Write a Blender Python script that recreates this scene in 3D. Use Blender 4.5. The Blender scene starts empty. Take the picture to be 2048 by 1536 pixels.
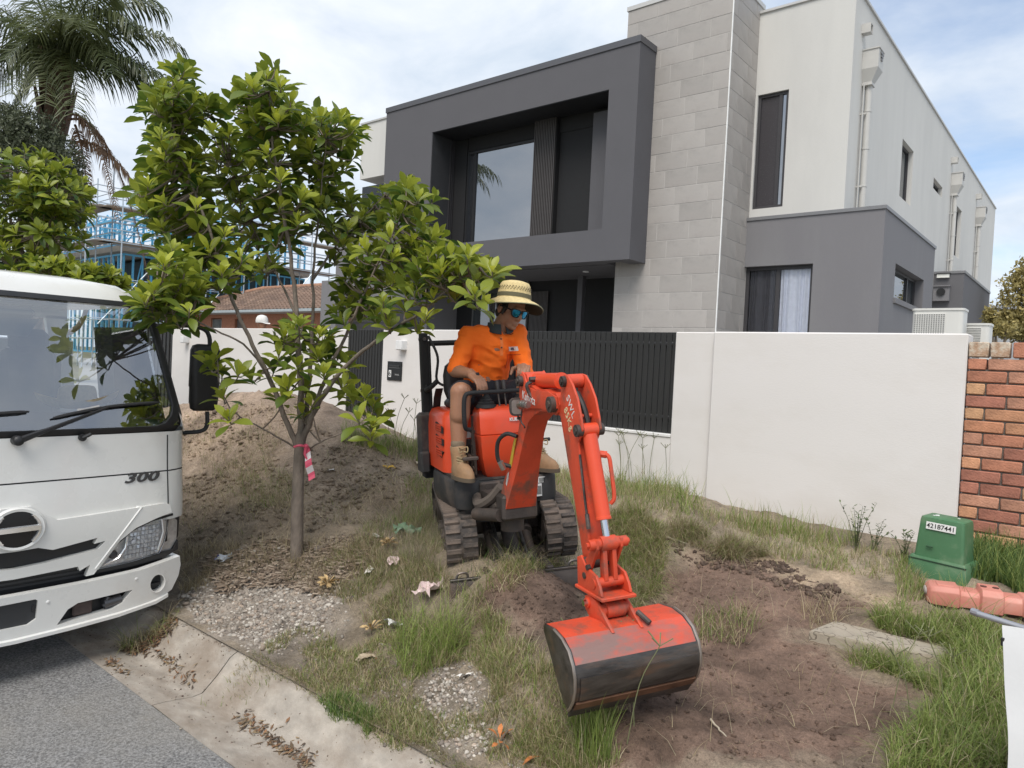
import bpy, bmesh, math, random
import numpy as np
from mathutils import Matrix, Vector, Euler, noise as mnoise

scene = bpy.context.scene
COL = scene.collection
rad = math.radians
rng = random.Random(7)
nrg = np.random.default_rng(11)

# ------------------------------------------------------------------ camera
# World axes: X runs along the street front (right), Y goes from the street into the lot, Z up.
FPX, YAW, PITCH, ROLL, EYE = 1443.6, -0.692475, -0.0257234, -0.0480754, 1.55
cf = Vector((math.sin(YAW)*math.cos(PITCH), math.cos(YAW)*math.cos(PITCH), math.sin(PITCH)))
cr = Vector((math.cos(YAW), -math.sin(YAW), 0))
cd = cf.cross(cr)
cr2 = cr*math.cos(ROLL) + cd*math.sin(ROLL)
cd2 = cd*math.cos(ROLL) - cr*math.sin(ROLL)
cam_data = bpy.data.cameras.new('camera')
cam = bpy.data.objects.new('camera', cam_data)
COL.objects.link(cam)
cam.matrix_world = Matrix(((cr2.x, -cd2.x, -cf.x, 0), (cr2.y, -cd2.y, -cf.y, 0), (cr2.z, -cd2.z, -cf.z, EYE), (0, 0, 0, 1)))
cam_data.sensor_width = 36
cam_data.lens = FPX/2048*36
cam_data.clip_start = 0.05
cam_data.clip_end = 3000
scene.camera = cam

# ------------------------------------------------------------------ light
SUN_EL, SUN_AZ = 55, 160          # azimuth clockwise from +Y (the lot side)
world = bpy.data.worlds.new('World'); scene.world = world
world.use_nodes = True
wn = world.node_tree; wn.nodes.clear()
def N(t, tree, **kw):
    n = tree.nodes.new(t)
    for k, v in kw.items(): setattr(n, k, v)
    return n
def inp(n, **kw):
    for k, v in kw.items(): n.inputs[k.replace('_', ' ')].default_value = v
    return n
def build_world():
    L = wn.links
    out = N('ShaderNodeOutputWorld', wn)
    bg = N('ShaderNodeBackground', wn); bg.inputs['Strength'].default_value = 0.1
    sky = N('ShaderNodeTexSky', wn, sky_type='NISHITA')
    sky.sun_disc = False; sky.sun_elevation = rad(SUN_EL); sky.sun_rotation = rad(SUN_AZ)
    sky.air_density = 1.0; sky.dust_density = 1.2; sky.ozone_density = 1.5
    tc = N('ShaderNodeTexCoord', wn)
    sep = N('ShaderNodeSeparateXYZ', wn); L.new(tc.outputs['Generated'], sep.inputs[0])
    # cloud deck: the view direction projected onto a flat layer overhead
    zc = N('ShaderNodeMath', wn, operation='MAXIMUM'); L.new(sep.outputs['Z'], zc.inputs[0]); zc.inputs[1].default_value = 0.0
    za = N('ShaderNodeMath', wn, operation='ADD'); L.new(zc.outputs[0], za.inputs[0]); za.inputs[1].default_value = 0.22
    dx = N('ShaderNodeMath', wn, operation='DIVIDE'); L.new(sep.outputs['X'], dx.inputs[0]); L.new(za.outputs[0], dx.inputs[1])
    dy = N('ShaderNodeMath', wn, operation='DIVIDE'); L.new(sep.outputs['Y'], dy.inputs[0]); L.new(za.outputs[0], dy.inputs[1])
    cmb = N('ShaderNodeCombineXYZ', wn); L.new(dx.outputs[0], cmb.inputs[0]); L.new(dy.outputs[0], cmb.inputs[1])
    mp = N('ShaderNodeMapping', wn); L.new(cmb.outputs[0], mp.inputs[0])
    mp.inputs['Location'].default_value = (3.28, 2.05, 0.3); mp.inputs['Scale'].default_value = (1.0, 1.0, 1)
    n1 = N('ShaderNodeTexNoise', wn); inp(n1, Scale=0.85, Detail=8.0, Roughness=0.52, Distortion=0.25); L.new(mp.outputs[0], n1.inputs['Vector'])
    n2 = N('ShaderNodeTexNoise', wn); inp(n2, Scale=2.6, Detail=7.0, Roughness=0.6, Distortion=0.4); L.new(mp.outputs[0], n2.inputs['Vector'])
    cov = N('ShaderNodeMapRange', wn); cov.inputs['From Min'].default_value = 0.30; cov.inputs['From Max'].default_value = 0.50
    cov.inputs['To Min'].default_value = 0.0; cov.inputs['To Max'].default_value = 1.0; cov.interpolation_type = 'SMOOTHSTEP'
    L.new(n1.outputs['Fac'], cov.inputs['Value'])
    ramp = N('ShaderNodeValToRGB', wn); L.new(n2.outputs['Fac'], ramp.inputs[0])
    e = ramp.color_ramp.elements
    e[0].position = 0.27; e[0].color = CLOUD_DARK; e[1].position = 0.74; e[1].color = CLOUD_LIGHT
    mix = N('ShaderNodeMix', wn, data_type='RGBA'); L.new(cov.outputs[0], mix.inputs[0])
    L.new(sky.outputs[0], mix.inputs[6]); L.new(ramp.outputs[0], mix.inputs[7])
    L.new(mix.outputs[2], bg.inputs['Color']); L.new(bg.outputs[0], out.inputs['Surface'])
CLOUD_DARK = (3.3, 3.85, 4.55, 1); CLOUD_LIGHT = (5.2, 5.4, 5.7, 1)
build_world()
sun_d = bpy.data.lights.new('sun', 'SUN'); sun = bpy.data.objects.new('sun', sun_d); COL.objects.link(sun)
sun_d.energy = 1.5; sun_d.angle = rad(34); sun_d.color = (1.0, 0.95, 0.88)
sd = Vector((math.sin(rad(SUN_AZ))*math.cos(rad(SUN_EL)), math.cos(rad(SUN_AZ))*math.cos(rad(SUN_EL)), math.sin(rad(SUN_EL))))
sun.rotation_euler = sd.to_track_quat('Z', 'Y').to_euler()
sun.location = sd*60
scene.view_settings.view_transform = 'Standard'; scene.view_settings.look = 'None'
scene.view_settings.exposure = 0.98; scene.view_settings.gamma = 1.0
scene.view_settings.use_curve_mapping = False
scene.render.engine = 'CYCLES'
scene.cycles.max_bounces = 8; scene.cycles.transparent_max_bounces = 12
scene.cycles.use_denoising = True

# ------------------------------------------------------------------ helpers
def tag(o, label=None, cat=None, group=None, kind=None):
    if label: o['label'] = label
    if cat: o['category'] = cat
    if group: o['group'] = group
    if kind: o['kind'] = kind
    return o
def thing(name, label, cat, loc=(0, 0, 0), rot=(0, 0, 0), group=None):
    o = bpy.data.objects.new(name, None); COL.objects.link(o)
    o.location = loc; o.rotation_euler = rot; o.empty_display_size = 0.2
    return tag(o, label, cat, group)

class MB:
    """Collects shapes; build() links them as ONE mesh object."""
    def __init__(s): s.v = []; s.f = []; s.mi = []; s.uv = None
    def add(s, verts, faces, mi=0, M=None):
        b = len(s.v)
        if M is not None: verts = [M @ Vector(p) for p in verts]
        s.v += [tuple(p) for p in verts]
        for f in faces: s.f.append(tuple(i+b for i in f)); s.mi.append(mi)
        return s
    def box(s, c, d, bev=0.0, M=None, mi=0, R=None):
        cx, cy, cz = c; x, y, z = d[0]/2, d[1]/2, d[2]/2
        T = Matrix.Translation(c)
        if R is not None: T = T @ (R.to_matrix().to_4x4() if isinstance(R, Euler) else R)
        if M is not None: T = M @ T
        b = min(bev, x*.98, y*.98, z*.98)
        if b <= 0:
            v = [(-x,-y,-z),(x,-y,-z),(x,y,-z),(-x,y,-z),(-x,-y,z),(x,-y,z),(x,y,z),(-x,y,z)]
            f = [(0,3,2,1),(4,5,6,7),(0,1,5,4),(1,2,6,5),(2,3,7,6),(3,0,4,7)]
            return s.add(v, f, mi, T)
        v = []; idx = {}
        for sx in (-1, 1):
            for sy in (-1, 1):
                for sz in (-1, 1):
                    idx[sx,sy,sz] = len(v)
                    v += [(sx*x, sy*(y-b), sz*(z-b)), (sx*(x-b), sy*y, sz*(z-b)), (sx*(x-b), sy*(y-b), sz*z)]
        f = []
        def q(l, flip): f.append(tuple(l[::-1]) if flip else tuple(l))
        for ax in range(3):
            o1, o2 = (ax+1) % 3, (ax+2) % 3
            for sg in (-1, 1):
                l = []
                for a, c2 in ((-1,-1),(1,-1),(1,1),(-1,1)):
                    k = [0,0,0]; k[ax] = sg; k[o1] = a; k[o2] = c2; l.append(idx[tuple(k)]+ax)
                q(l, sg < 0)
            for a in (-1, 1):
                for c2 in (-1, 1):   # edge along ax
                    k0 = [0,0,0]; k0[ax] = -1; k0[o1] = a; k0[o2] = c2
                    k1 = list(k0); k1[ax] = 1
                    i0, i1 = idx[tuple(k0)], idx[tuple(k1)]
                    q([i0+o1, i0+o2, i1+o2, i1+o1], a*c2 < 0)
        for k, i in idx.items(): q([i, i+1, i+2], k[0]*k[1]*k[2] < 0)
        return s.add(v, f, mi, T)
    def prism(s, prof, h0, h1, ax='z', M=None, mi=0):
        """2-D profile (counter-clockwise) extruded along an axis."""
        mp = {'z': lambda a, b, h: (a, b, h), 'y': lambda a, b, h: (a, h, b), 'x': lambda a, b, h: (h, a, b)}[ax]
        n = len(prof)
        v = [mp(a, b, h0) for a, b in prof] + [mp(a, b, h1) for a, b in prof]
        f = [tuple(range(n))[::-1], tuple(range(n, 2*n))] + [(i, (i+1) % n, n+(i+1) % n, n+i) for i in range(n)]
        if ax == 'y': f = [t[::-1] for t in f]
        return s.add(v, f, mi, M)
    def tube(s, pts, r, n=8, cap=True, M=None, mi=0):
        pts = [Vector(p) for p in pts]; m = len(pts)
        rs = r if isinstance(r, (list, tuple)) else [r]*m
        t0 = (pts[1]-pts[0]).normalized()
        u = t0.orthogonal().normalized(); v = []; f = []
        for i in range(m):
            t = (pts[min(i+1, m-1)]-pts[max(i-1, 0)])
            t = t.normalized() if t.length > 1e-9 else t0
            u = (u - t*u.dot(t)); u = u.normalized() if u.length > 1e-6 else t.orthogonal().normalized()
            w = t.cross(u)
            for k in range(n):
                a = 2*math.pi*k/n; v.append(pts[i] + (u*math.cos(a)+w*math.sin(a))*rs[i])
        for i in range(m-1):
            for k in range(n): f.append((i*n+k, i*n+(k+1) % n, (i+1)*n+(k+1) % n, (i+1)*n+k))
        if cap: f.append(tuple(range(n))[::-1]); f.append(tuple(range((m-1)*n, m*n)))
        return s.add(v, f, mi, M)
    def cyl(s, a, b, r, n=12, M=None, mi=0): return s.tube([a, b], r, n, True, M, mi)
    def lathe(s, prof, n=24, M=None, mi=0, cap=True):
        v = []; f = []; m = len(prof)
        for r, z in prof:
            for k in range(n): a = 2*math.pi*k/n; v.append((r*math.cos(a), r*math.sin(a), z))
        for i in range(m-1):
            for k in range(n): f.append((i*n+k, i*n+(k+1) % n, (i+1)*n+(k+1) % n, (i+1)*n+k))
        if cap: f.append(tuple(range(n))[::-1]); f.append(tuple(range((m-1)*n, m*n)))
        return s.add(v, f, mi, M)
    def loft(s, rings, closed=True, cap=True, M=None, mi=0):
        n = len(rings[0]); v = [p for r in rings for p in r]; f = []
        for i in range(len(rings)-1):
            for k in range(n if closed else n-1): f.append((i*n+k, i*n+(k+1) % n, (i+1)*n+(k+1) % n, (i+1)*n+k))
        if cap and closed: f.append(tuple(range(n))[::-1]); f.append(tuple(range((len(rings)-1)*n, len(rings)*n)))
        return s.add(v, f, mi, M)
    def ell(s, c, r, nu=12, nv=8, M=None, mi=0, R=None):
        v = []; f = []
        T = Matrix.Translation(c)
        if R is not None: T = T @ (R.to_matrix().to_4x4() if isinstance(R, Euler) else R)
        if M is not None: T = M @ T
        for j in range(1, nv):
            th = math.pi*j/nv
            for k in range(nu):
                a = 2*math.pi*k/nu; v.append((r[0]*math.sin(th)*math.cos(a), r[1]*math.sin(th)*math.sin(a), r[2]*math.cos(th)))
        for j in range(nv-2):
            for k in range(nu): f.append((j*nu+k, (j+1)*nu+k, (j+1)*nu+(k+1) % nu, j*nu+(k+1) % nu))
        t = len(v); v += [(0, 0, r[2]), (0, 0, -r[2])]
        for k in range(nu): f.append((t, k, (k+1) % nu)); f.append((t+1, (nv-2)*nu+(k+1) % nu, (nv-2)*nu+k))
        return s.add(v, f, mi, T)
    def hull(s, pts, mi=0, M=None):
        bm = bmesh.new()
        for p in pts: bm.verts.new(p)
        bmesh.ops.convex_hull(bm, input=bm.verts)
        loose = [x for x in bm.verts if not x.link_faces]
        bmesh.ops.delete(bm, geom=loose, context='VERTS')
        bmesh.ops.dissolve_limit(bm, angle_limit=rad(1), verts=bm.verts, edges=bm.edges)
        bm.verts.index_update()
        s.add([x.co.copy() for x in bm.verts], [tuple(x.index for x in fc.verts) for fc in bm.faces], mi, M); bm.free(); return s
    def mesh(s, name, mats, smooth=None, bevel=0.0, seg=2):
        me = bpy.data.meshes.new(name); me.from_pydata(s.v, [], s.f)
        for m in (mats if isinstance(mats, (list, tuple)) else [mats]): me.materials.append(m)
        if any(s.mi): me.polygons.foreach_set('material_index', s.mi)
        if bevel:
            bm = bmesh.new(); bm.from_mesh(me)
            bmesh.ops.remove_doubles(bm, verts=bm.verts, dist=1e-5)
            bm.normal_update()
            ed = [e for e in bm.edges if len(e.link_faces) == 2 and e.calc_face_angle(0) > rad(25)]
            bmesh.ops.bevel(bm, geom=ed, offset=bevel, segments=seg, profile=0.6, affect='EDGES', clamp_overlap=True)
            bm.to_mesh(me); bm.free()
        if smooth:
            me.polygons.foreach_set('use_smooth', [True]*len(me.polygons))
            if smooth < 179: me.set_sharp_from_angle(angle=rad(smooth))
        me.update(); return me
    def build(s, name, mats, parent=None, smooth=35, bevel=0.0, label=None, cat=None, group=None, kind=None, loc=None, rot=None, seg=2):
        return link(name, s.mesh(name, mats, smooth, bevel, seg), parent, label, cat, group, kind, loc, rot)
def link(name, me, parent=None, label=None, cat=None, group=None, kind=None, loc=None, rot=None):
    o = bpy.data.objects.new(name, me); COL.objects.link(o)
    if parent is not None: o.parent = parent
    if loc is not None: o.location = loc
    if rot is not None: o.rotation_euler = rot
    return tag(o, label, cat, group, kind)
def np_mesh(name, V, F, mats, smooth=False, cols=None, mi=None, flat_n=None):
    """Large mesh from arrays; F is (n,3) or (n,4)."""
    me = bpy.data.meshes.new(name); V = np.asarray(V, np.float32); F = np.asarray(F, np.int32); k = F.shape[1]
    me.vertices.add(len(V)); me.vertices.foreach_set('co', V.ravel())
    me.loops.add(F.size); me.loops.foreach_set('vertex_index', F.ravel())
    me.polygons.add(len(F)); me.polygons.foreach_set('loop_start', np.arange(0, F.size, k, dtype=np.int32))
    me.polygons.foreach_set('loop_total', np.full(len(F), k, np.int32))
    for m in (mats if isinstance(mats, (list, tuple)) else [mats]): me.materials.append(m)
    if mi is not None: me.polygons.foreach_set('material_index', np.asarray(mi, np.int32))
    if smooth: me.polygons.foreach_set('use_smooth', np.ones(len(F), bool))
    me.update(calc_edges=True)
    if cols is not None:
        for nm, c in cols.items():
            a = me.color_attributes.new(nm, 'FLOAT_COLOR', 'POINT')
            c = np.asarray(c, np.float32)
            if c.shape[1] == 3: c = np.hstack([c, np.ones((len(c), 1), np.float32)])
            a.data.foreach_set('color', c.ravel())
    return me
def copy_tree(o, parent=None):
    c = o.copy(); COL.objects.link(c)
    if parent is not None: c.parent = parent
    for ch in list(o.children): copy_tree(ch, c)
    return c
def rm(*rx):
    M = Matrix.Identity(4)
    for ax, d in rx: M = M @ Matrix.Rotation(rad(d), 4, ax)
    return M
def TR(x, y, z): return Matrix.Translation((x, y, z))
def arc(cx, cy, r, a0, a1, n): return [(cx+r*math.cos(rad(a0+(a1-a0)*i/n)), cy+r*math.sin(rad(a0+(a1-a0)*i/n))) for i in range(n+1)]
def rrect(x0, y0, x1, y1, r, n=4):
    return arc(x1-r, y0+r, r, -90, 0, n)+arc(x1-r, y1-r, r, 0, 90, n)+arc(x0+r, y1-r, r, 90, 180, n)+arc(x0+r, y0+r, r, 180, 270, n)
def smoothpath(pts, n=6):
    """Catmull-Rom through points."""
    P = [Vector(p) for p in pts]; P = [P[0]*2-P[1]]+P+[P[-1]*2-P[-2]]; out = []
    for i in range(1, len(P)-2):
        for k in range(n):
            t = k/n; a, b, c, d = P[i-1], P[i], P[i+1], P[i+2]
            out.append(0.5*((2*b)+(c-a)*t+(2*a-5*b+4*c-d)*t*t+(3*b-a-3*c+d)*t**3))
    return out+[P[-2]]
def text_part(body, size, parent, mat, M, name='lettering', depth=0.001, label=None, shear=0.0, spacing=1.0, bold=0.0, align='CENTER', sx=1.0):
    cu = bpy.data.curves.new(name, 'FONT'); cu.body = body; cu.size = size; cu.extrude = depth; cu.shear = shear
    cu.space_character = spacing; cu.offset = bold; cu.align_x = align; cu.align_y = 'CENTER'; cu.resolution_u = 3
    o = bpy.data.objects.new(name, cu); COL.objects.link(o)
    dg = bpy.context.evaluated_depsgraph_get(); me = bpy.data.meshes.new_from_object(o.evaluated_get(dg))
    bpy.data.objects.remove(o)
    me.transform(M @ Matrix.Diagonal((sx, 1, 1, 1))); me.materials.clear(); me.materials.append(mat)
    return link(name, me, parent, label)

# value noise for terrain (numpy)
def _hash(i, j, s):
    h = (i.astype(np.int64)*374761393 + j.astype(np.int64)*668265263 + s*1442695041) & 0x7fffffff
    h = (h ^ (h >> 13))*1274126177 & 0x7fffffff
    return ((h ^ (h >> 16)) & 0xffff)/65535.0
def vnoise(x, y, s=0):
    x = np.asarray(x, float); y = np.asarray(y, float)
    i = np.floor(x); j = np.floor(y); u = x-i; v = y-j; u = u*u*u*(u*(u*6-15)+10); v = v*v*v*(v*(v*6-15)+10)
    a = _hash(i, j, s); b = _hash(i+1, j, s); c = _hash(i, j+1, s); d = _hash(i+1, j+1, s)
    return (a*(1-u)+b*u)*(1-v)+(c*(1-u)+d*u)*v - 0.5
def fbm(x, y, s=0, o=4, g=0.5):
    t = 0; a = 1.0
    for k in range(o): t = t + a*vnoise(x*2**k, y*2**k, s+k*17); a *= g
    return t

# ------------------------------------------------------------------ materials
MATS = {}
def mat(name, col, rough=0.6, var=0.12, scale=6.0, bump=0.0, bscale=40.0, metal=0.0, spec=0.5, coat=0.0, dirt=None, dirt_amt=0.35,
        dirt_scale=2.5, stretch=(1, 1, 1), trans=0.0, obj_rand=0.0, detail=6.0, dirt_lo=0.5, dirt_hi=0.7, sheen=0.0, rvar=0.1):
    """Procedural principled material: base colour with mottling, optional dirt layer, bump, roughness variation."""
    if name in MATS: return MATS[name]
    m = bpy.data.materials.new(name); m.use_nodes = True; t = m.node_tree; L = t.links
    b = t.nodes['Principled BSDF']
    tc = N('ShaderNodeTexCoord', t); mp = N('ShaderNodeMapping', t); L.new(tc.outputs['Object'], mp.inputs[0]); mp.inputs['Scale'].default_value = stretch
    n = N('ShaderNodeTexNoise', t); inp(n, Scale=scale, Detail=detail, Roughness=0.6); L.new(mp.outputs[0], n.inputs['Vector'])
    r = N('ShaderNodeValToRGB', t); L.new(n.outputs['Fac'], r.inputs[0])
    lo = [max(0, c*(1-var)) for c in col[:3]]; hi = [min(1, c*(1+var)) for c in col[:3]]
    r.color_ramp.elements[0].position = 0.3; r.color_ramp.elements[1].position = 0.7
    r.color_ramp.elements[0].color = (*lo, 1); r.color_ramp.elements[1].color = (*hi, 1)
    c = r.outputs[0]
    if obj_rand:
        oi = N('ShaderNodeObjectInfo', t); mr = N('ShaderNodeMapRange', t); L.new(oi.outputs['Random'], mr.inputs['Value'])
        mr.inputs['To Min'].default_value = 1-obj_rand; mr.inputs['To Max'].default_value = 1+obj_rand
        hs = N('ShaderNodeHueSaturation', t); L.new(mr.outputs[0], hs.inputs['Value']); L.new(c, hs.inputs['Color']); c = hs.outputs[0]
    if dirt is not None:
        n2 = N('ShaderNodeTexNoise', t); inp(n2, Scale=dirt_scale, Detail=8.0, Roughness=0.65); L.new(mp.outputs[0], n2.inputs['Vector'])
        mr = N('ShaderNodeMapRange', t); L.new(n2.outputs['Fac'], mr.inputs['Value'])
        mr.inputs['From Min'].default_value = dirt_lo; mr.inputs['From Max'].default_value = dirt_hi; mr.inputs['To Max'].default_value = dirt_amt
        mx = N('ShaderNodeMix', t, data_type='RGBA'); L.new(mr.outputs[0], mx.inputs[0]); L.new(c, mx.inputs[6]); mx.inputs[7].default_value = (*dirt, 1); c = mx.outputs[2]
    L.new(c, b.inputs['Base Color'])
    rr = N('ShaderNodeMapRange', t); L.new(n.outputs['Fac'], rr.inputs['Value'])
    rr.inputs['To Min'].default_value = max(0.02, rough-rvar); rr.inputs['To Max'].default_value = min(1, rough+rvar); L.new(rr.outputs[0], b.inputs['Roughness'])
    b.inputs['Metallic'].default_value = metal; b.inputs['Specular IOR Level'].default_value = spec
    if coat: b.inputs['Coat Weight'].default_value = coat; b.inputs['Coat Roughness'].default_value = 0.08
    if trans: b.inputs['Transmission Weight'].default_value = trans
    if sheen: b.inputs['Sheen Weight'].default_value = sheen
    if bump:
        nb = N('ShaderNodeTexNoise', t); inp(nb, Scale=bscale, Detail=5.0, Roughness=0.6); L.new(mp.outputs[0], nb.inputs['Vector'])
        bp = N('ShaderNodeBump', t); bp.inputs['Strength'].default_value = bump; bp.inputs['Distance'].default_value = 0.01
        L.new(nb.outputs['Fac'], bp.inputs['Height']); L.new(bp.outputs[0], b.inputs['Normal'])
    MATS[name] = m; return m
def glass_mat(name, tint=(0.8, 0.85, 0.85), dark=(0.01, 0.012, 0.014), see=0.0, rough=0.01, spec=0.5, ior=1.5):
    """Window glass: mirror-like coat over a dark body (see=0) or thin clear pane (see>0)."""
    if name in MATS: return MATS[name]
    m = bpy.data.materials.new(name); m.use_nodes = True; t = m.node_tree; L = t.links
    t.nodes.clear(); out = N('ShaderNodeOutputMaterial', t)
    gl = N('ShaderNodeBsdfGlossy', t); gl.inputs['Roughness'].default_value = rough; gl.inputs['Color'].default_value = (0.95, 0.97, 1, 1)
    fr = N('ShaderNodeFresnel', t); fr.inputs['IOR'].default_value = ior
    if see > 0:
        b = N('ShaderNodeBsdfTransparent', t); b.inputs['Color'].default_value = (*[x*see for x in tint], 1)
    else:
        b = N('ShaderNodeBsdfDiffuse', t); b.inputs['Color'].default_value = (*dark, 1)
    mx = N('ShaderNodeMixShader', t); L.new(fr.outputs[0], mx.inputs[0]); L.new(b.outputs[0], mx.inputs[1]); L.new(gl.outputs[0], mx.inputs[2])
    L.new(mx.outputs[0], out.inputs['Surface']); MATS[name] = m; return m
def leaf_mat(name, c0, c1, rough=0.4, trans=0.35, attr='tint', spec=0.5):
    """Foliage: colour from the per-leaf attribute between two greens, a little light through the blade."""
    m = bpy.data.materials.new(name); m.use_nodes = True; t = m.node_tree; L = t.links
    b = t.nodes['Principled BSDF']; out = t.nodes['Material Output']
    if attr:
        a = N('ShaderNodeAttribute', t); a.attribute_name = attr; fac = a.outputs['Fac']
    else:
        oi = N('ShaderNodeObjectInfo', t); fac = oi.outputs['Random']
    mx = N('ShaderNodeMix', t, data_type='RGBA'); L.new(fac, mx.inputs[0]); mx.inputs[6].default_value = (*c0, 1); mx.inputs[7].default_value = (*c1, 1)
    L.new(mx.outputs[2], b.inputs['Base Color']); b.inputs['Roughness'].default_value = rough; b.inputs['Specular IOR Level'].default_value = spec
    tr = N('ShaderNodeBsdfTranslucent', t); L.new(mx.outputs[2], tr.inputs['Color'])
    ms = N('ShaderNodeMixShader', t); ms.inputs[0].default_value = trans; L.new(b.outputs[0], ms.inputs[1]); L.new(tr.outputs[0], ms.inputs[2]); L.new(ms.outputs[0], out.inputs['Surface'])
    MATS[name] = m; return m
# ------------------------------------------------------------------ terrain
def sstep(a, b, x): t = np.clip((np.asarray(x, float)-a)/(b-a), 0, 1); return t*t*(3-2*t)
def gau(X, Y, x, y, sx, sy, h): return h*np.exp(-(((X-x)/sx)**2+((Y-y)/sy)**2)/2)
def Hs(X, Y):
    """Verge height, smooth part: kerb bank, plateau, dug hollow, spoil heap."""
    X = np.asarray(X, float); Y = np.asarray(Y, float)
    r = sstep(-2.9, -1.9, X)
    left = -0.06+0.42*sstep(2.1, 3.15, Y)
    right = -0.06+0.25*sstep(2.1, 2.55, Y)+0.05*sstep(2.6, 4.0, Y)
    z = left*(1-r)+right*r
    z = z+sstep(3.1, 5.6, Y)*((0.08)*(1-r)+0.17*r)
    # spoil heap behind the young tree
    z = z+gau(X, Y, -6.75, 4.25, .85, .62, .50)+gau(X, Y, -8.7, 4.5, 1.3, .75, .42)+gau(X, Y, -5.45, 4.35, .75, .55, .34)+gau(X, Y, -7.4, 3.6, .9, .5, .16)
    # small heaps: in front of the blade, beside the arm, dark clump near the tracks
    z = z+gau(X, Y, -2.2, 2.98, .30, .22, .17)+gau(X, Y, -2.75, 3.15, .35, .25, .05)+gau(X, Y, -2.55, 4.55, .32, .42, .20)+gau(X, Y, -3.6, 5.25, 1.0, .4, .10)+gau(X, Y, -4.35, 3.75, .13, .13, .15)
    z = z+gau(X, Y, -2.0, 5.3, .8, .3, .05)-gau(X, Y, -1.35, 3.4, .5, .5, .05)
    return z
def Hn(X, Y):
    X = np.asarray(X, float); Y = np.asarray(Y, float)
    fade = sstep(2.04, 2.3, Y)*(1-sstep(5.75, 5.9, Y))
    rough = .5+1.2*np.clip(fbm(X*.9, Y*.9, 33, 2)+.3, 0, 1)
    return (0.055*fbm(X*1.3, Y*1.3, 3, 4)+0.03*fbm(X*5, Y*5, 9, 3)+0.030*rough*np.abs(fbm(X*12, Y*12, 5, 3))+.010*fbm(X*34, Y*34, 6, 2))*fade
def H(X, Y): return Hs(X, Y)+Hn(X, Y)
ROAD = -0.22
def Hall(x, y):
    if y < 1.63: return ROAD
    if y < 2.15: return float(np.interp(y, KP[0], KP[1]))
    return float(H(x, y))
KP = ([1.63, 1.70, 1.84, 1.89, 1.97, 2.04, 2.10, 2.2], [-.22, -.226, -.245, -.24, -.17, -.095, -.066, -.07])
def pix_ray(px, py):
    v = cr2*(px-1024)+cd2*(py-768)+cf*FPX
    return v/FPX
def G(px, py):
    """Where a sight line from the eye meets the ground."""
    d = pix_ray(px, py); t = 2.0; st = .04
    while t < 14:
        x, y, z = d.x*t, d.y*t, EYE+d.z*t
        if y < 5.88 and z < Hall(x, y):
            for _ in range(8):
                st /= 2; t -= st
                if EYE+d.z*t < Hall(d.x*t, d.y*t): t -= st
                t += st/2
            return (d.x*t, d.y*t, Hall(d.x*t, d.y*t))
        t += st
    t = 5.85/d.y
    return (d.x*t, 5.85, Hall(d.x*t, 5.85))
def zone(*pp): return np.array([G(*p)[:2] for p in pp])
def inside(P, X, Y):
    X = np.asarray(X); Y = np.asarray(Y); r = np.zeros(X.shape, bool); n = len(P)
    for i in range(n):
        x0, y0 = P[i]; x1, y1 = P[(i+1) % n]
        if y0 == y1: continue
        c = ((y0 > Y) != (y1 > Y)) & (X < (x1-x0)*(Y-y0)/(y1-y0)+x0); r ^= c
    return r
Z_DIG = zone((1230,1536),(1150,1440),(1170,1340),(1260,1260),(1290,1180),(1310,1120),(1400,1095),(1560,1120),(1650,1170),(1800,1190),(1850,1215),(1840,1245),(1720,1235),(1620,1270),(1680,1320),(1850,1380),(1862,1420),(1820,1475),(1740,1536))
Z_HEAP = zone((950,1200),(1060,1130),(1160,1140),(1190,1230),(1150,1290),(1050,1280),(985,1250))
Z_SAND = zone((1490,1112),(1600,1120),(1760,1165),(1860,1205),(1850,1235),(1740,1205),(1620,1165),(1520,1140))
Z_GRAV = zone((360,1190),(420,1140),(540,1090),(640,1130),(680,1190),(650,1265),(560,1310),(470,1290),(400,1250))
Z_GRAV2 = zone((830,1400),(890,1340),(960,1400),(1000,1490),(940,1536),(850,1520))
Z_BARE = zone((820,1350),(930,1320),(990,1370),(960,1420),(850,1430))

def soft(P, X, Y, w=0.08):
    """Ragged-edged membership of a zone, 0..1."""
    t = 0
    for k in range(4):
        jx = w*2.2*fbm(X*5, Y*5, 40, 3)+w*math.cos(k*1.57); jy = w*2.2*fbm(X*5, Y*5, 60, 3)+w*math.sin(k*1.57)
        t = t+inside(P, X+jx, Y+jy)
    return t/4.0

def soil_colour(X, Y):
    X = np.asarray(X, float); Y = np.asarray(Y, float)
    n = fbm(X*2.2, Y*2.2, 71, 5)[:, None]; n2 = fbm(X*9, Y*9, 72, 3)[:, None]
    c = np.array([.27, .22, .16])*(1+.5*n+.35*n2)
    mound = np.clip(gau(X, Y, -7.2, 4.1, 2.0, .9, 1.25), 0, 1)[:, None]
    c = c*(1-mound)+np.array([.36, .27, .20])*(1+.5*n+.5*n2)*mound
    def lay(c, P, col, a, b, w=.08): m = soft(P, X, Y, w)[:, None]; return c*(1-m)+np.array(col)*(1+a*n+b*n2)*m
    c = lay(c, Z_GRAV, (.30, .26, .22), .3, .5, .15)
    c = lay(c, Z_GRAV2, (.27, .235, .19), .3, .5, .12)
    c = lay(c, Z_BARE, (.31, .26, .20), .4, .5, .12)
    c = lay(c, Z_DIG, (.162, .108, .080), .75, .55)
    c = lay(c, Z_HEAP, (.150, .101, .076), .6, .6)
    c = lay(c, Z_SAND, (.47, .36, .25), .4, .4, .10)
    return np.clip(c, .02, .7)

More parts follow.
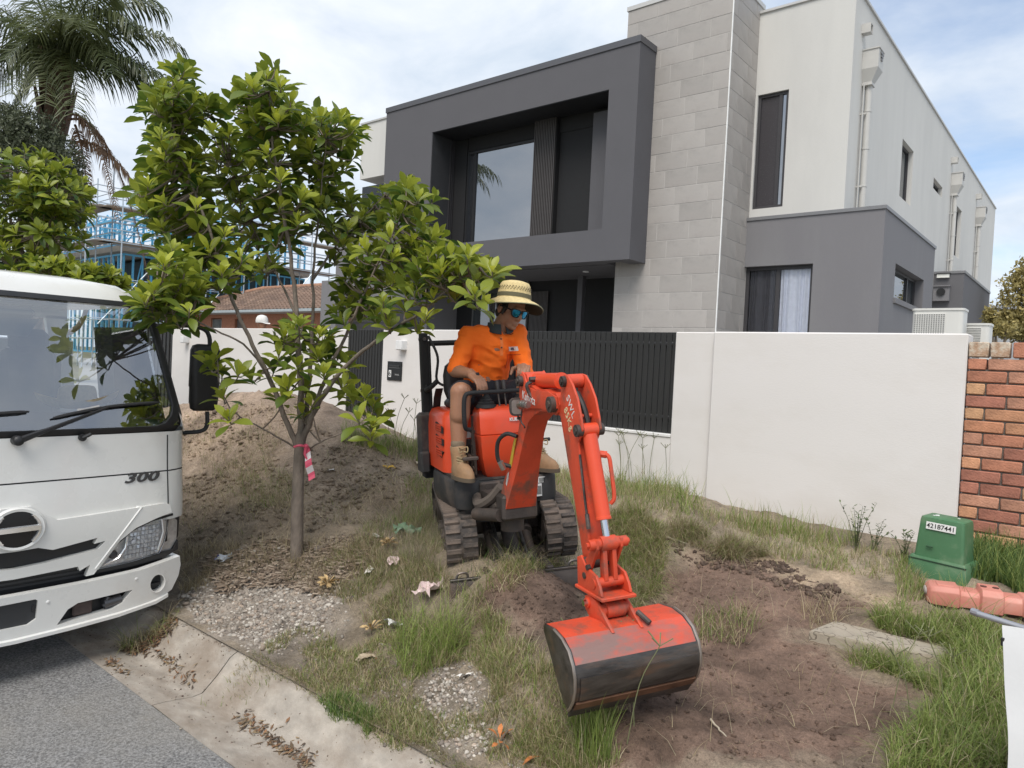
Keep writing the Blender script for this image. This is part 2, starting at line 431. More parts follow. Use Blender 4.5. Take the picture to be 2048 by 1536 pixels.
def vcol_mat(name, attr='col', rough=.9, bump=.6, bscale=(45, 190), amt=.62, spec=.25):
    m = bpy.data.materials.new(name); m.use_nodes = True; t = m.node_tree; L = t.links; b = t.nodes['Principled BSDF']
    a = N('ShaderNodeAttribute', t); a.attribute_name = attr
    tc = N('ShaderNodeTexCoord', t)
    n = N('ShaderNodeTexNoise', t); inp(n, Scale=bscale[0], Detail=8.0, Roughness=.7); L.new(tc.outputs['Object'], n.inputs['Vector'])
    n2 = N('ShaderNodeTexNoise', t); inp(n2, Scale=bscale[1], Detail=3.0, Roughness=.7); L.new(tc.outputs['Object'], n2.inputs['Vector'])
    ad = N('ShaderNodeMath', t, operation='ADD'); L.new(n.outputs['Fac'], ad.inputs[0]); L.new(n2.outputs['Fac'], ad.inputs[1])
    mr = N('ShaderNodeMapRange', t); L.new(ad.outputs[0], mr.inputs['Value']); inp(mr, From_Min=.6, From_Max=1.4, To_Min=1-amt, To_Max=1+amt)
    hs = N('ShaderNodeHueSaturation', t); L.new(a.outputs['Color'], hs.inputs['Color']); L.new(mr.outputs[0], hs.inputs['Value'])
    L.new(hs.outputs[0], b.inputs['Base Color']); b.inputs['Roughness'].default_value = rough; b.inputs['Specular IOR Level'].default_value = spec
    if bump:
        bp = N('ShaderNodeBump', t); bp.inputs['Strength'].default_value = bump; bp.inputs['Distance'].default_value = .022
        L.new(ad.outputs[0], bp.inputs['Height']); L.new(bp.outputs[0], b.inputs['Normal'])
    MATS[name] = m; return m
M_SOIL = vcol_mat('soil')
M_GRASS = leaf_mat('grass_blades', (0, 0, 0), (1, 1, 1), rough=.6, trans=.45)
def _use_col(m, attr):   # drive the base colour straight from a colour attribute
    t = m.node_tree; a = N('ShaderNodeAttribute', t); a.attribute_name = attr
    b = t.nodes['Principled BSDF']; t.links.new(a.outputs['Color'], b.inputs['Base Color'])
    for n in t.nodes:
        if n.type == 'BSDF_TRANSLUCENT': t.links.new(a.outputs['Color'], n.inputs['Color'])
_use_col(M_GRASS, 'col')

def grid(x0, x1, y0, y1, st, f):
    xs = np.arange(x0, x1+st/2, st); ys = np.arange(y0, y1+st/2, st); X, Y = np.meshgrid(xs, ys); Z = f(X, Y)
    V = np.stack([X, Y, Z], -1).reshape(-1, 3); nx, ny = len(xs), len(ys)
    i = (np.arange(ny-1)[:, None]*nx+np.arange(nx-1)[None, :]).ravel()
    return V, np.stack([i, i+1, i+nx+1, i+nx], 1)
V, F = grid(-10.5, 1.6, 2.07, 5.98, .02, H)
link('verge', np_mesh('verge', V, F, M_SOIL, True, {'col': soil_colour(V[:, 0], V[:, 1])}), kind='structure')
for nm, a, b in (('verge', -60, -10.5), ('verge', 1.6, 40)):
    V, F = grid(a, b, 2.1, 5.98, .21, lambda X, Y: Hs(X, Y)-.012)
    link(nm, np_mesh(nm, V, F, M_SOIL, True, {'col': soil_colour(V[:, 0], V[:, 1])}), kind='structure')

M_ASPH = mat('asphalt', (.20, .197, .192), .85, .62, 85, .7, 140, dirt=(.27, .25, .215), dirt_amt=.55, dirt_scale=.9, detail=2)
M_CONC = mat('concrete', (.375, .335, .285), .85, .25, 9, .5, 160, dirt=(.235, .185, .14), dirt_amt=.85, dirt_scale=2.6, dirt_lo=.42, dirt_hi=.66, detail=10, stretch=(1, 1.8, 1))
M_EARTH = mat('earth', (.16, .15, .09), .9, .3, 1.5, .3, 20)
b = MB(); b.add([(-70, -5, ROAD), (70, -5, ROAD), (70, 1.63, ROAD), (-70, 1.63, ROAD)], [(0, 1, 2, 3)]); b.build('road', M_ASPH, smooth=None, kind='structure')
# concrete edge: pan and roll-over face, cast in bays with narrow joints
x = -30.3; k = 0
while x < 9:
    x2 = x+2.43; b = MB(); n = len(KP[0]); seg = 10; v = []
    for i in range(seg+1):
        X = x+.006+(x2-x-.012)*i/seg
        for j in range(n): v.append((X, KP[0][j], KP[1][j]+.004*mnoise.noise((X*1.5, KP[0][j]*4, 0))+.003*((k*7) % 3-1)))
    f = [(i*n+j, (i+1)*n+j, (i+1)*n+j+1, i*n+j+1) for i in range(seg) for j in range(n-1)]
    # end faces give the joint its depth
    b.add(v, f)
    for e in (0, seg):
        ring = [v[e*n+j] for j in range(n)]; b.add(ring+[(p[0], p[1], p[2]-.12) for p in ring], [(j, j+1, n+j+1, n+j) for j in range(n-1)])
    b.build('kerb', M_CONC, smooth=60, kind='structure'); x = x2; k += 1
b = MB(); v = [(X, y, z-.03) for X in (-31, 10) for y, z in zip(*KP)]; n = len(KP[0]); b.add(v, [(j, n+j, n+j+1, j+1) for j in range(n-1)])
b.build('kerb_bed', M_EARTH, kind='structure')
g = MB(); g.add([(-900, -900, -.45), (900, -900, -.45), (900, 900, -.45), (-900, 900, -.45)], [(0, 1, 2, 3)])
g.build('ground', M_EARTH, smooth=None, kind='structure')
g = MB(); g.add([(-70, 5.97, .40), (40, 5.97, .40), (40, 70, .40), (-70, 70, .40)], [(0, 1, 2, 3)])
g.build('yard', mat('yard_paving', (.30, .29, .27), .85, .1, 2, .2, 60), smooth=None, kind='structure')
g = MB(); g.add([(-70, -9, -.06), (70, -9, -.06), (70, -5, -.06), (-70, -5, -.06), (-70, -5, ROAD-.03), (70, -5, ROAD-.03)], [(0, 1, 2, 3), (3, 2, 5, 4)])
g.build('opposite_verge', mat('far_grass', (.10, .13, .045), .9, .3, 3, .3, 40), smooth=None, kind='structure')
# ------------------------------------------------------------------ rendered house
M_PALE = mat('pale_render', (.60, .59, .56), .85, .04, 1.6, .25, 90, dirt=(.50, .49, .47), dirt_amt=.5, dirt_scale=1.0, stretch=(1, 1, .25), dirt_lo=.48, dirt_hi=.75)
M_DARK = mat('charcoal_render', (.098, .096, .104), .8, .05, 2, .2, 90)
M_MID = mat('grey_render', (.185, .18, .188), .82, .04, 1.6, .25, 90, dirt=(.22, .22, .22), dirt_amt=.5, dirt_scale=.9, stretch=(1, 1, .2))
M_CAP = mat('grey_flashing', (.20, .20, .205), .45, .04, 4, metal=.2)
M_CAPD = mat('charcoal_flashing', (.10, .10, .108), .42, .04, 4, metal=.2)
M_CAPL = mat('pale_flashing', (.52, .515, .50), .45, .04, 4, metal=.1)
M_BLK = mat('black_metal', (.014, .014, .015), .45, .1, 8)
M_BLKM = mat('black_matte', (.012, .012, .013), .75, .1, 8)
M_FRAME = mat('window_frame_dark', (.045, .043, .046), .5, .05, 5)
M_TILE = mat('stone_tile', (.385, .36, .335), .55, .2, 3.2, .12, 30, dirt=(.30, .275, .255), dirt_amt=.9, dirt_scale=1.6, obj_rand=.09, dirt_lo=.45, dirt_hi=.68)
M_GROUT = mat('tile_grout', (.47, .45, .425), .9, .05, 8)
M_GLASS = glass_mat('window_glass', dark=(.012, .013, .016), ior=3.8)
M_GLASSS = glass_mat('window_glass_side', dark=(.03, .036, .038), ior=2.7)
M_CLEAR = glass_mat('clear_glass', see=.96, tint=(1, 1, 1), ior=1.25)
M_PIPE = mat('pipe_paint', (.50, .49, .465), .5, .04, 5)
M_SHEER = mat('sheer_curtain', (.80, .83, .92), .9, .05, 12)
M_BLIND = mat('roller_blind', (.05, .046, .05), .9, .05, 60)
house = thing('modern_house', 'two storey modern house in pale and charcoal render with a grey tiled column', 'house', (-5.0, 11.2, .4))
HB = Matrix.Translation((5.0, -11.2, -.4))
def hp(b, name, m, parent=None, **k):      # geometry given in world metres, stored relative to the house
    b.v = [tuple(HB @ Vector(p)) for p in b.v]
    return b.build(name, m, parent or house, **k)
def bxr(b, x0, x1, y0, y1, z0, z1, **k): return b.box(((x0+x1)/2, (y0+y1)/2, (z0+z1)/2), (x1-x0, y1-y0, z1-z0), **k)
def wall_holes(b, axis, pos, thick, a0, a1, z0, z1, holes, mi=0):
    """Wall slab on plane axis=pos (thickness inward) with rectangular openings (a0,a1,z0,z1)."""
    A = sorted({a0, a1, *[h[0] for h in holes], *[h[1] for h in holes]}); Zs = sorted({z0, z1, *[h[2] for h in holes], *[h[3] for h in holes]})
    for i in range(len(A)-1):
        run = None
        for j in range(len(Zs)-1):
            ca, cz = (A[i]+A[i+1])/2, (Zs[j]+Zs[j+1])/2
            solid = not any(h[0] < ca < h[1] and h[2] < cz < h[3] for h in holes)
            if solid: run = (run[0], Zs[j+1]) if run else (Zs[j], Zs[j+1])
            if (not solid or j == len(Zs)-2) and run:
                if axis == 'y': bxr(b, A[i], A[i+1], pos, pos+thick, *run)
                else: bxr(b, pos-thick, pos, A[i], A[i+1], *run)
                run = None
    return b
XU, XL, YU, YL = -3.457, -2.825, 12.30, 12.22
sideW = [(15.97, 17.0, 5.3, 6.435), (19.24, 20.37, 6.17, 6.42), (22.13, 23.35, 5.1, 6.42)]
tall = (-4.98, -4.447, 4.46, 6.43)
b = MB()
wall_holes(b, 'y', YU, .22, -12.4, XU-.22, 4.2, 7.83, [tall])
wall_holes(b, 'x', XU, .22, YU, 30.2, .4, 7.83, sideW)
bxr(b, -14.65, -12.4, 11.35, 11.55, 5.985, 7.33); bxr(b, -14.65, -14.45, 11.55, 16, 5.985, 7.33); bxr(b, -14.45, -12.4, 11.55, 16, 5.985, 6.1)
bxr(b, -12.4, XU-.22, 30.0, 30.2, .4, 7.83); bxr(b, -14.65, -14.45, 16, 30.2, .4, 7.33)
bxr(b, -12.4, XU-.22, YU+.22, 30.0, 7.3, 7.4); bxr(b, -14.45, -12.4, 11.55, 30, 7.0, 7.1)
hp(b, 'wall', M_PALE, smooth=None)
b = MB(); bxr(b, -5.02, XU+.03, YU-.03, YU+.26, 7.83, 7.87); bxr(b, XU-.26, XU+.03, YU+.26, 30.23, 7.83, 7.87); hp(b, 'coping', M_CAPL, smooth=None)
b = MB(); bxr(b, -14.68, -12.9, 11.32, 11.58, 7.33, 7.37)
hp(b, 'coping', M_CAPL, smooth=None)
# lower grey block
lw = (-5.02, -3.863, .9, 3.455); sw = (13.09, 15.4, 2.96, 3.525)
b = MB()
wall_holes(b, 'y', YL, .25, -5.02, XL-.25, .4, 4.245, [lw]); wall_holes(b, 'x', XL, .25, YL, 16.3, .4, 4.245, [sw])
bxr(b, XU+.01, XL-.25, 16.05, 16.3, .4, 4.245); bxr(b, -5.0, XL-.25, YL+.25, 16.05, 4.05, 4.15)
hp(b, 'lower_wall', M_MID, smooth=None)
b = MB(); bxr(b, -5.02, XL+.02, YL-.02, YL+.27, 4.245, 4.30); bxr(b, XL-.27, XL+.02, YL+.27, 16.32, 4.245, 4.30); hp(b, 'lower_coping', M_CAP, smooth=None)
b = MB(); wall_holes(b, 'y', 19.98, .25, XU+.005, XL-.25, .4, 4.25, []); wall_holes(b, 'x', XL, .25, 19.98, 24.6, .4, 4.25, []); bxr(b, XU+.005, XL-.25, 20.23, 24.6, 4.05, 4.15)
hp(b, 'rear_block_wall', mat('charcoal_render_rear', (.12, .118, .125), .8, .05, 2, .2, 90), smooth=None)
b = MB(); bxr(b, XU+.005, XL+.02, 19.96, 20.25, 4.25, 4.31); bxr(b, XL-.27, XL+.02, 20.25, 24.62, 4.25, 4.31); hp(b, 'rear_block_coping', M_CAP, smooth=None)
# windows
def window(axis, pos, a0, a1, z0, z1, recess, fw=.055, mull=(), glass=M_GLASS, name='window', sill=None, frame=M_FRAME):
    def P(b, u0, u1, d0, d1, w0, w1):
        if axis == 'y': bxr(b, u0, u1, pos+d0, pos+d1, w0, w1)
        else: bxr(b, pos-d1, pos-d0, u0, u1, w0, w1)
    b = MB(); d0, d1 = recess, recess+.07; g = .003
    P(b, a0+g, a1-g, d0, d1, z1-fw, z1-g); P(b, a0+g, a1-g, d0, d1, z0+g, z0+fw); P(b, a0+g, a0+fw, d0, d1, z0+fw, z1-fw); P(b, a1-fw, a1-g, d0, d1, z0+fw, z1-fw)
    for mv in mull: P(b, mv-fw*.55, mv+fw*.55, d0+.004, d1-.004, z0+fw, z1-fw)
    w = hp(b, name, frame, smooth=None)
    ed = [a0+fw]+[e for mv in mull for e in (mv-fw*.55, mv+fw*.55)]+[a1-fw]
    for i in range(0, len(ed), 2):
        b = MB(); P(b, ed[i], ed[i+1], d0+.03, d0+.04, z0+fw, z1-fw)
        b.v = [tuple(HB @ Vector(p)) for p in b.v]; b.build('pane', glass[i//2] if isinstance(glass, list) else glass, w, smooth=None)
    return w
window('y', YU, *tall, .04, .05, (-4.59,), glass=[mat('dark_blind_glass', (.052, .048, .052), .25, .04, 60), M_GLASS])
b = MB(); bxr(b, tall[0], tall[1], YU+.2, YU+.21, tall[2], tall[3]); hp(b, 'blind', M_BLIND, smooth=None)
window('y', YL, *lw, .10, .06, (-4.46,), glass=[M_CLEAR, M_CLEAR])
for i, (a0, a1, z0, z1) in enumerate(sideW): window('x', XU, a0, a1, z0, z1, .09, .05, ((a0+a1)/2-.1,) if i == 0 else (), glass=M_GLASSS)
window('x', XL, *sw, .14, .05, (14.75,), glass=M_GLASSS)
b = MB(); bxr(b, XL-.14, XL+.035, sw[0]-.02, sw[1]+.02, sw[2]-.085, sw[2]); hp(b, 'sill', M_MID, smooth=None)
# curtains behind the lower window (folds modelled) and a room coloured dark to look unlit
for (c0, c1, m, nm, dep) in ((-4.43, -3.92, M_SHEER, 'curtain', .05), (-4.97, -4.52, mat('grey_curtain', (.10, .10, .115), .9, .1, 10), 'curtain', .035)):
    v = []; n = 80
    for i in range(n+1):
        u = i/n; X = c0+(c1-c0)*u; ph = u*30+1.5*math.sin(u*7)
        v += [(X, YL+.17+.5*dep*math.sin(ph)*.6, 3.43), (X+.03*math.sin(ph*.5), YL+.17+.5*dep*math.sin(ph), 1.0)]
    b = MB(); b.add(v, [(2*i, 2*i+1, 2*i+3, 2*i+2) for i in range(n)]); hp(b, nm, m, smooth=180)
b = MB(); bxr(b, -5.0, -3.1, 14.2, 14.3, .5, 4.0); bxr(b, -4.99, -4.95, YL+.5, 14.2, .5, 4.0); hp(b, 'room_wall', mat('room', (.10, .10, .10), .9), smooth=None)
# tiled column: core plus one piece per tile
cx0, cx1, cy0, cy1, czt = -7.0, -5.02, 11.2, 12.28, 7.97
b = MB(); bxr(b, cx0+.0, cx1-.0015, cy0+.0015, cy1+.3, .4, czt); hp(b, 'column_core', M_GROUT, smooth=None)
b = MB(); bxr(b, cx0-.02, cx1+.02, cy0-.02, cy0+.2, czt, 8.045); bxr(b, cx1-.18, cx1+.02, cy0+.2, cy1+.2, czt, 8.045); bxr(b, cx0-.02, cx0+.18, cy0+.2, cy1+.2, czt, 8.045); hp(b, 'column_coping', M_CAPL, smooth=None)
b = MB(); bxr(b, cx1-.013, cx1+.004, cy0-.004, cy0+.013, .45, czt); hp(b, 'corner_trim', mat('white_trim', (.8, .8, .78), .4), smooth=None)
TILES = {}
def tile(face, u0, u1, z0, z1, rot=0):
    w, h = round(u1-u0-.011, 3), round(z1-z0-.011, 3)
    if w < .03 or h < .03: return
    key = (face, w, h)
    if key not in TILES:
        bb = MB().box((0, 0, 0), (w, .016, h) if face == 'y' else (.016, w, h), .0015); TILES[key] = bb.mesh('tile', M_TILE)
    u, z = (u0+u1)/2, (z0+z1)/2
    c = Vector((u, cy0+.004+rng.uniform(0, .0025), z)) if face == 'y' else Vector((cx1-.004-rng.uniform(0, .0025), u, z))
    link('tile', TILES[key], house, loc=HB @ c)
zr = 8.02; r = 0
while zr > 1.7:
    z1 = min(zr, czt); z0 = zr-.3; off = [.0, .2, .4, .1, .3, .5][r % 6]
    xs = [cx0]+[x for x in np.arange(cx0+off-.6, cx1, .6) if cx0+.05 < x < cx1-.03]+[cx1-.015]
    for a, c in zip(xs, xs[1:]): tile('y', a, c, z0, z1)
    ys = [cy0+.015]+[y for y in np.arange(cy0+.35-off*.8, cy1-.04, .6) if y > cy0+.06]+[cy1+.02]
    for a, c in zip(ys, ys[1:]): tile('x', a, c, z0, z1)
    zr -= .3; r += 1
# projecting charcoal box frame
bx0, bx1, by0, bz0, bz1 = -12.88, -6.39, 10.65, 3.445, 7.09
ox0, ox1, oz0, oz1 = -11.36, -6.97, 4.0, 6.41
YW = 11.34
b = MB(); wall_holes(b, 'y', by0, .25, bx0, bx1, bz0, bz1, [(ox0, ox1, oz0, oz1)])
bxr(b, bx1-.3, bx1, by0+.25, 11.195, bz0, bz1); bxr(b, bx0, bx0+.3, by0+.25, YU, bz0, bz1)
bxr(b, ox0-.2, ox0, by0+.25, YU, oz0, oz1); bxr(b, bx0+.3, -7.0, by0+.25, YU, bz0, oz0-.02); bxr(b, ox0, -7.0, by0+.25, YU, oz1+.005, bz1-.3)
hp(b, 'box_frame', M_DARK, smooth=None)
b = MB(); bxr(b, bx0-.015, bx1+.015, by0-.02, by0+.28, bz1, 7.20); bxr(b, bx1-.3, bx1+.015, by0+.28, 11.19, bz1, 7.20); bxr(b, bx0-.015, bx0+.3, by0+.28, YU, bz1, 7.20); bxr(b, bx0+.3, bx1-.3, by0+.28, YU-.01, 7.0, 7.05)
hp(b, 'box_coping', M_CAPD, smooth=None)
def onY(px, py, Y): d = pix_ray(px, py); t = Y/d.y; return Vector((d.x*t, Y, EYE+d.z*t))
M_LINE = mat('opening_black', (.012, .013, .015), .6, .1, 5)  # thin near-black panels cover the soffit and left reveal
b = MB(); bxr(b, ox0, ox0+.012, by0+.012, YW, oz0+.014, oz1-.004); hp(b, 'left_reveal', mat('reveal_charcoal', (.034, .035, .038), .7), smooth=None)
b = MB(); bxr(b, ox0+.012, -6.99, by0+.012, YW, oz1-.012, oz1); hp(b, 'soffit_panel', M_LINE, smooth=None)
# balcony back wall: window, batten screen, dark doors
p0 = onY(950, 380, YW); p1 = onY(1068, 380, YW); pt = onY(1071, 277, YW)
wx0, wx1, wz1 = p0.x, p1.x, pt.z
b = MB(); bxr(b, ox0, wx0-.28, YW, YW+.1, 3.9, 6.6); bxr(b, wx0-.28, -7.0, YW+.03, YW+.1, wz1+.02, 6.6); bxr(b, wx1+.56, -7.0, YW+.05, YW+.1, 3.9, wz1+.02)
hp(b, 'balcony_wall', M_BLKM, smooth=None)
window('y', YW, wx0-.26, wx1, 3.95, wz1, .0, .05, (wx0-.03,), glass=[M_GLASS, M_GLASS], frame=M_BLK)
b = MB(); bxr(b, wx1, wx1+.55, YW-.06, YW+.1, 3.95, 6.42); sc = hp(b, 'batten_screen', M_BLKM, smooth=None)
bm_ = MB().box((0, 0, 0), (.022, .035, 2.4), .002).mesh('batten', mat('screen_batten', (.075, .068, .066), .55, .1, 9))
for i in range(13): link('batten', bm_, house, loc=HB @ Vector((wx1+.03+i*.041, YW-.08, 5.2)))
p2 = onY(1187, 380, YW)
b = MB(); bxr(b, p2.x, -7.0, YW-.12, YW+.04, 3.95, 6.3); hp(b, 'balcony_column', M_DARK, smooth=None)
b = MB()
for q in (905, 911, 938): xx = ox0+.012; yy = .0; bxr(b, xx, xx+.02, {905: 11.20, 911: 11.25, 938: 11.30}[q], {905: 11.215, 911: 11.27, 938: 11.325}[q], 4.02, 6.39)
hp(b, 'door_jamb', M_FRAME, smooth=None)
# ground floor entry under the box, garage to the left
YE = 12.6
b = MB(); bxr(b, -12.3, -6.9, YE, YE+.1, .4, 3.44); hp(b, 'entry_wall', M_BLKM, smooth=None)  # near-black wall colour stands in for the unlit interior
b = MB(); bxr(b, -12.2, -7.0, by0+.4, YE, bz0-.012, bz0-.002); hp(b, 'entry_soffit', M_DARK, smooth=None)
e0, e1 = onY(950, 600, YE).x, onY(1060, 600, YE).x
window('y', YE, e0, e1, .5, onY(1060, 551, YE).z, -.09, .03, (), glass=M_GLASSS, frame=mat('entry_frame', (.10, .10, .10), .4))
for i in range(14): link('batten', bm_, house, loc=HB @ Vector((e1+.06+i*.036, YE-.05, 2.0)))
b = MB(); xx = onY(1157, 600, YE-.4).x; bxr(b, xx, xx+.12, YE-.46, YE-.34, .4, 3.43); hp(b, 'entry_post', M_DARK, smooth=None)
b = MB(); q = onY(1172, 536, 11.6); b.cyl((q.x, 11.6, bz0-.03), (q.x, 11.6, bz0-.013), .06, 16); hp(b, 'downlight', mat('downlight_rim', (.75, .75, .75), .3), smooth=40)
gx0, gx1 = onY(642, 600, 11.2).x, onY(673, 600, 11.2).x
b = MB(); bxr(b, gx0, gx1, 11.2, 11.6, .4, 3.5); bxr(b, gx0, -12.3, 11.62, 11.9, 3.0, 5.0); bxr(b, -12.5, -12.3, 11.62, YE+.1, .4, 5.0); hp(b, 'garage_pier', M_MID, smooth=None)
gd = None
for i in range(9):
    b = MB(); z = .42+i*.29; bxr(b, gx1+.01, -12.52, 11.66, 11.7, z, z+.28); o = hp(b, 'garage_door_panel', M_FRAME, smooth=None)
b = MB(); bxr(b, gx1, -12.5, 11.72, 11.8, .4, 3.0); hp(b, 'garage_door_backing', M_BLK, smooth=None)
b = MB(); bxr(b, -14.5, -12.4, 12.6, 12.7, 3.0, 5.98); hp(b, 'upper_left_wall', mat('wing_dark', (.06, .062, .065), .7), smooth=None)
b = MB(); bxr(b, -14.6, -12.9, 11.4, 11.412, 4.95, 5.80); hp(b, 'balustrade', glass_mat('balustrade_glass', see=.7, tint=(.75, .9, .95), ior=1.6), smooth=None)
# downpipes, rain heads, overflow spouts
for (yy, zb) in ((12.98, 4.3), (21.6, 4.31), (26.0, .4)):
    b = MB(); x0 = XU+.09; b.cyl((x0, yy, zb), (x0, yy, 6.5), .055, 14)
    for z in np.arange(zb+.5, 6.4, .62): b.cyl((x0, yy, z), (x0, yy, z+.03), .062, 14)
    for z in np.arange(zb+.5, 6.4, 1.2): b.box((XU+.045, yy-.085, z), (.09, .03, .03))
    b.cyl((XU+.04, yy-.11, zb), (XU+.04, yy-.11, 6.5), .012, 6)
    p = hp(b, 'downpipe', M_PIPE, smooth=40)
    b = MB(); s0, s1 = .15, .085
    b.loft([[(XU+.002, yy-s1, 6.48), (XU+.15, yy-s1, 6.48), (XU+.15, yy+s1, 6.48), (XU+.002, yy+s1, 6.48)], [(XU+.002, yy-s1, 6.52), (XU+.15, yy-s1, 6.52), (XU+.15, yy+s1, 6.52), (XU+.002, yy+s1, 6.52)],
            [(XU+.002, yy-s0, 6.72), (XU+.25, yy-s0, 6.72), (XU+.25, yy+s0, 6.72), (XU+.002, yy+s0, 6.72)], [(XU+.002, yy-s0, 7.02), (XU+.25, yy-s0, 7.02), (XU+.25, yy+s0, 7.02), (XU+.002, yy+s0, 7.02)]])
    bxr(b, XU+.002, XU+.265, yy-s0-.015, yy+s0+.015, 7.02, 7.04); bxr(b, XU+.002, XU+.16, yy-s1-.012, yy+s1+.012, 6.465, 6.48)
    rh = hp(b, 'rain_head', M_PIPE, smooth=None)
    for j, z in enumerate((6.97, 6.92, 6.87)):
        b = MB(); bxr(b, XU+.245, XU+.27, yy-.06+.02*j, yy+.10-.03*j, z-.018, z+.018); b.v = [tuple(HB @ Vector(p_)) for p_ in b.v]; b.build('overflow_slot', M_CAP, rh, smooth=None)
    b = MB(); w, h, yc, zc = .07, .075, yy-.22, 7.33
    for (dy0, dy1, dz0, dz1) in ((-w, w, h-.012, h), (-w, w, -h, -h+.012), (-w, -w+.012, -h+.012, h-.012), (w-.012, w, -h+.012, h-.012)): bxr(b, XU, XU+.14, yc+dy0, yc+dy1, zc+dz0, zc+dz1)
    hp(b, 'overflow_spout', M_PIPE, smooth=None)
b = MB(); b.hull([(x, y, z) for x in (-3.43, -3.09) for y in (19.84, 19.97) for z in (3.59, 3.93)]); bxr(b, -3.44, -3.08, 19.80, 19.97, 3.93, 3.955); hp(b, 'meter_box', M_MID, smooth=None)
b = MB(); b.cyl((-3.26, 19.80, 3.80), (-3.26, 19.86, 3.80), .09, 14); hp(b, 'meter_dial', M_BLK, smooth=40)
b = MB(); bxr(b, -3.38, -3.12, 19.9, 19.97, 4.15, 4.24); hp(b, 'wall_lamp', mat('lamp_lens', (.75, .75, .7), .3), smooth=None)
b = MB(); bxr(b, -3.39, -3.10, 19.88, 19.97, 4.24, 4.26); hp(b, 'lamp_hood', M_BLK, smooth=None)
# condenser units by the side wall
M_AC = mat('appliance_enamel', (.62, .61, .57), .4, .03, 5)
def aircon(x, y, z, w, d, h, label):
    t = thing('air_conditioner', label, 'air conditioner', (x, y, .4))
    z -= .4
    b = MB(); prof = rrect(-w/2, -d/2, w/2, d/2, .06, 5); b.prism(prof, z-h, z-.03); b.prism(rrect(-w/2-.012, -d/2-.012, w/2+.012, d/2+.012, .07, 5), z-.03, z)
    b.box((-w*.3, 0, (z-h)/2), (.06, d, z-h)); b.box((w*.3, 0, (z-h)/2), (.06, d, z-h)); b.build('casing', M_AC, t, smooth=40)
    gr = MB(); gr.box((-w*.14, -d/2-.004, z-h*.5), (w*.62, .012, h*.82), .004); gp = gr.build('fan_grille', M_AC, t)
    s = MB()
    for i in range(13):
        for j in range(22): s.box((-w*.43+i*w*.047, -d/2-.0115, z-h*.9+j*h*.037), (w*.03, .004, h*.016))
    s.build('grille_slots', mat('grille_shadow', (.06, .06, .06), .8), gp, smooth=None)
    return t
aircon(-1.90, 11.6, 2.62, .62, .40, .75, 'large beige outdoor air conditioner unit behind the white front wall')
aircon(-1.50, 12.2, 2.46, .30, .36, .62, 'narrow beige outdoor unit tucked behind the large air conditioner')
# ------------------------------------------------------------------ street walls, gate, batten fence
M_WALL = mat('white_wall_render', (.70, .675, .65), .88, .02, 1.2, .10, 70, dirt=(.58, .54, .49), dirt_amt=.6, dirt_scale=1.1, stretch=(.6, 1, 1.3), dirt_lo=.47, dirt_hi=.78)
M_BATTEN = mat('fence_batten_paint', (.022, .022, .021), .55, .12, 5, .1, 60, stretch=(4, 4, .4))
TOPZ = 1.925
wl = thing('front_wall', 'long white rendered wall left of the batten gate, behind the young tree', 'wall', (-10.2, 5.95, .3))
b = MB(); bxr(b, -2.54, 2.41, 0, .2, -.1, TOPZ-.3, bev=.008); b.build('wall_panel', M_WALL, wl)
def lamp(x, z, label):
    t = thing('wall_light', label, 'wall light', (x, 5.95, z))
    MB().box((0, -.055, 0), (.11, .11, .11), .004).build('lamp_body', mat('white_powdercoat', (.72, .72, .71), .4), t)
    MB().box((0, -.055, -.058), (.09, .09, .006)).build('diffuser', mat('frosted_lens', (.6, .6, .58), .5), t, smooth=None)
q = onY(370, 679, 5.9); lamp(q.x, q.z, 'small white cube wall light beside the truck mirror')
q = onY(797, 690, 5.84); lamp(q.x, q.z, 'small white cube wall light above the black letterbox')
# side fence further along
sf = thing('side_fence', 'dark vertical batten fence left of the white wall, behind the truck cab', 'fence', (-13.6, 6.0, .3))
bt = MB().box((0, 0, 0), (.085, .03, 1.62), .003).mesh('batten', M_BATTEN)
for i in range(9): link('batten', bt, sf, loc=(-.4+i*.145, 0, .83))
for z in (.35, 1.3): MB().box((.18, .035, z), (1.3, .035, .05)).build('rail', M_BATTEN, sf, smooth=None)
# gate
gt = thing('batten_gate', 'black vertical batten gate between the two white walls', 'gate', (-7.44, 5.98, .38))
bt = MB().box((0, 0, 0), (.046, .035, 1.5), .003).mesh('batten', M_BATTEN)
for i in range(13): link('batten', bt, gt, loc=(-.335+i*.056, 0, .79))
for z in (.2, 1.35): MB().box((0, .04, z), (.72, .04, .05)).build('rail', M_BATTEN, gt, smooth=None)
MB().box((0, .075, .78), (.72, .02, 1.5)).build('backing_sheet', M_BLK, gt, smooth=None)
MB().box((.375, 0, .79), (.03, .05, 1.54), .003).build('gate_frame', M_BATTEN, gt)
# wall right of the gate: pier, low wall under the fence, tall panel
wr = thing('front_wall', 'white rendered wall with letterbox pier, low batten fence bay and tall right panel', 'wall', (-4.0, 5.95, .3))
def wl_(b, x0, x1, y0, y1, z0, z1, bev=.008): return bxr(b, x0+4.0, x1+4.0, y0-5.95, y1-5.95, z0-.3, z1-.3, bev=bev)
b = MB(); wl_(b, -7.055, -4.83, 5.93, 6.13, .2, TOPZ); b.build('pier', M_WALL, wr)
b = MB(); wl_(b, -4.83, -3.045, 5.955, 6.11, .2, .965, 0); b.build('low_wall', M_WALL, wr, smooth=None)
b = MB(); wl_(b, -4.83, -3.045, 5.945, 6.12, .967, .995, .004); b.build('low_wall_cap', mat('white_cap', (.74, .73, .71), .7), wr)
b = MB(); wl_(b, -3.045, -2.66, 5.95, 6.13, .2, TOPZ-.002); b.build('end_pier', M_WALL, wr)
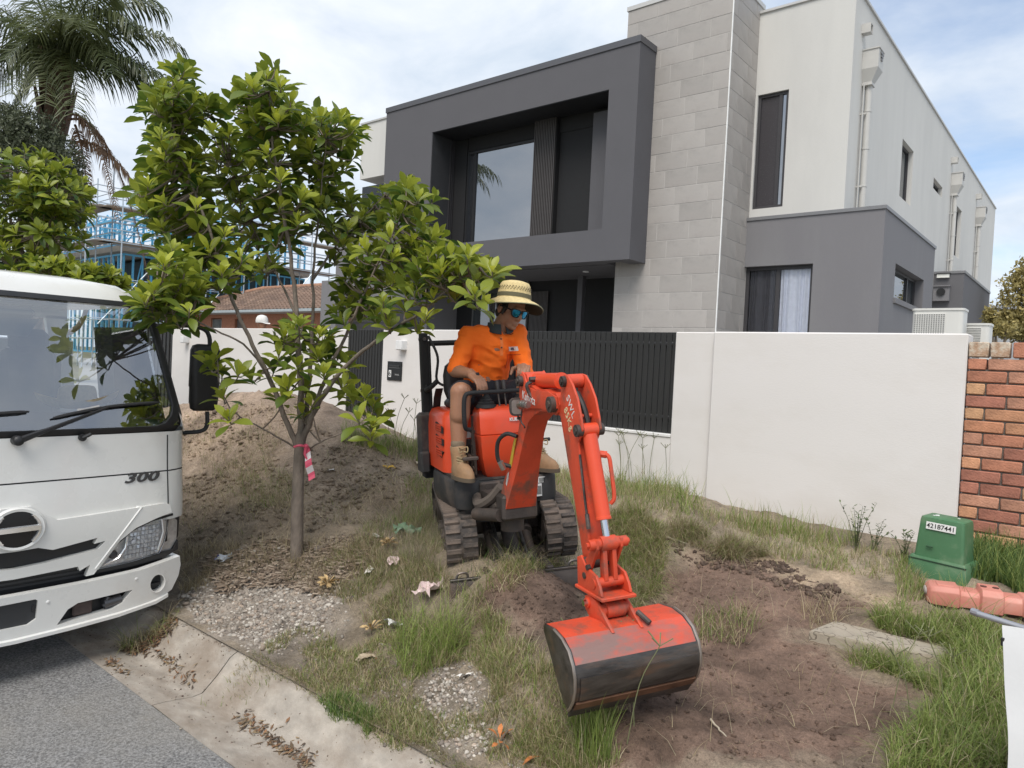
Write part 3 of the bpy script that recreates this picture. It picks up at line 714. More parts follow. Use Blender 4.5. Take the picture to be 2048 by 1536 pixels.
b = MB(); wl_(b, -2.659, -.785, 5.895, 6.13, .1, TOPZ, .01); b.build('tall_panel', M_WALL, wr)
fp = thing('batten_fence', 'black vertical batten fence panel set above the low white wall behind the operator', 'fence', (-3.94, 6.02, 1.0))
bt = MB().box((0, 0, 0), (.052, .03, .925), .003).mesh('batten', M_BATTEN); n = 30
scr = MB().cyl((0, -.017, 0), (0, -.014, 0), .009, 8).mesh('screw_head', M_BLK, 40)
for i in range(n):
    bo = link('batten', bt, fp, loc=(-.865+i*(1.73/(n-1)), 0, .46))
MB().box((0, .035, .12), (1.76, .04, .055)).build('rail', M_BLK, fp, smooth=None); MB().box((0, .035, .80), (1.76, .04, .055)).build('rail', M_BLK, fp, smooth=None)
for z in (.14, .815): # dark fixing slots between battens
    fx = MB().ell((0, 0, 0), (.012, .005, .022), 8, 5).mesh('fixing', M_BLK, 60)
    for i in range(n-1): link('fixing', fx, fp, loc=(-.865+(i+.5)*(1.73/(n-1)), -.012, z))
# letterbox in the pier
lb = thing('letterbox', 'black letterbox numbered 6 set in the white pier beside the gate', 'letterbox', (0, 0, 0))
q = onY(789, 742, 5.92); lb.location = (q.x, 5.925, q.z)
MB().box((0, -.004, 0), (.265, .012, .235), .003).build('face_plate', mat('black_gloss', (.012, .012, .013), .25), lb)
MB().box((0, -.013, .062), (.19, .008, .022), .002).build('flap', mat('flap_black', (.03, .03, .03), .35), lb)
MB().box((0, -.0125, .040), (.19, .004, .003)).build('slot_edge', mat('dull_grey', (.25, .25, .25), .4), lb, smooth=None)
Mt = Matrix.Rotation(rad(90), 4, 'X')
M_WHT = mat('white_print', (.75, .75, .73), .5, .02, 5)
MB().box((-.075, -.0125, -.035), (.045, .004, .085), .001).build('number_plate', M_WHT, lb)
text_part('6', .085, lb, M_BLK, TR(-.075, -.0155, -.036) @ Mt, 'number')
text_part('MAIL', .032, lb, mat('grey_print', (.4, .4, .4), .5), TR(.055, -.0115, -.045) @ Mt, 'lettering', spacing=1.2)
# ------------------------------------------------------------------ brick wall
bw = thing('brick_wall', 'weathered orange brick wall at the right end of the white wall', 'wall', (-.78, 5.915, .3))
M_MORT = mat('mortar', (.17, .15, .13), .95, .25, 20, .8, 120)
BCOL = [(.47, .215, .12), (.42, .18, .11), (.50, .25, .14), (.34, .14, .095), (.50, .285, .155), (.43, .215, .14)]
BM = []
for i, c in enumerate(BCOL):
    m = mat('brick_%s' % 'abcdef'[i], c, .85, .30, 9, .7, 70, dirt=(.06, .04, .035), dirt_amt=.8, dirt_scale=34, dirt_lo=.62, dirt_hi=.72, obj_rand=.12); BM.append(m)
M_LICH = mat('brick_lichen', (.40, .26, .17), .9, .35, 9, .7, 70, dirt=(.58, .52, .42), dirt_amt=.9, dirt_scale=18, dirt_lo=.42, dirt_hi=.6)
WBR = 2.4
b = MB(); b.box((WBR/2, .065, .62), (WBR-.02, .10, 1.52)); b.build('mortar_core', M_MORT, bw, smooth=None)
BR = {}
def brick(w, h, mi, d=.105):
    k = (round(w, 3), round(h, 3), mi)
    if k not in BR: BR[k] = MB().box((0, 0, 0), (w, d, h), .006).mesh('brick', BM[mi] if mi >= 0 else M_LICH, 40)
    return BR[k]
def put(x0, w, zc, h, mi=None, dy=0):
    mi = rng.randrange(6) if mi is None else mi
    link('brick', brick(w, h, mi), bw, loc=(x0+w/2, .0515+dy+rng.uniform(-.0025, .0025), zc), rot=(rng.uniform(-.008, .008), rng.uniform(-.006, .006), rng.uniform(-.008, .008)))
P = .0862; zt = 1.875-.3
for k in range(17):
    zc = zt-.118-P*(k+.5)+.0
    x = 0.0
    if k % 2 == 0: put(0, .108, zc, .076); x = .118
    while x < WBR-.05:
        w = min(.23, WBR-x)
        put(x, w, zc, .076); x += .24
x = 0.0
while x < WBR-.1: # capping course laid on edge
    put(x, .112 if x > 0 else .118, zt-.06, .104, -1 if (x < .13 or rng.random() < .25) else None, -.008); x += .128
# ------------------------------------------------------------------ background: palm, shrubs, brick house, steel frame, far right
def at_D(px, py, D): return Vector((0, 0, EYE))+pix_ray(px, py)*D
# palm
M_PTR = mat('palm_trunk', (.14, .105, .08), .95, .3, 5, .8, 30, stretch=(1, 1, 3))
M_PBOOT = mat('palm_boot', (.125, .075, .05), .9, .35, 6, .6, 30, stretch=(2, 2, .4))
M_PFR = leaf_mat('palm_green', (.035, .055, .024), (.15, .17, .055), rough=.45, trans=.3)
M_PDEAD = leaf_mat('palm_dead', (.16, .085, .05), (.30, .19, .11), rough=.8, trans=.15)
PD = 16.5
pc = at_D(112, 150, PD); gz = .40
palm = thing('palm_tree', 'tall feathery palm with brown dead fronds hanging below its crown at the left', 'tree', (pc.x, pc.y, gz))
PI_ = Matrix.Translation(-Vector((pc.x, pc.y, gz)))
b = MB(); hz = pc.z-gz
b.tube([(0, 0, -.2), (.03, 0, hz*.3), (.02, .02, hz*.6), (0, 0, hz-1.3), (0, 0, hz-.3)], [.24, .20, .19, .22, .26], 14); b.build('trunk', M_PTR, palm, smooth=60)
r4 = random.Random(3)
for i in range(26):   # old leaf bases clasping the top of the trunk
    a = i*2.4; z = hz-1.5+i*.06; d = Vector((math.cos(a), math.sin(a), 0)); w = d.cross(Vector((0, 0, 1)))
    b = MB(); b.loft([[d*(.20+.02)+w*x*.16+Vector((0, 0, z))+d*(.02*(1-x*x)) for x in (-1, 0, 1)], [d*.31+w*x*.13+Vector((0, 0, z+.45))+d*(.03*(1-x*x)) for x in (-1, 0, 1)], [d*.44+w*x*.05+Vector((0, 0, z+1.0)) for x in (-1, 0, 1)]], closed=False, cap=False); b.build('leaf_base', M_PBOOT, palm, smooth=80)
def frond(base, tip, sag, m, tint, n=64, ll=.75, droop=.9, seed=0, hang=0.0):
    """A feather frond from base to tip: arching rib with drooping leaflets both sides."""
    r_ = random.Random(seed); base, tip = Vector(base), Vector(tip); mid = base.lerp(tip, .5)+Vector((0, 0, sag))
    def pt(t): return base*(1-t)**2+mid*2*t*(1-t)+tip*t*t
    P = [pt(i/20) for i in range(21)]
    b = MB(); b.tube([PI_ @ p for p in P], [.030*(1-.85*i/20) for i in range(21)], 5)
    nv = len(b.v); V = list(b.v); F = list(b.f)
    T = [tint*.6]*nv
    for i in range(n):
        t = .10+.90*i/n; p = pt(t); tg = (pt(min(1, t+.02))-pt(t-.02)).normalized(); sd = tg.cross(Vector((0, 0, 1)))
        sd = sd.normalized() if sd.length > .05 else Vector((1, 0, 0)); L = ll*(math.sin(min(1, t*1.15+.12)*math.pi*.86)**.6)*r_.uniform(.8, 1.15)
        for s in (-1, 1):
            d0 = (sd*s*r_.uniform(.7, 1.0)+tg*.75+Vector((0, 0, r_.uniform(-.15, .45)))).normalized(); d1 = (d0+Vector((0, 0, -droop*r_.uniform(.7, 1.4)-hang))).normalized(); d2 = (d1+Vector((0, 0, -droop*.9-hang))).normalized()
            q0, q1, q2, q3 = p, p+d0*L*.35, p+d0*L*.35+d1*L*.35, p+d0*L*.35+d1*L*.35+d2*L*.30; w = tg*.017
            k = len(V); V += [tuple(PI_ @ x) for x in (q0-w*.5, q0+w*.5, q1+w, q1-w, q2+w*.8, q2-w*.8, q3)]; F += [(k, k+1, k+2, k+3), (k+3, k+2, k+4, k+5), (k+5, k+4, k+6)]; tt = max(0, min(1, tint+r_.uniform(-.2, .2))); T += [tt]*7
    bb = MB(); bb.v = V; bb.f = F; bb.mi = [0]*len(F); me = bb.mesh('frond', m, 60); a = me.color_attributes.new('tint', 'FLOAT_COLOR', 'POINT'); a.data.foreach_set('color', np.stack([np.array(T)]*3+[np.ones(len(T))], 1).astype(np.float32).ravel())
    return link('frond', me, palm)
hub = at_D(112, 130, PD)
spec = [(350, 85, .0, 1.0, .35), (300, 150, -.3, .9, .3), (215, -10, -.9, 1.3, .55), (170, 60, -2.2, 1.2, .75), (130, 40, -2.6, .9, .85), (60, 60, -2.4, 1.0, .7), (10, 120, -1.2, .9, .4), (-80, 60, -.3, 1.2, .35), (-60, 170, .2, .6, .3), (250, -120, .6, 1.6, .5), (100, -200, .5, 1.8, .5), (-40, -120, .3, 1.6, .45), (330, 200, .9, .8, .25), (40, -40, 1.6, 1.4, .4), (200, -60, 1.8, 1.4, .4), (-120, 0, 1.4, 1.2, .4), (320, 20, 1.0, 1.3, .4), (20, 220, -.6, .7, .3), (410, 240, .4, 1.25, .3), (150, 230, -1.6, 1.5, .5), (90, 210, -1.5, 1.4, .6), (230, 150, -1.2, 1.4, .5), (20, 190, -1.3, 1.3, .45), (270, 60, -.6, 1.5, .5)]
for i, (px, py, dd, sag, ti) in enumerate(spec):
    frond(hub+Vector((r4.uniform(-.15, .15), r4.uniform(-.15, .15), r4.uniform(-.3, .2))), at_D(px, py, PD+dd), sag, M_PFR, ti, 66, 1.15, 1.0, i)
for i, (bx_, by_, px, py, dd, sag, ll) in enumerate(((140, 230, 238, 440, -.3, 1.35, .55), (140, 285, 305, 440, .2, 1.1, .5), (150, 250, 180, 430, -.5, .6, .5), (135, 240, 310, 620, .5, 2.6, .4))):
    frond(at_D(bx_, by_, PD-.1), at_D(px, py, PD+dd), sag, M_PDEAD, .5, 70, ll, .6, 50+i, 1.6)
# small-leaved shrub mass wrapped round the palm trunk
def leafy(name, label, cat, base, blobs, n, size, m, seed, aspect=.45, trunk=None, parent_parts=True):
    r_ = np.random.default_rng(seed); V = []; k = len(blobs); idx = r_.integers(0, k, n)
    C_ = np.array([b_[0] for b_ in blobs])[idx]; R_ = np.array([b_[1] for b_ in blobs])[idx]
    d = r_.normal(size=(n, 3)); d /= np.linalg.norm(d, axis=1)[:, None]; rad_ = r_.uniform(.25, 1, n)**.45
    # lumpy outline
    lump = 1+.28*np.sin(d[:, 0]*5+idx*1.7)*np.sin(d[:, 1]*6+idx)*np.cos(d[:, 2]*5)
    P = C_+d*R_*(rad_*lump)[:, None]
    e1 = r_.normal(size=(n, 3)); e1[:, 2] += .2; e1 /= np.linalg.norm(e1, axis=1)[:, None]; e2 = np.cross(e1, r_.normal(size=(n, 3))); e2 /= np.linalg.norm(e2, axis=1)[:, None]
    s = size*r_.uniform(.6, 1.3, n)[:, None]; Q = np.stack([P, P+e1*s*.5+e2*s*aspect*.5, P+e1*s, P+e1*s*.5-e2*s*aspect*.5], 1).reshape(-1, 3)
    F = np.arange(n*4).reshape(-1, 4); T = np.clip(r_.uniform(.1, .9, n)+.12*r_.normal(size=n), 0, 1)
    t = thing(name, label, cat, base); base = np.array(base)
    link('foliage', np_mesh('foliage', Q-base, F, m, False, {'tint': np.repeat(np.stack([T]*3, 1), 4, 0)}), t)['kind'] = 'stuff'
    b = MB(); top = C_.mean(0)-base; b.tube([(0, 0, -.1), tuple(top*.5), tuple(top)], trunk or [.10, .07, .03], 8); b.build('trunk', M_BARK_B, t)
    for i, b_ in enumerate(blobs): bb = MB(); c = np.array(b_[0])-base; bb.tube([tuple(top*.5), tuple((top*.5+c)/2+[0.05, 0, .05]), tuple(c)], [.05, .035, .015], 6); bb.build('limb', M_BARK_B, t)
    return t
M_BARK_B = mat('far_bark', (.16, .13, .10), .9, .2, 6)
M_GREYL = leaf_mat('grey_green_leaf', (.05, .062, .036), (.14, .16, .09), rough=.6, trans=.2)
M_OLIVE = leaf_mat('olive_leaf', (.20, .175, .06), (.52, .43, .17), rough=.55, trans=.3)
M_DARKL = leaf_mat('dark_leaf', (.015, .028, .010), (.05, .075, .022), rough=.5, trans=.2)
def blb(px, py, rx, ry, D, dd=0.0): c = at_D(px, py, D+dd); k = (D+dd)/FPX; return (tuple(c), (rx*k, rx*k, ry*k))
c_ = at_D(80, 700, 15.2)
leafy('grey_shrub', 'grey green fine leaved shrub mass climbing round the palm trunk', 'shrub', (c_.x, c_.y, .4), [blb(60, 270, 60, 55, 15.2), blb(105, 320, 55, 55, 15.2), blb(30, 330, 65, 60, 15.2), blb(130, 380, 42, 50, 15.2), blb(70, 400, 75, 60, 15.2), blb(150, 420, 20, 35, 15.2), blb(10, 250, 50, 40, 15.4)], 26000, .085, M_GREYL, 4, .4)
c_ = at_D(2040, 700, 19)
leafy('olive_tree', 'yellow green small leaved tree at the right edge behind the brick wall', 'tree', (c_.x, c_.y, .4), [blb(2040, 610, 42, 75, 19), blb(2070, 560, 40, 50, 19), blb(2030, 650, 36, 30, 19), blb(2085, 630, 50, 60, 19)], 9000, .11, M_OLIVE, 8, .5)
c_ = at_D(1990, 700, 14)
leafy('olive_shrub', 'thin yellow green shrub poking above the brick wall at the right', 'shrub', (c_.x, c_.y, .4), [blb(1978, 632, 10, 14, 14), blb(1990, 655, 16, 18, 14), blb(2012, 660, 22, 16, 14)], 1100, .085, M_OLIVE, 9, .45, [.03, .02, .01])
for i, (px, py, rx, ry, D, lb_) in enumerate(((20, 560, 90, 60, 21, 'dark tree crown low behind the broadleaf tree at far left'),)):
    c_ = at_D(px, 690, D); leafy('background_tree', lb_, 'tree', (c_.x, c_.y, .4), [blb(px, py, rx, ry, D), blb(px+rx*.6, py+ry*.3, rx*.6, ry*.6, D), blb(px-rx*.5, py+ry*.4, rx*.7, ry*.6, D)], 7000, .16*D/20, M_DARKL, 30+i, .5)
# far wall at the right, behind the olive tree
q0, q1 = at_D(1984, 617, 32), at_D(2080, 612, 32)
fh = thing('far_building', 'low pale grey building far behind the brick wall at the right edge', 'building', (q0.x, q0.y, .4))
b = MB(); b.box((2.0, 1.5, (q0.z-.4)/2), (4.6, 3.0, q0.z-.4), M=Matrix.Rotation(math.atan2(cr2.y, cr2.x), 4, 'Z')); b.build('wall', mat('far_render', (.34, .35, .36), .8), fh, smooth=None)
b = MB(); b.box((2.0, 1.5, q0.z-.4+.06), (4.8, 3.2, .12), M=Matrix.Rotation(math.atan2(cr2.y, cr2.x), 4, 'Z')); b.build('roof', mat('far_roof', (.30, .31, .33), .6), fh, smooth=None)
# brick house with tiled roof beyond the side boundary
M_FBR = mat('far_brick', (.33, .145, .085), .9, .2, 14, .3, 40)
M_RT = [mat('roof_tile_%s' % c, col, .85, .25, 5, .4, 40, dirt=(.10, .075, .06), dirt_amt=.6, dirt_scale=3, obj_rand=.18) for c, col in (('a', (.19, .125, .09)), ('b', (.23, .155, .11)), ('c', (.15, .10, .075)))]
HY = 18.6
e0 = onY(384, 625, HY); e1 = onY(660, 619, HY); ez = e0.z
bh = thing('brick_house', 'low brick house with brown tiled hip roof and grey gutter behind the white wall', 'house', (e0.x, HY, .4))
hx0, hx1 = -3.6, e1.x-e0.x+2.5; hz = ez-.4
b = MB(); wall_holes(b, 'y', .6, .2, hx0+.6, hx1, 0, hz-.02, [(.9, 2.0, .4, hz-.25), (3.3, 4.1, .0, hz-.3)]); b.box(((hx0+.6+hx1)/2, 5.5, hz/2), (hx1-hx0-.6, 9.4, hz)); b.build('wall', M_FBR, bh, smooth=None)
b = MB(); b.box((1.45, .72, hz*.55), (1.1, .04, hz*.7)); w_ = b.build('window', mat('far_window', (.04, .045, .05), .2), bh, smooth=None)
for i in range(9): MB().box((.95+i*.125, .68, hz*.55), (.018, .018, hz*.7)).build('window_bar', mat('bar_white', (.45, .45, .42), .5), w_, smooth=None)
b = MB(); b.box((3.7, .75, hz*.45), (.8, .04, hz*.88)); d_ = b.build('door', mat('far_door', (.10, .09, .08), .6), bh, smooth=None)
for i in range(7): b = MB(); b.tube([(3.35, .70, .3+i*.3), (4.05, .70, .6+i*.3)], .012, 4); b.tube([(4.05, .70, .3+i*.3), (3.35, .70, .6+i*.3)], .012, 4); b.build('screen_bar', MATS['bar_white'], d_, smooth=None)
MB().box(((hx0+hx1)/2, -.06, hz+.0), (hx1-hx0, .12, .13), .02).build('gutter', mat('gutter_grey', (.32, .36, .37), .5), bh)
MB().box(((hx0+hx1)/2, .3, hz-.06), (hx1-hx0, .62, .03)).build('eave', mat('eave_grey', (.32, .31, .29), .8), bh, smooth=None)
MB().box((4.6, .05, hz-.12), (.12, .12, .2)).build('gutter_outlet', mat('outlet_white', (.6, .6, .58), .6), bh, smooth=None)
pitch = math.atan(.40); run = 4.2; tw_, th_ = .30, .34; cs, sn = math.cos(pitch), math.sin(pitch)
prof = [(-.15, .012), (-.10, .05), (-.05, .055), (0, .022), (.05, .010), (.10, .010), (.15, .014)]
tm = []
for m in M_RT:
    b = MB(); n = len(prof); b.v = [(x, 0, z) for x, z in prof]+[(x, th_*1.06, z-.030) for x, z in prof]+[(x, 0, z-.028) for x, z in prof]; b.f = [(i, i+1, n+i+1, n+i) for i in range(n-1)]+[(2*n+i, 2*n+i+1, i+1, i) for i in range(n-1)]; b.mi = [0]*len(b.f); tm.append(b.mesh('roof_tile', m))
RM = rm(('X', math.degrees(pitch))); nrow = int(run/cs/th_)
for r in range(nrow):
    y = -.08+r*th_*cs; z = hz+.07+r*th_*sn; x0 = hx0+r*th_*cs*.95; k = 0; x = x0
    far = MB(); 
    while x < hx1:
        vis = -.4 < x < 5.6
        if vis and r < 13: link('roof_tile', tm[rng.randrange(3)], bh, loc=(x+.15, y, z), rot=(pitch, 0, 0))
        else: far.v += [tuple(TR(x+.15, y, z) @ RM @ Vector(p)) for p in [v.co for v in tm[0].vertices]]; o_ = len(far.v)-len(tm[0].vertices); far.f += [tuple(i+o_ for i in p.vertices) for p in tm[0].polygons]; far.mi += [0]*len(tm[0].polygons)
        x += tw_
    if far.v: o = far.build('roof_tiles', M_RT[0], bh, smooth=None); o['kind'] = 'stuff'
b = MB(); zt = hz+.05+nrow*th_*sn; yt = -.08+nrow*th_*cs; xr = hx0+nrow*th_*cs*.95; b.add([(hx0, -.1, hz+.02), (hx1, -.1, hz+.02), (hx1, yt, zt-.03), (xr, yt, zt-.03), (hx0, yt*2+.1, hz+.02), (hx1, yt*2+.1, hz+.02)], [(0, 1, 2, 3), (0, 3, 4), (3, 2, 5, 4)]); b.build('roof_deck', M_RT[2], bh, smooth=None)
cap = MB().lathe([(.12, 0), (.13, .42)], 10, Matrix.Identity(4)).mesh('ridge_cap', mat('ridge_cap', (.36, .20, .13), .85, .2, 6, .3, 40), 60)
def caps_line(a, c):
    a, c = Vector(a), Vector(c); d = (c-a); n = int(d.length/.40); q = d.to_track_quat('Z', 'Y').to_euler()
    for i in range(n): link('ridge_cap', cap, bh, loc=a+d*i/n, rot=q)
caps_line((xr, yt, zt+.02), (xr+6.6, yt, zt+.02)); caps_line((hx0, -.08, hz+.06), (xr, yt, zt+.04))
# second hip of the same roof, further left and nearer
q = onY(300, 588, 20.5); MB().hull([(q.x-e0.x-3, 20.5-HY+2, q.z-1.6-.4), (q.x-e0.x+3, 20.5-HY+2, q.z-1.6-.4), (q.x-e0.x-.4, 20.5-HY+4, q.z-.4), (q.x-e0.x+.4, 20.5-HY+4, q.z-.4), (q.x-e0.x-3, 20.5-HY+6, q.z-1.6-.4), (q.x-e0.x+3, 20.5-HY+6, q.z-1.6-.4)]).build('rear_roof', M_RT[1], bh, smooth=None)
# person with a white cap behind the wall
pq = at_D(524, 646, 12.6); wk = thing('person', 'person in a white cap standing behind the white wall, only the head showing', 'person', (pq.x, pq.y, .4))
# steel house frame with scaffold, further off
M_BLUE = mat('blue_steel', (.11, .42, .66), .45, .12, 5, metal=.2)
M_GALV = mat('scaffold_galv', (.50, .56, .60), .4, .1, 5, metal=.5)
M_DECK = mat('scaffold_deck', (.30, .25, .20), .9, .2, 5)
M_SLAB = mat('concrete_slab', (.36, .33, .29), .9, .15, 3)
BD = 38.0; fc = at_D(246, 560, BD)
sfb = thing('steel_frame_building', 'two storey house under construction with bright blue steel framing', 'building', (fc.x, fc.y, .4))
def zpx(y): return 1.55+(693.6-y)*BD/FPX-.4
zs = dict(g=zpx(610), g2=zpx(507), s1=zpx(494), u0=zpx(490), u1=zpx(436), t=zpx(408))
LX, LY = -9.0, 11.0
stud = {}
def stud_at(h): 
    k = round(h, 2)
    if k not in stud: stud[k] = MB().box((0, 0, h/2), (.09, .09, h)).mesh('stud', M_BLUE)
    return stud[k]
for (za, zb) in ((zs['g']-2.6, zs['g2']), (zs['u0'], zs['u1'])):
    n = 15
    for i in range(n): link('stud', stud_at(zb-za), sfb, loc=(LX*i/(n-1), 0, za))
    n = 24
    for i in range(1, n): link('stud', stud_at(zb-za), sfb, loc=(0, LY*i/(n-1), za))
    n = 12
    for i in range(1, n): link('stud', stud_at(zb-za), sfb, loc=(LX*.55, LY*i/(n-1), za))
    for z in (za+.05, za+(zb-za)*.5, zb-.05):
        MB().box((LX/2, -.05, z), (-LX, .05, .10)).build('plate', M_BLUE, sfb, smooth=None); MB().box((.05, LY/2, z), (.05, LY, .10)).build('plate', M_BLUE, sfb, smooth=None)
    for k in range(4): b = MB(); b.tube([(.04, LY*k/4, za), (.04, LY*(k+.35)/4, zb)], .035, 4); b.build('brace', M_BLUE, sfb, smooth=None)
    for k in range(3): b = MB(); b.tube([(LX*k/3, -.04, za), (LX*(k+.4)/3, -.04, zb)], .035, 4); b.build('brace', M_BLUE, sfb, smooth=None)
MB().box((LX/2, LY/2, zs['s1']-.10), (-LX+.5, LY+.5, .28)).build('floor_slab', M_SLAB, sfb, smooth=None)
MB().box((LX/2+.8, LY/2+.8, (zs['g']-2.6+zs['g2'])/2), (-LX-1.6, LY-1.6, zs['g2']-zs['g']+2.4)).build('interior_shade', mat('interior_shade', (.035, .06, .075), .8, .3, 2), sfb, smooth=None)  # dark solid inside the frame, interior shade put into its colour
for i in range(11):   # open web roof trusses
    y = LY*i/10; b = MB(); z0, z1 = zs['u1']+.02, zs['t']
    b.tube([(.3, y, z0), (LX*.98, y, z0)], .04, 4); b.tube([(.3, y, z0+.1), (LX*.3, y, z1), (LX*.98, y, z0+.5)], .04, 4)
    for k in range(9): x0 = .3+(LX-.3)*k/9; x1 = .3+(LX-.3)*(k+.5)/9; b.tube([(x0, y, z0), (x1, y, z0+(z1-z0)*min(1, .25+k/9*1.4)*.8)], .028, 4); b.tube([(x1, y, z0+(z1-z0)*min(1, .25+k/9*1.4)*.8), (.3+(LX-.3)*(k+1)/9, y, z0)], .028, 4)
    b.build('roof_truss', M_BLUE, sfb, smooth=None)
b = MB()
for k in range(22): y0, y1 = LY*k/22, LY*(k+1)/22; b.tube([(.06, y0, zs['u1']+.05), (.06, (y0+y1)/2, zs['t']-.05), (.06, y1, zs['u1']+.05)], .03, 4)
b.tube([(.06, 0, zs['t']), (.06, LY, zs['t'])], .045, 4); b.build('edge_truss', M_BLUE, sfb, smooth=None)
sc = thing('scaffold', 'silver tube scaffold wrapped round the blue steel frame building', 'scaffold', (fc.x, fc.y, .4))
pole = {}
def spole(x, y, z0, z1): b = MB(); b.tube([(x, y, z0), (x, y, z1)], .034, 5); b.build('pole', M_GALV, sc, smooth=60)
xs_ = [1.0-2.0*i for i in range(6)]; ys_ = [-1.0+2.2*i for i in range(7)]
for i, x in enumerate(xs_): spole(x, -1.0, 0, zs['t']+.7+.5*(i % 2)); spole(x, -2.2, 0, zs['t']+.4)
for i, y in enumerate(ys_): spole(1.0, y, 0, zs['t']+.6+.9*(i % 2 == 0)); spole(2.2, y, 0, zs['t']+.4)
spole(1.0, -1.0, 0, zs['t']+2.1)
for z in (1.5, 2.5, 3.5, 4.5, zs['s1']-.1, zs['s1']+.5, zs['s1']+1.0, zs['u1']-.5, zs['u1']+.15, zs['u1']+.7, zs['t']+.25):
    for o in (1.0, 2.2):
        b = MB(); b.tube([(xs_[-1]-.5, -o, z), (o, -o, z)], .028, 5); b.build('ledger', M_GALV, sc); b = MB(); b.tube([(o, -o, z), (o, ys_[-1], z)], .028, 5); b.build('ledger', M_GALV, sc)
for z in (zs['s1']-.05, zs['u1']+.1): MB().box((-4.2, -1.6, z), (11.6, 1.0, .06)).build('deck', M_DECK, sc, smooth=None); MB().box((1.6, 5.3, z), (1.0, 14, .06)).build('deck', M_DECK, sc, smooth=None); MB().box((1.05, 5.3, z+.10), (.03, 14, .16)).build('toe_board', M_DECK, sc, smooth=None); MB().box((-4.2, -1.05, z+.10), (11.6, .03, .16)).build('toe_board', M_DECK, sc, smooth=None)
for k in range(4): b = MB(); b.tube([(2.25, -2+4.4*k, 2.2+(k % 2)*.0), (2.25, 1.6+4.4*k, 6.6)], .03, 5); b.build('brace', M_GALV, sc)
# ------------------------------------------------------------------ light truck
M_TW = mat('truck_white', (.74, .735, .70), .28, .03, 2.5, coat=.6, dirt=(.58, .53, .46), dirt_amt=.55, dirt_scale=2.2, dirt_lo=.52, dirt_hi=.82)
M_TB = mat('truck_black_plastic', (.018, .018, .019), .5, .15, 12, .1, 200)
M_RUB = mat('rubber', (.02, .02, .021), .7, .15, 12, .2, 80)
M_CHR = mat('chrome', (.84, .85, .86), .12, .03, 6, metal=.72, rvar=.04)
M_GREYB = mat('badge_grey', (.11, .11, .115), .35, .05, 6, metal=.6)
M_INT = mat('cab_interior', (.10, .10, .105), .85, .1, 6)
M_WS = glass_mat('windscreen', tint=(.96, 1, 1), see=.98, ior=3.1)
truck = thing('truck', 'white forward control light truck parked nose out at the kerb', 'truck', (-4.35, 1.24, ROAD))
# local frame: x forward, y to the kerb side, z up from the road
HW = .945
def face_x(y, z):
    """Front skin: bulged across, raked above the waist."""
    bow = -.045*(abs(y)/HW)**2.5
    rake = -max(0, z-1.30)*.30 - max(0, z-1.92)*1.4*(z-1.92)
    nose = .035*math.exp(-((z-.75)/.28)**2)
    return bow+rake+nose
def outline(z):
    """Half width of the cab at a height."""
    if z < 1.28: return HW-.012*max(0, (.5-z))
    return HW-.005-(z-1.28)*.185-max(0, z-1.90)**2*2.0
def ring(z, ny=17, inset=0.0, back=-1.55, rc=.13):
    w = outline(z)-inset; pts = []
    rc = min(rc, w*.5)
    # kerb-side rear -> front -> other side
    pts.append((back, w, z))
    for a in (0, 22, 45, 68): pts.append((face_x(w, z)-rc+rc*math.sin(rad(a))-inset, w-rc+rc*math.cos(rad(a)), z))
    for i in range(ny): y = (w-rc)*(1-2*i/(ny-1)); pts.append((face_x(y, z)-inset, y, z))
    for a in (68, 45, 22, 0): pts.append((face_x(w, z)-rc+rc*math.sin(rad(a))-inset, -(w-rc+rc*math.cos(rad(a))), z))
    pts.append((back, -w, z)); return pts
# body shell in bands so that the windscreen opening and the panel gaps are real
WZ0, WZ1 = 1.31, 2.05
b = MB(); b.loft([ring(z) for z in (.74, .80, .88, .96, 1.03)], closed=True, cap=False); b.build('front_panel', M_TW, truck, smooth=40)
b = MB(); b.loft([ring(z) for z in (1.038, 1.08, 1.13, 1.20, 1.27)], closed=True, cap=False); b.build('upper_panel', M_TW, truck, smooth=40)
b = MB(); b.loft([ring(z, inset=.012) for z in (.60, .74, 1.03, 1.25)], cap=False); b.build('cab_liner', M_TB, truck, smooth=40)
rings = [ring(z) for z in (2.02, 2.05, 2.08, 2.105)]
top = [[(x*.94-.06, y*.92, 2.14) for x, y, z in ring(2.105)], [(x*.8-.2, y*.6, 2.165) for x, y, z in ring(2.105)]]
b = MB(); b.loft(rings+top, cap=True); b.build('roof', M_TW, truck, smooth=50)
# windscreen with its black surround and the pillars
def ws(y, z, off=0.0): return (face_x(y, z)+off, y, z)
def ws_outline(ins, off, n=10):
    z0, z1 = WZ0-.02+ins, WZ1-.02-ins; pts = []
    for cyl_, sgn in ((1, 1),):
        pass
    def w(z): return outline(z)-.055-ins
    r = .12
    for i in range(n+1): y = -w(z0+r)+r+(2*(w(z0+r)-r))*i/n; pts.append((y, z0))
    for a in (-60, -30, 0): pts.append((w(z0+r)-r+r*math.cos(rad(a)), z0+r+r*math.sin(rad(a))))
    for i in range(1, 6): z = z0+r+(z1-z0-2*r)*i/6; pts.append((w(z), z))
    for a in (0, 30, 60, 90): pts.append((w(z1-r)-r+r*math.cos(rad(a)), z1-r+r*math.sin(rad(a))))
    for i in range(1, n): y = w(z1)-r-(2*(w(z1)-r))*i/n; pts.append((y, z1))
    for a in (90, 120, 150, 180): pts.append((-w(z1-r)+r+r*math.cos(rad(a)), z1-r+r*math.sin(rad(a))))
    for i in range(1, 6): z = z1-r-(z1-z0-2*r)*i/6; pts.append((-w(z), z))
    for a in (180, 210, 240): pts.append((-w(z0+r)+r+r*math.cos(rad(a)), z0+r+r*math.sin(rad(a))))
    return [ws(y, z, off) for y, z in pts]
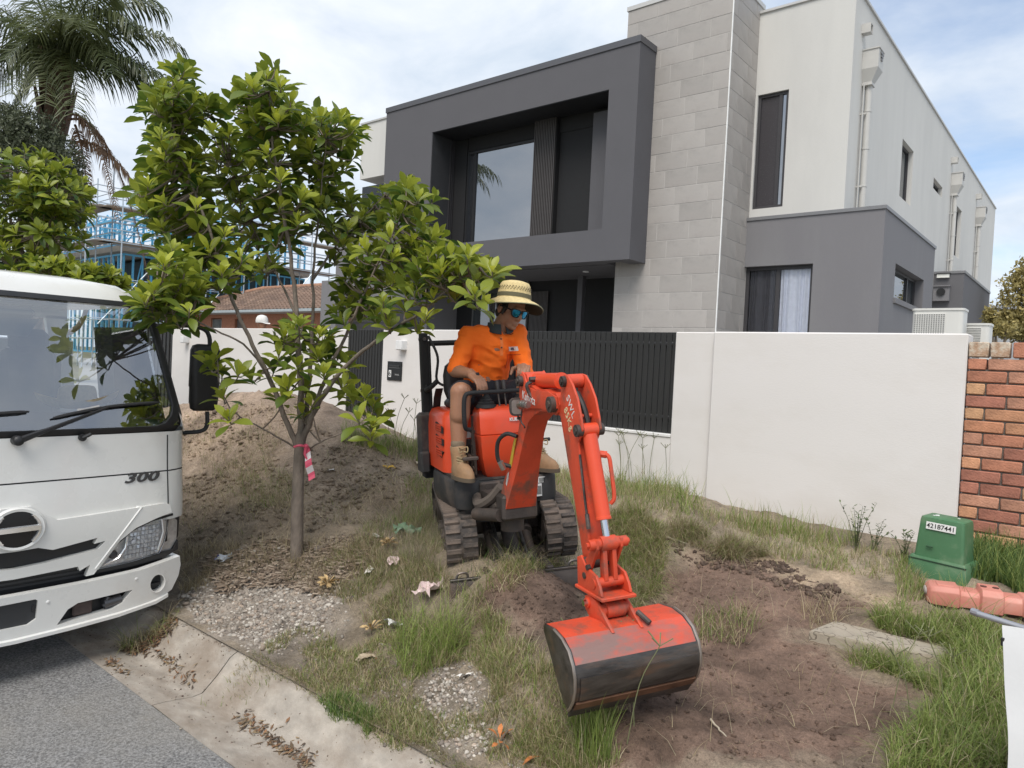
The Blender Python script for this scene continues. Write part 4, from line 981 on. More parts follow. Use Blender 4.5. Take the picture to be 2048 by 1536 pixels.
o_ = ws_outline(-.010, .004); i_ = ws_outline(.016, .008); i2 = ws_outline(.018, -.03); o2 = ws_outline(-.045, -.04)
b = MB(); b.loft([o2, o_, i_, i2], cap=False); b.build('windscreen_seal', M_TB, truck, smooth=50)
gl = ws_outline(.012, -.004); ny = 24; nz = 14
v = []; f = []
for j in range(nz+1):
    z = WZ0-.005+(WZ1-WZ0-.03)*j/nz; w = outline(z)-.058
    for i in range(ny+1): y = -w+2*w*i/ny; v.append(ws(y, z, -.006))
for j in range(nz):
    for i in range(ny): a = j*(ny+1)+i; f.append((a, a+1, a+ny+2, a+ny+1))
b = MB(); b.add(v, f); b.build('windscreen', M_WS, truck, smooth=180)
b = MB()
for s in (-1, 1):   # A pillars: strips closing the shell between glass and door
    st = []
    for z in np.linspace(1.265, 2.03, 9):
        w = outline(z); rc = .13
        st.append([(face_x(w-.06, z)-.004, s*(w-.045), z), (face_x(w, z)-.03, s*(w-.02), z), (face_x(w, z)-rc*.55, s*(w-.002), z), (face_x(w, z)-rc-.05, s*w, z)])
    b.loft(st if s > 0 else [r_[::-1] for r_ in st], closed=False, cap=False)
b.build('pillar', M_TW, truck, smooth=60)
for s in (1, -1): # doors
    b = MB(); y = s*HW
    b.hull([(-.17, y-.0*s, .62), (-1.5, y, .62), (-.17, y, 1.28), (-1.5, y, 1.28), (-.19, y-.04*s, .62), (-1.5, y-.04*s, .62), (-.19, y-.04*s, 1.28), (-1.5, y-.04*s, 1.28)])
    d = b.build('door', M_TW, truck, smooth=None)
    b = MB(); b.hull([(-.32, y-.02*s, 1.27), (-1.35, y-.02*s, 1.27), (-.5, y-.10*s, 1.9), (-1.3, y-.10*s, 1.9), (-.32, y-.035*s, 1.27), (-1.35, y-.035*s, 1.27), (-.5, y-.115*s, 1.9), (-1.3, y-.115*s, 1.9)]); b.build('door_glass', M_WS, d, smooth=None)
b = MB(); b.hull([(-1.55, y, z) for y in (-.83, .83) for z in (.6, 1.25)]+[(-1.6, y, z) for y in (-.83, .83) for z in (.6, 1.25)]); b.hull([(-1.55, y, z) for y in (-.74, .74) for z in (1.95, 2.05)]+[(-1.6, y, z) for y in (-.74, .74) for z in (1.95, 2.05)])
for s in (-1, 1): b.hull([(x, s*y, z) for x in (-1.55, -1.6) for y, z in ((.83, 1.25), (.72, 1.25), (.74, 1.97), (.6, 1.97))])
b.build('cab_rear', M_TW, truck, smooth=None)
# interior: floor, dash, seats, wheel
b = MB(); b.hull([(-.12, -.72, 1.31), (-.12, .72, 1.31), (-.42, -.72, 1.365), (-.42, .72, 1.365), (-.5, -.72, .95), (-.5, .72, .95), (-.08, -.74, .95), (-.08, .74, .95)]); b.build('dashboard', M_INT, truck, smooth=None)
for y in (-.42, .0, .42):
    b = MB(); b.box((-1.28, y, 1.35), (.16, .40, .75), .07); b.box((-1.27, y, 1.78), (.1, .24, .16), .04); b.box((-1.0, y, 1.0), (.5, .4, .14), .05); b.build('seat', mat('seat_cloth', (.16, .16, .17), .9), truck)
b = MB(); R_ = rm(('Y', -55)); c = Vector((-.50, -.40, 1.36)); pts = [c+R_ @ Vector((.2*math.cos(a), .2*math.sin(a), 0)) for a in np.linspace(0, 2*math.pi, 29)]
b.tube(pts, .014, 8); b.tube([c, c+R_ @ Vector((.19, 0, 0))], .012, 6); b.tube([c, c+R_ @ Vector((-.1, .16, 0))], .012, 6); b.tube([c, c+R_ @ Vector((-.1, -.16, 0))], .012, 6); b.tube([c, c+R_ @ Vector((.0, 0, -.35))], .03, 8); b.build('steering_wheel', M_TB, truck)
b = MB(); b.box((-.30, .0, 1.93), (.10, .30, .06), .02); b.hull([(-.22, -.16, 1.90), (-.22, .16, 1.90), (-.25, -.11, 1.80), (-.25, .11, 1.80), (-.28, -.16, 1.90), (-.28, .16, 1.90), (-.29, -.11, 1.80), (-.29, .11, 1.80)]); b.build('sensor_housing', mat('grey_plastic', (.22, .22, .23), .6), truck)
# nose: lower face with grille slots, emblem, headlights, bumper
def sheet(poly, off=.0, th=.02, n=1, M=None):
    """A panel following the front skin: polygon in (y, z), given thickness backwards."""
    pts = []
    for i in range(len(poly)):
        (y0, z0), (y1, z1) = poly[i], poly[(i+1) % len(poly)]
        k = max(1, int(math.hypot(y1-y0, z1-z0)/.06))
        pts += [(y0+(y1-y0)*j/k, z0+(z1-z0)*j/k) for j in range(k)]
    return pts
from mathutils.geometry import tessellate_polygon, delaunay_2d_cdt
def skin(poly, off=0.0, th=.025, grid_=.05, holes=()):
    """Closed panel on the front skin (with holes), as an MB."""
    loops = [sheet(poly)]+[sheet(h) for h in holes]
    vs = []; ed = []
    for lp in loops:
        s0 = len(vs); vs += [Vector(p) for p in lp]; ed += [(s0+i, s0+(i+1) % len(lp)) for i in range(len(lp))]
    ys = [p[0] for p in loops[0]]; zs = [p[1] for p in loops[0]]
    P0 = np.array(loops[0]); inn = []
    for y in np.arange(min(ys)+grid_/2, max(ys), grid_):
        for z in np.arange(min(zs)+grid_/2, max(zs), grid_):
            if inside(P0, np.array([y]), np.array([z]))[0] and not any(inside(np.array(h), np.array([y]), np.array([z]))[0] for h in loops[1:]): inn.append(Vector((y, z)))
    r = delaunay_2d_cdt(vs+inn, ed, [], 0, 1e-5)
    vv, ff = r[0], r[2]; keep = []
    for f_ in ff:
        cy = sum(vv[i].x for i in f_)/len(f_); cz = sum(vv[i].y for i in f_)/len(f_)
        if inside(P0, np.array([cy]), np.array([cz]))[0] and not any(inside(np.array(h), np.array([cy]), np.array([cz]))[0] for h in loops[1:]): keep.append(f_)
    b = MB(); n = len(vv)
    V_ = [(face_x(p.x, p.y)+off, p.x, p.y) for p in vv]+[(face_x(p.x, p.y)+off-th, p.x, p.y) for p in vv]
    # orient outward (+x)
    F_ = []
    cnt = {}
    for f_ in keep:
        a, c, d = [vv[i] for i in f_[:3]]
        if (c-a).cross(d-a) < 0: f_ = f_[::-1]
        F_.append(tuple(f_)); F_.append(tuple(i+n for i in f_[::-1]))
        for i in range(len(f_)): e = (f_[i], f_[(i+1) % len(f_)]); cnt[e] = 1
    for (i, j) in list(cnt):
        if (j, i) not in cnt: F_.append((j, i, i+n, j+n))
    return b.add(V_, F_)
EMZ = .805; EMR = (.108, .094)
def ellp(cy, cz, ry, rz, n=36, a0=0, a1=360): return [(cy+ry*math.cos(rad(a0+(a1-a0)*i/n)), cz+rz*math.sin(rad(a0+(a1-a0)*i/n))) for i in range(n if abs(a1-a0) >= 360 else n+1)]
# lower face: from the panel cut down to the grille, dipping round the emblem, sweeping past the lamps
def sym(pts): return pts+[(-y, z) for y, z in pts[::-1]]
lf = sym([(0.0, .915)]+[(.135*math.sin(rad(a)), EMZ+.125*math.cos(rad(a))) for a in (30, 60)]+[(.19, .826), (.76, .845), (.80, .835), (.815, .785), (.72, .762), (.60, .722), (.50, .652), (.385, .49), (.345, .487), (.362, .55), (.31, .525), (.30, .552), (0.0, .54)])
lf = lf[:len(lf)//2]+[p for p in lf[len(lf)//2:]]
slot1 = sym([(0.0, EMZ-.118), (.10, EMZ-.114), (.17, .668), (.391, .699), (.377, .667), (.436, .675), (.398, .633), (.14, .603), (0.0, .595)])
slot1 = [p for i, p in enumerate(slot1) if i == 0 or (abs(p[0]-slot1[i-1][0])+abs(p[1]-slot1[i-1][1])) > 1e-4]
lf = [p for i, p in enumerate(lf) if i == 0 or (abs(p[0]-lf[i-1][0])+abs(p[1]-lf[i-1][1])) > 1e-4]
def ded(p): return p[:-1] if abs(p[0][0]-p[-1][0])+abs(p[0][1]-p[-1][1]) < 1e-4 else p
lf = ded(lf); slot1 = ded(slot1)
skin(lf, .022, .035, .045, [slot1]).build('nose_panel', M_TW, truck, smooth=30)
# crisp crease bar running from the badge panel down beside the lamp
b = MB(); st = []
for t_ in np.linspace(.40, 1, 7):
    y = .79-.40*t_; z = 1.02-.50*t_+.02*math.sin(t_*3.14); st.append([(face_x(y, z)+o, y+dy, z+dz) for o, dy, dz in ((.010, -.022, .010), (.027, 0, 0), (.010, .022, -.010))])
b.loft(st, closed=False, cap=False); b.build('nose_crease', M_TW, truck, smooth=60)
skin([(-.80, .44), (.80, .44), (.80, .70), (-.80, .70)], -.035, .02).build('grille_backing', M_TB, truck, smooth=None)
for z0, y1, tl in ((.655, .40, .05), (.668, .40, .05), (.681, .38, .05)):
    b = MB(); b.loft([[(face_x(y, z0+tl*y/.4)+.0, y, z0+tl*y/.4-.004+dz) for dz in (0, .006)]+[(face_x(y, z0)-.03, y, z0+tl*y/.4+dz) for dz in (.006, 0)] for y in np.linspace(.15, y1, 6)]); b.build('grille_slat', M_TB, truck, smooth=None)
for z0 in (.50, .475, .525):
    b = MB(); b.loft([[(face_x(y, z0)-.03, y, z0), (face_x(y, z0)-.03, y, z0+.012), (face_x(y, z0)-.06, y, z0+.012), (face_x(y, z0)-.06, y, z0)] for y in np.linspace(-.55, .55, 9)]); b.build('lower_grille_slat', mat('grille_grey', (.04, .04, .042), .5), truck, smooth=None)
b = MB(); b.box((-.10, .05, .50), (.04, .5, .14)); b.build('cooler', mat('cooler_core', (.05, .05, .052), .7), truck, smooth=None)
# emblem: chrome ellipse, bar and two open notches on black
b = MB(); b.loft([[(face_x(y, z)+.03, y, z) for y, z in ellp(0, EMZ, EMR[0]*k, EMR[1]*k)] for k in (1.22, 1.2)]+[[(face_x(y, z)+.045, y, z) for y, z in ellp(0, EMZ, EMR[0]*1.12, EMR[1]*1.12)]]+[[(face_x(y, z)+.042, y, z) for y, z in ellp(0, EMZ, EMR[0]*.98, EMR[1]*.98)]], cap=False)
b.build('emblem_surround', M_TW, truck, smooth=60)
emb = skin(ellp(0, EMZ, EMR[0]*1.06, EMR[1]*1.06), .036, .012, .03).build('emblem', mat('emblem_black', (.01, .01, .011), .3), truck, smooth=None)
def strip(pts0, pts1, off=.050, h=.014):
    b = MB(); b.loft([[(face_x(*p)+off-h, p[0], p[1]), (face_x(*p)+off, p[0]*.88+q[0]*.12, p[1]*.88+q[1]*.12), (face_x(*p)+off, p[0]*.12+q[0]*.88, p[1]*.12+q[1]*.88), (face_x(*q)+off-h, q[0], q[1])] for p, q in zip(pts0, pts1)], closed=True); return b
for a0, a1 in ((52, -52), (128, 232)):
    st = [a0+(a1-a0)*i/18 for i in range(19)]
    strip([(EMR[0]*math.cos(rad(a)), EMZ+EMR[1]*math.sin(rad(a))) for a in st], [(EMR[0]*(.86 if abs(abs(math.cos(rad(a))))>.75 else .93)*math.cos(rad(a)), EMZ+EMR[1]*(.86)*math.sin(rad(a))) for a in st]).build('emblem_ring', M_CHR, emb, smooth=60)
strip([(-EMR[0]*.95+i*EMR[0]*.19, EMZ+.016-.000*i) for i in range(11)], [(-EMR[0]*.95+i*EMR[0]*.19, EMZ-.016) for i in range(11)], .053).build('emblem_bar', M_CHR, emb, smooth=60)
for s_ in (1, -1):
    b = MB(); b.tube([(face_x(.80, z)+.0, s_*(.80-.012*(z-.8)), z) for z in np.linspace(.82, 1.25, 8)], .004, 5); b.build('panel_gap', M_TB, truck)
# badge
Mb = TR(face_x(.62, 1.0)+.002, .635, 1.008) @ Matrix.Rotation(rad(90), 4, 'Z') @ Matrix.Rotation(rad(90), 4, 'X') @ Matrix.Rotation(rad(3), 4, 'Y')
text_part('300', .078, truck, M_GREYB, Mb, 'badge', depth=.004, shear=.25, bold=.002, sx=1.65, spacing=1.02)
# headlights
hl = [(.407, .509), (.45, .57), (.504, .636), (.59, .704), (.697, .743), (.79, .755), (.80, .68), (.785, .60), (.76, .540), (.60, .518)]
for s in (1, -1):
    P = [(y*s, z) for y, z in hl]
    h = skin(P, -.012, .05, .05).build('headlight', mat('lamp_bucket', (.72, .73, .74), .25, .25, 26, metal=.35, rvar=.1), truck, smooth=None)
    R2 = TR(face_x(.64*s, .69)+.0, .655*s, .68)
    # faceted reflector, bulb, position lamp
    b = MB()
    for i in range(9):
        for j in range(7):
            y = (.565+i*.022)*s; z = .55+j*.026
            if inside(np.array(hl), np.array([abs(y)]), np.array([z+.01]))[0] and inside(np.array(hl), np.array([abs(y)+.012]), np.array([z-.008]))[0]: b.box((face_x(y, z)-.006, y, z), (.006, .019, .022), .003, R=Euler((0, rad(rng.uniform(-22, 22)), rad(rng.uniform(-22, 22)))))
    b.build('reflector', mat('reflector_silver', (.92, .93, .94), .25, .06, 40, metal=.25), h, smooth=None)
    b = MB(); b.ell((face_x(.585*s, .63)+.002, .60*s, .635), (.012, .017, .017), 12, 8); b.build('bulb', mat('bulb_glass', (.35, .36, .38), .1), h)
    b = MB(); b.ell((face_x(.49*s, .58)-.004, .49*s, .58), (.01, .026, .024), 14, 8); b.build('position_lamp', mat('lamp_dark', (.05, .05, .055), .15), h)
    b = MB(); b.tube([(face_x(s*y, z)+.004, s*y, z) for y, z in ((.56, .675), (.555, .61), (.52, .555), (.44, .53))], .006, 6); b.tube([(face_x(s*y, z)+.004, s*y, z) for y, z in ((.762, .75), (.775, .67), (.75, .56))], .007, 6); b.build('lamp_divider', M_CHR, h)
    skin([(y*s, z) for y, z in ((.79, .755), (.83, .76), (.868, .72), (.872, .60), (.84, .545), (.77, .53), (.79, .60), (.805, .68))], -.016, .03).build('indicator', mat('indicator_lens', (.45, .44, .43), .15, .2, 30, metal=.5), truck, smooth=None)
    skin(P, .004, .006, .05).build('lamp_lens', glass_mat('lamp_glass', see=.98, tint=(1, 1, 1), ior=1.5), h, smooth=60)
    skin([(y*s, z) for y, z in ((.385, .487), (.40, .507), (.60, .516), (.76, .537), (.845, .545), (.875, .60), (.88, .54), (.80, .505), (.60, .487))], .0, .04).build('lamp_trim', M_TB, truck, smooth=None)
    skin([(y*s, z) for y, z in ((.45, .582), (.50, .648), (.595, .716), (.70, .757), (.83, .772), (.832, .76), (.70, .742), (.59, .702), (.504, .634))], .004, .03).build('lamp_upper_trim', M_TB, truck, smooth=None)
# bumper
of = face_x
def bx(y, z): return of(y, z)+.055-.09*max(0, abs(y)-.55)**2*3
fog = ellp(.73, .375, .042, .05, 22)
open_ = [(.192, .262), (.243, .336), (.292, .36), (.582, .37), (.528, .306), (.475, .283), (.33, .272)]
pl = [(-.27, .30), (-.26, .425), (.085, .428), (.098, .418), (.094, .32), (.055, .297)]
def bskin(poly, off, th, holes=()):
    global face_x
    face_x = bx; r_ = skin(poly, off, th, .05, holes); face_x = of; return r_
bp = sym([(0.0, .467), (.30, .468), (.62, .478), (.80, .50), (.872, .508), (.882, .45), (.872, .385), (.83, .31), (.75, .276), (.5, .25), (.25, .24), (0, .232)])
bp = ded([p for i, p in enumerate(bp) if i == 0 or (abs(p[0]-bp[i-1][0])+abs(p[1]-bp[i-1][1])) > 1e-4])
fogL = [(-y, z) for y, z in fog][::-1]; openL = [(-y, z) for y, z in open_][::-1]
bmp = bskin(bp, .02, .05, [fog, fogL, open_, openL, pl]).build('bumper', M_TW, truck, smooth=35)
b = MB(); b.loft([[(bx(y, z0)+o, y, z0+dz) for o, dz in ((.0, -.022), (.034, -.014), (.034, .004), (.0, .02))] for y, z0 in [(-.80, .29), (-.72, .268), (-.5, .247), (-.25, .236), (0, .23), (.25, .236), (.5, .247), (.72, .268), (.80, .29)]]); b.build('bumper_lip', M_TW, bmp, smooth=60)
for s in (1, -1):
    b = MB(); b.hull([(x, s*y, z) for x in (bx(.87, .4)+.012, -.42) for y, z in ((.82, .31), (.872, .39), (.878, .505))]+[(-.42, s*.8, .505), (-.1, s*.8, .505)]); b.build('bumper_end', M_TW, bmp, smooth=30)
    fc = Vector((bx(.73, .375)+.022, .73*s, .375)); b = MB(); ringp = lambda k, d: [(fc.x-d, fc.y+.042*k*math.cos(a), fc.z+.05*k*math.sin(a)) for a in np.linspace(0, 2*math.pi, 24, False)]
    b.loft([ringp(1.12, .006), ringp(1.1, -.004), ringp(1.0, -.002), ringp(.96, .05)], cap=False); b.build('fog_lamp_ring', M_TW, bmp, smooth=50)
    b = MB(); b.loft([ringp(1.0, .045), ringp(.5, .05), ringp(.05, .05)], cap=True); b.box((fc.x-.03, fc.y-.01, fc.z-.01), (.03, .075, .016), .004); b.build('fog_lamp', M_TB, bmp, smooth=40)
    bskin([(y*s, z) for y, z in ((.15, .245), (.62, .245), (.62, .38), (.15, .38))], -.05, .01).build('bumper_recess', M_TB, bmp, smooth=None)
b = MB(); b.box((bx(.35, .3)-.02, .33, .315), (.02, .10, .075), .008); b.build('tow_plate', mat('rusty_plate', (.07, .05, .045), .7, .3, 20), truck)
b = MB(); b.cyl((bx(.45, .31)-.02, .44, .31), (bx(.45, .31)-.02, .53, .32), .03, 12); b.tube([(bx(.45, .31)-.01, .44, .30), (bx(.45, .31)-.01, .46, .35)], .012, 8); b.build('tow_hook', M_GREYB, truck)
bskin(pl, .002, .02).build('plate_blank', mat('plate_dark', (.035, .037, .04), .45, .05, 6), truck, smooth=None)
b = MB(); b.box((bx(.08, .38)+.006, .082, .375), (.008, .012, .04), .003); b.build('plate_clip', M_TB, truck)
for y, z in ((.145, .40), (.60, .43)): b = MB(); b.ell((bx(y, z)+.021, y, z), (.004, .010, .010), 10, 6); b.build('bumper_plug', M_TW, bmp)
# wipers and washer jet
def wiper(y0, sgn, ye, ze):
    p0 = Vector(ws(y0, 1.26, .03)); w_ = None
    b = MB(); b.cyl(p0-Vector((.03, 0, 0)), p0+Vector((.015, 0, 0)), .026, 14); b.ell(p0+Vector((.015, 0, 0)), (.016, .026, .026), 12, 8)
    e = Vector(ws(ye, ze, .035)); k = p0.lerp(e, .22)+Vector((.012, 0, 0))
    b.loft([[c+Vector((dx, 0, dz)) for dx, dz in ((-.006, -h_), (.008, -h_*.6), (.008, h_*.6), (-.006, h_))] for c, h_ in ((p0+Vector((.02, 0, 0)), .020), (k, .016), (k.lerp(e, .1), .012), (e, .007))])
    w_ = b.build('wiper_arm', M_TB, truck, smooth=50)
    b = MB(); d = (e-p0).normalized()
    a0 = Vector(ws(ye-.28, ze-.055, .018)); a1 = Vector(ws(ye+.30, ze+.02, .016)) if sgn > 0 else Vector(ws(ye+.28, ze-.05, .018)); mid = e+Vector((-.01, 0, .0))
    pth = smoothpath([a0, a0.lerp(mid, .5)+Vector((.006, 0, .004)), mid, mid.lerp(a1, .5)+Vector((.006, 0, .004)), a1], 4)
    b.tube(pth, [.005]+[.009]*(len(pth)-2)+[.005], 6); b.build('wiper_blade', M_RUB, w_)
wiper(.0, 1, .45, 1.425); wiper(-.75, 1, -.24, 1.385)
b = MB(); p0 = Vector(ws(.31, 1.26, .006)); b.cyl(p0, p0+Vector((.02, 0, 0)), .02, 12); b.tube([p0+Vector((.018, 0, 0)), p0+Vector((.03, .02, .012)), p0+Vector((.03, .035, .02))], .010, 8); b.build('washer_jet', M_TB, truck)
# mirror on its tubular arms
b = MB(); b.tube(smoothpath([(-.42, .77, 1.90), (-.30, .95, 1.925), (-.24, 1.09, 1.915), (-.22, 1.135, 1.86), (-.22, 1.14, 1.74)], 5), .014, 8); b.build('mirror_arm', M_TB, truck); b = MB(); b.tube(smoothpath([(-.22, 1.14, 1.37), (-.22, 1.14, 1.275), (-.235, 1.105, 1.24), (-.28, 1.01, 1.23), (-.36, .87, 1.225)], 5), .014, 8); b.build('mirror_arm', M_TB, truck)
b = MB(); b.loft([[(-.235+x*k, 1.12+y*k2, z+.03) for x, y in rrect(-.045, -.092, .045, .092, .035, 4)] for z, k, k2 in ((1.345, .5, .7), (1.36, .8, .92), (1.42, 1, 1), (1.50, 1, 1), (1.505, 1.0, 1.05), (1.74, .95, 1.03), (1.77, .8, .9), (1.782, .4, .6))]); mr_ = b.build('mirror', M_TB, truck, smooth=50)
b = MB(); b.box((-.287, 1.12, 1.59), (.006, .15, .34), .003); b.build('mirror_glass', M_CHR, mr_)
# tray body and chassis behind the cab, wheels
b = MB(); b.box((-3.4, 0, .95), (3.5, 1.7, .12), .01); b.box((-3.4, 0, .75), (3.6, .55, .2)); b.box((-1.75, 0, 1.35), (.05, 1.7, .9), .01); b.build('tray', mat('tray_alloy', (.42, .42, .42), .4, .1, 8, metal=.6), truck)
for s in (1, -1): b = MB(); b.box((-3.4, s*.85, 1.15), (3.5, .03, .36), .005); b.build('tray_side', MATS['tray_alloy'], truck)
def wheel(x, y, r=.345, w=.20):
    b = MB(); pr = [(r*.60, -w/2), (r*.80, -w/2-.004), (r*.93, -w*.47), (r, -w*.38), (r, w*.38), (r*.93, w*.47), (r*.80, w/2+.004), (r*.60, w/2)]
    M_ = TR(x, y, r) @ Matrix.Rotation(rad(90), 4, 'X'); b.lathe([(a, z) for a, z in pr], 40, M_, cap=False)
    w_ = b.build('wheel', M_RUB, truck, smooth=30); b = MB()
    for i in range(40):
        for k, (zc, dz) in enumerate(((-.055, .05), (.0, .04), (.055, .05))):
            a = 2*math.pi*(i+(.5 if k == 1 else 0))/40; b.box((r*math.cos(a), r*math.sin(a), zc), (.012, .034, dz), .002, M=M_, R=Matrix.Rotation(a, 4, 'Z'))
    b.build('tread', M_RUB, w_, smooth=None)
    b = MB(); b.lathe([(r*.62, -w*.42), (r*.62, w*.42), (r*.5, w*.3), (r*.2, w*.2), (.01, w*.2)], 24, M_, cap=True); b.build('rim', mat('rim_grey', (.35, .35, .35), .45, metal=.4), w_)
for s in (1, -1): wheel(-.88, s*.70); wheel(-3.9, s*.66)
b = MB(); b.cyl((-.88, -.62, .345), (-.88, .62, .345), .05, 10); b.cyl((-3.9, -.6, .345), (-3.9, .6, .345), .06, 10); b.box((-2.2, .38, .6), (4.3, .07, .16)); b.box((-2.2, -.38, .6), (4.3, .07, .16)); b.box((-.85, 0, .60), (.9, .72, .35), .05); b.build('chassis', M_TB, truck)
# straw hat lying on the dashboard
hat = thing('straw_hat', 'wide woven straw hat lying on the truck dashboard behind the windscreen', 'hat', (-4.35-.27, 1.24+.38, ROAD+1.42), (0, rad(-4), rad(20)))
def straw_mat():
    m = mat('straw', (.80, .64, .42), .85, .12, 30); t = m.node_tree; L = t.links; b = t.nodes['Principled BSDF']
    tc = N('ShaderNodeTexCoord', t); w = N('ShaderNodeTexWave', t); w.bands_direction = 'Z'; inp(w, Scale=55.0, Distortion=1.5, Detail=1.0); L.new(tc.outputs['Object'], w.inputs['Vector'])
    bp = N('ShaderNodeBump', t); bp.inputs['Strength'].default_value = .9; bp.inputs['Distance'].default_value = .004; L.new(w.outputs['Fac'], bp.inputs['Height']); L.new(bp.outputs[0], b.inputs['Normal'])
    return m
M_STRAW = straw_mat()
def hat_mesh(name, parent, rb=.225, rc=.095, h=.11, curl=.05, wob=.0, seed=0):
    b = MB(); n = 40; rings = []
    prof = [(rc*.05, h), (rc*.55, h*.985), (rc*.85, h*.93), (rc*.95, h*.80), (rc, h*.5), (rc*1.05, h*.2), (rc*1.08, 0), (rc*1.35, -.004), (rb*.8, .0), (rb*.93, curl*.3), (rb, curl)]
    for r, z in prof:
        ringp = []
        for k in range(n):
            a = 2*math.pi*k/n; rr = r*(1+.10*math.cos(2*a)*(.6 if r < rb*.6 else 1)*.4)
            zz = z+(wob*math.sin(2*a+seed)*(r/rb)**2 if r > rc*1.1 else 0); ringp.append((rr*math.cos(a), rr*math.sin(a), zz))
        rings.append(ringp)
    b.loft(rings, cap=False); b.f.append(tuple(range(n))); b.mi.append(0)
    return b
hat_mesh('hat_crown', hat, .215, .10, .115, .05, .03).build('crown', M_STRAW, hat, smooth=60)
# ------------------------------------------------------------------ mini excavator
M_ORG = mat('machine_orange', (.68, .068, .021), .38, .08, 3, .05, 60, coat=.15, dirt=(.30, .13, .08), dirt_amt=.5, dirt_scale=5, dirt_lo=.52, dirt_hi=.78)
M_ORGW = mat('worn_orange_paint', (.60, .070, .027), .5, .14, 5, .15, 50, dirt=(.15, .085, .06), dirt_amt=.85, dirt_scale=7, dirt_lo=.50, dirt_hi=.66)
M_STEELD = mat('dirty_steel', (.075, .062, .055), .6, .3, 9, .2, 60, metal=.5, dirt=(.16, .11, .08), dirt_amt=.7, dirt_scale=6)
M_WEAR = mat('scraped_steel', (.105, .095, .088), .38, .5, 9, .12, 70, metal=.75, dirt=(.22, .14, .10), dirt_amt=.7, dirt_scale=7, stretch=(2.2, .35, 2.2), dirt_lo=.52, dirt_hi=.68)
M_MUD = mat('muddy_rubber', (.050, .043, .039), .85, .3, 8, .4, 60, dirt=(.185, .14, .11), dirt_amt=.8, dirt_scale=9, dirt_lo=.42, dirt_hi=.62)
M_DUSTY = mat('dusty_black_plastic', (.03, .03, .031), .6, .2, 7, .1, 90, dirt=(.13, .10, .08), dirt_amt=.65, dirt_scale=5, dirt_lo=.48, dirt_hi=.68)
M_ROD = mat('polished_rod', (.65, .65, .66), .15, .05, 9, metal=1.0)
M_HOSE = mat('hose', (.022, .022, .022), .55, .1, 9)
M_SEAT = mat('seat_vinyl', (.022, .021, .022), .5, .1, 9, .1, 80)
M_LBLW = mat('sticker_white', (.65, .65, .63), .5, .05, 9)
M_LBLY = mat('sticker_yellow', (.62, .44, .05), .5, .15, 9, dirt=(.2, .12, .06), dirt_amt=.6, dirt_scale=20)
def frame(org, head, roll):
    h, r = rad(head), rad(roll); f = Vector((math.cos(h), math.sin(h), 0)); up = Vector((0, 0, 1)); l = up.cross(f)
    l2 = l*math.cos(r)+up*math.sin(r); u2 = up*math.cos(r)-l*math.sin(r)
    return Matrix(((f.x, l2.x, u2.x, org[0]), (f.y, l2.y, u2.y, org[1]), (f.z, l2.z, u2.z, org[2]), (0, 0, 0, 1)))
TF = frame((-3.02, 3.582, .405), -40.5, 6.5)
UF = frame((-2.933, 3.35, .40), -30, 5)
ex = thing('mini_excavator', 'orange mini excavator with rubber tracks and a wide mud bucket on the verge', 'excavator')
ex.matrix_world = TF
UL = TF.inverted() @ UF
def eb(b, name, m, parent=None, up=True, **k):
    if up: b.v = [tuple(UL @ Vector(p)) for p in b.v]
    return b.build(name, m, parent or ex, **k)
# tracks
TR_R = .158
def track_path(n=72):
    L0, L1, zt = -.52, .45, .30; per = []
    for a in np.linspace(90, -90, 13): per.append((L1+TR_R*math.cos(rad(a)), TR_R+TR_R*math.sin(rad(a))))
    for x in np.linspace(L1, L0, 14)[1:-1]: per.append((x, 0))
    for a in np.linspace(270, 90, 13): per.append((L0+TR_R*1.08*math.cos(rad(a)), TR_R+TR_R*math.sin(rad(a))))
    for x in np.linspace(L0, L1, 14)[1:-1]: per.append((x, 2*TR_R-.012*math.sin((x-L0)/(L1-L0)*math.pi)))
    P = [Vector(p) for p in per]; P.append(P[0]); d = [0]
    for a, c in zip(P, P[1:]): d.append(d[-1]+(c-a).length)
    out = []
    for i in range(n):
        s = d[-1]*i/n; k = max(j for j in range(len(d)) if d[j] <= s); t = (s-d[k])/max(1e-6, d[min(k+1, len(d)-1)]-d[k])
        p = P[k].lerp(P[min(k+1, len(P)-1)], t); q = (P[min(k+1, len(P)-1)]-P[k]).normalized(); out.append((p, q))
    return out
TP = track_path(52)
lug_me = MB().hull([(x, y, z) for x, z in ((-.014, 0), (.014, 0), (-.010, .012), (.010, .012)) for y in (-.088, -.006)]).mesh('track_lug', M_MUD)
lug_me2 = MB().hull([(x, y, z) for x, z in ((-.014, 0), (.014, 0), (-.010, .012), (.010, .012)) for y in (.006, .088)]).mesh('track_lug', M_MUD)
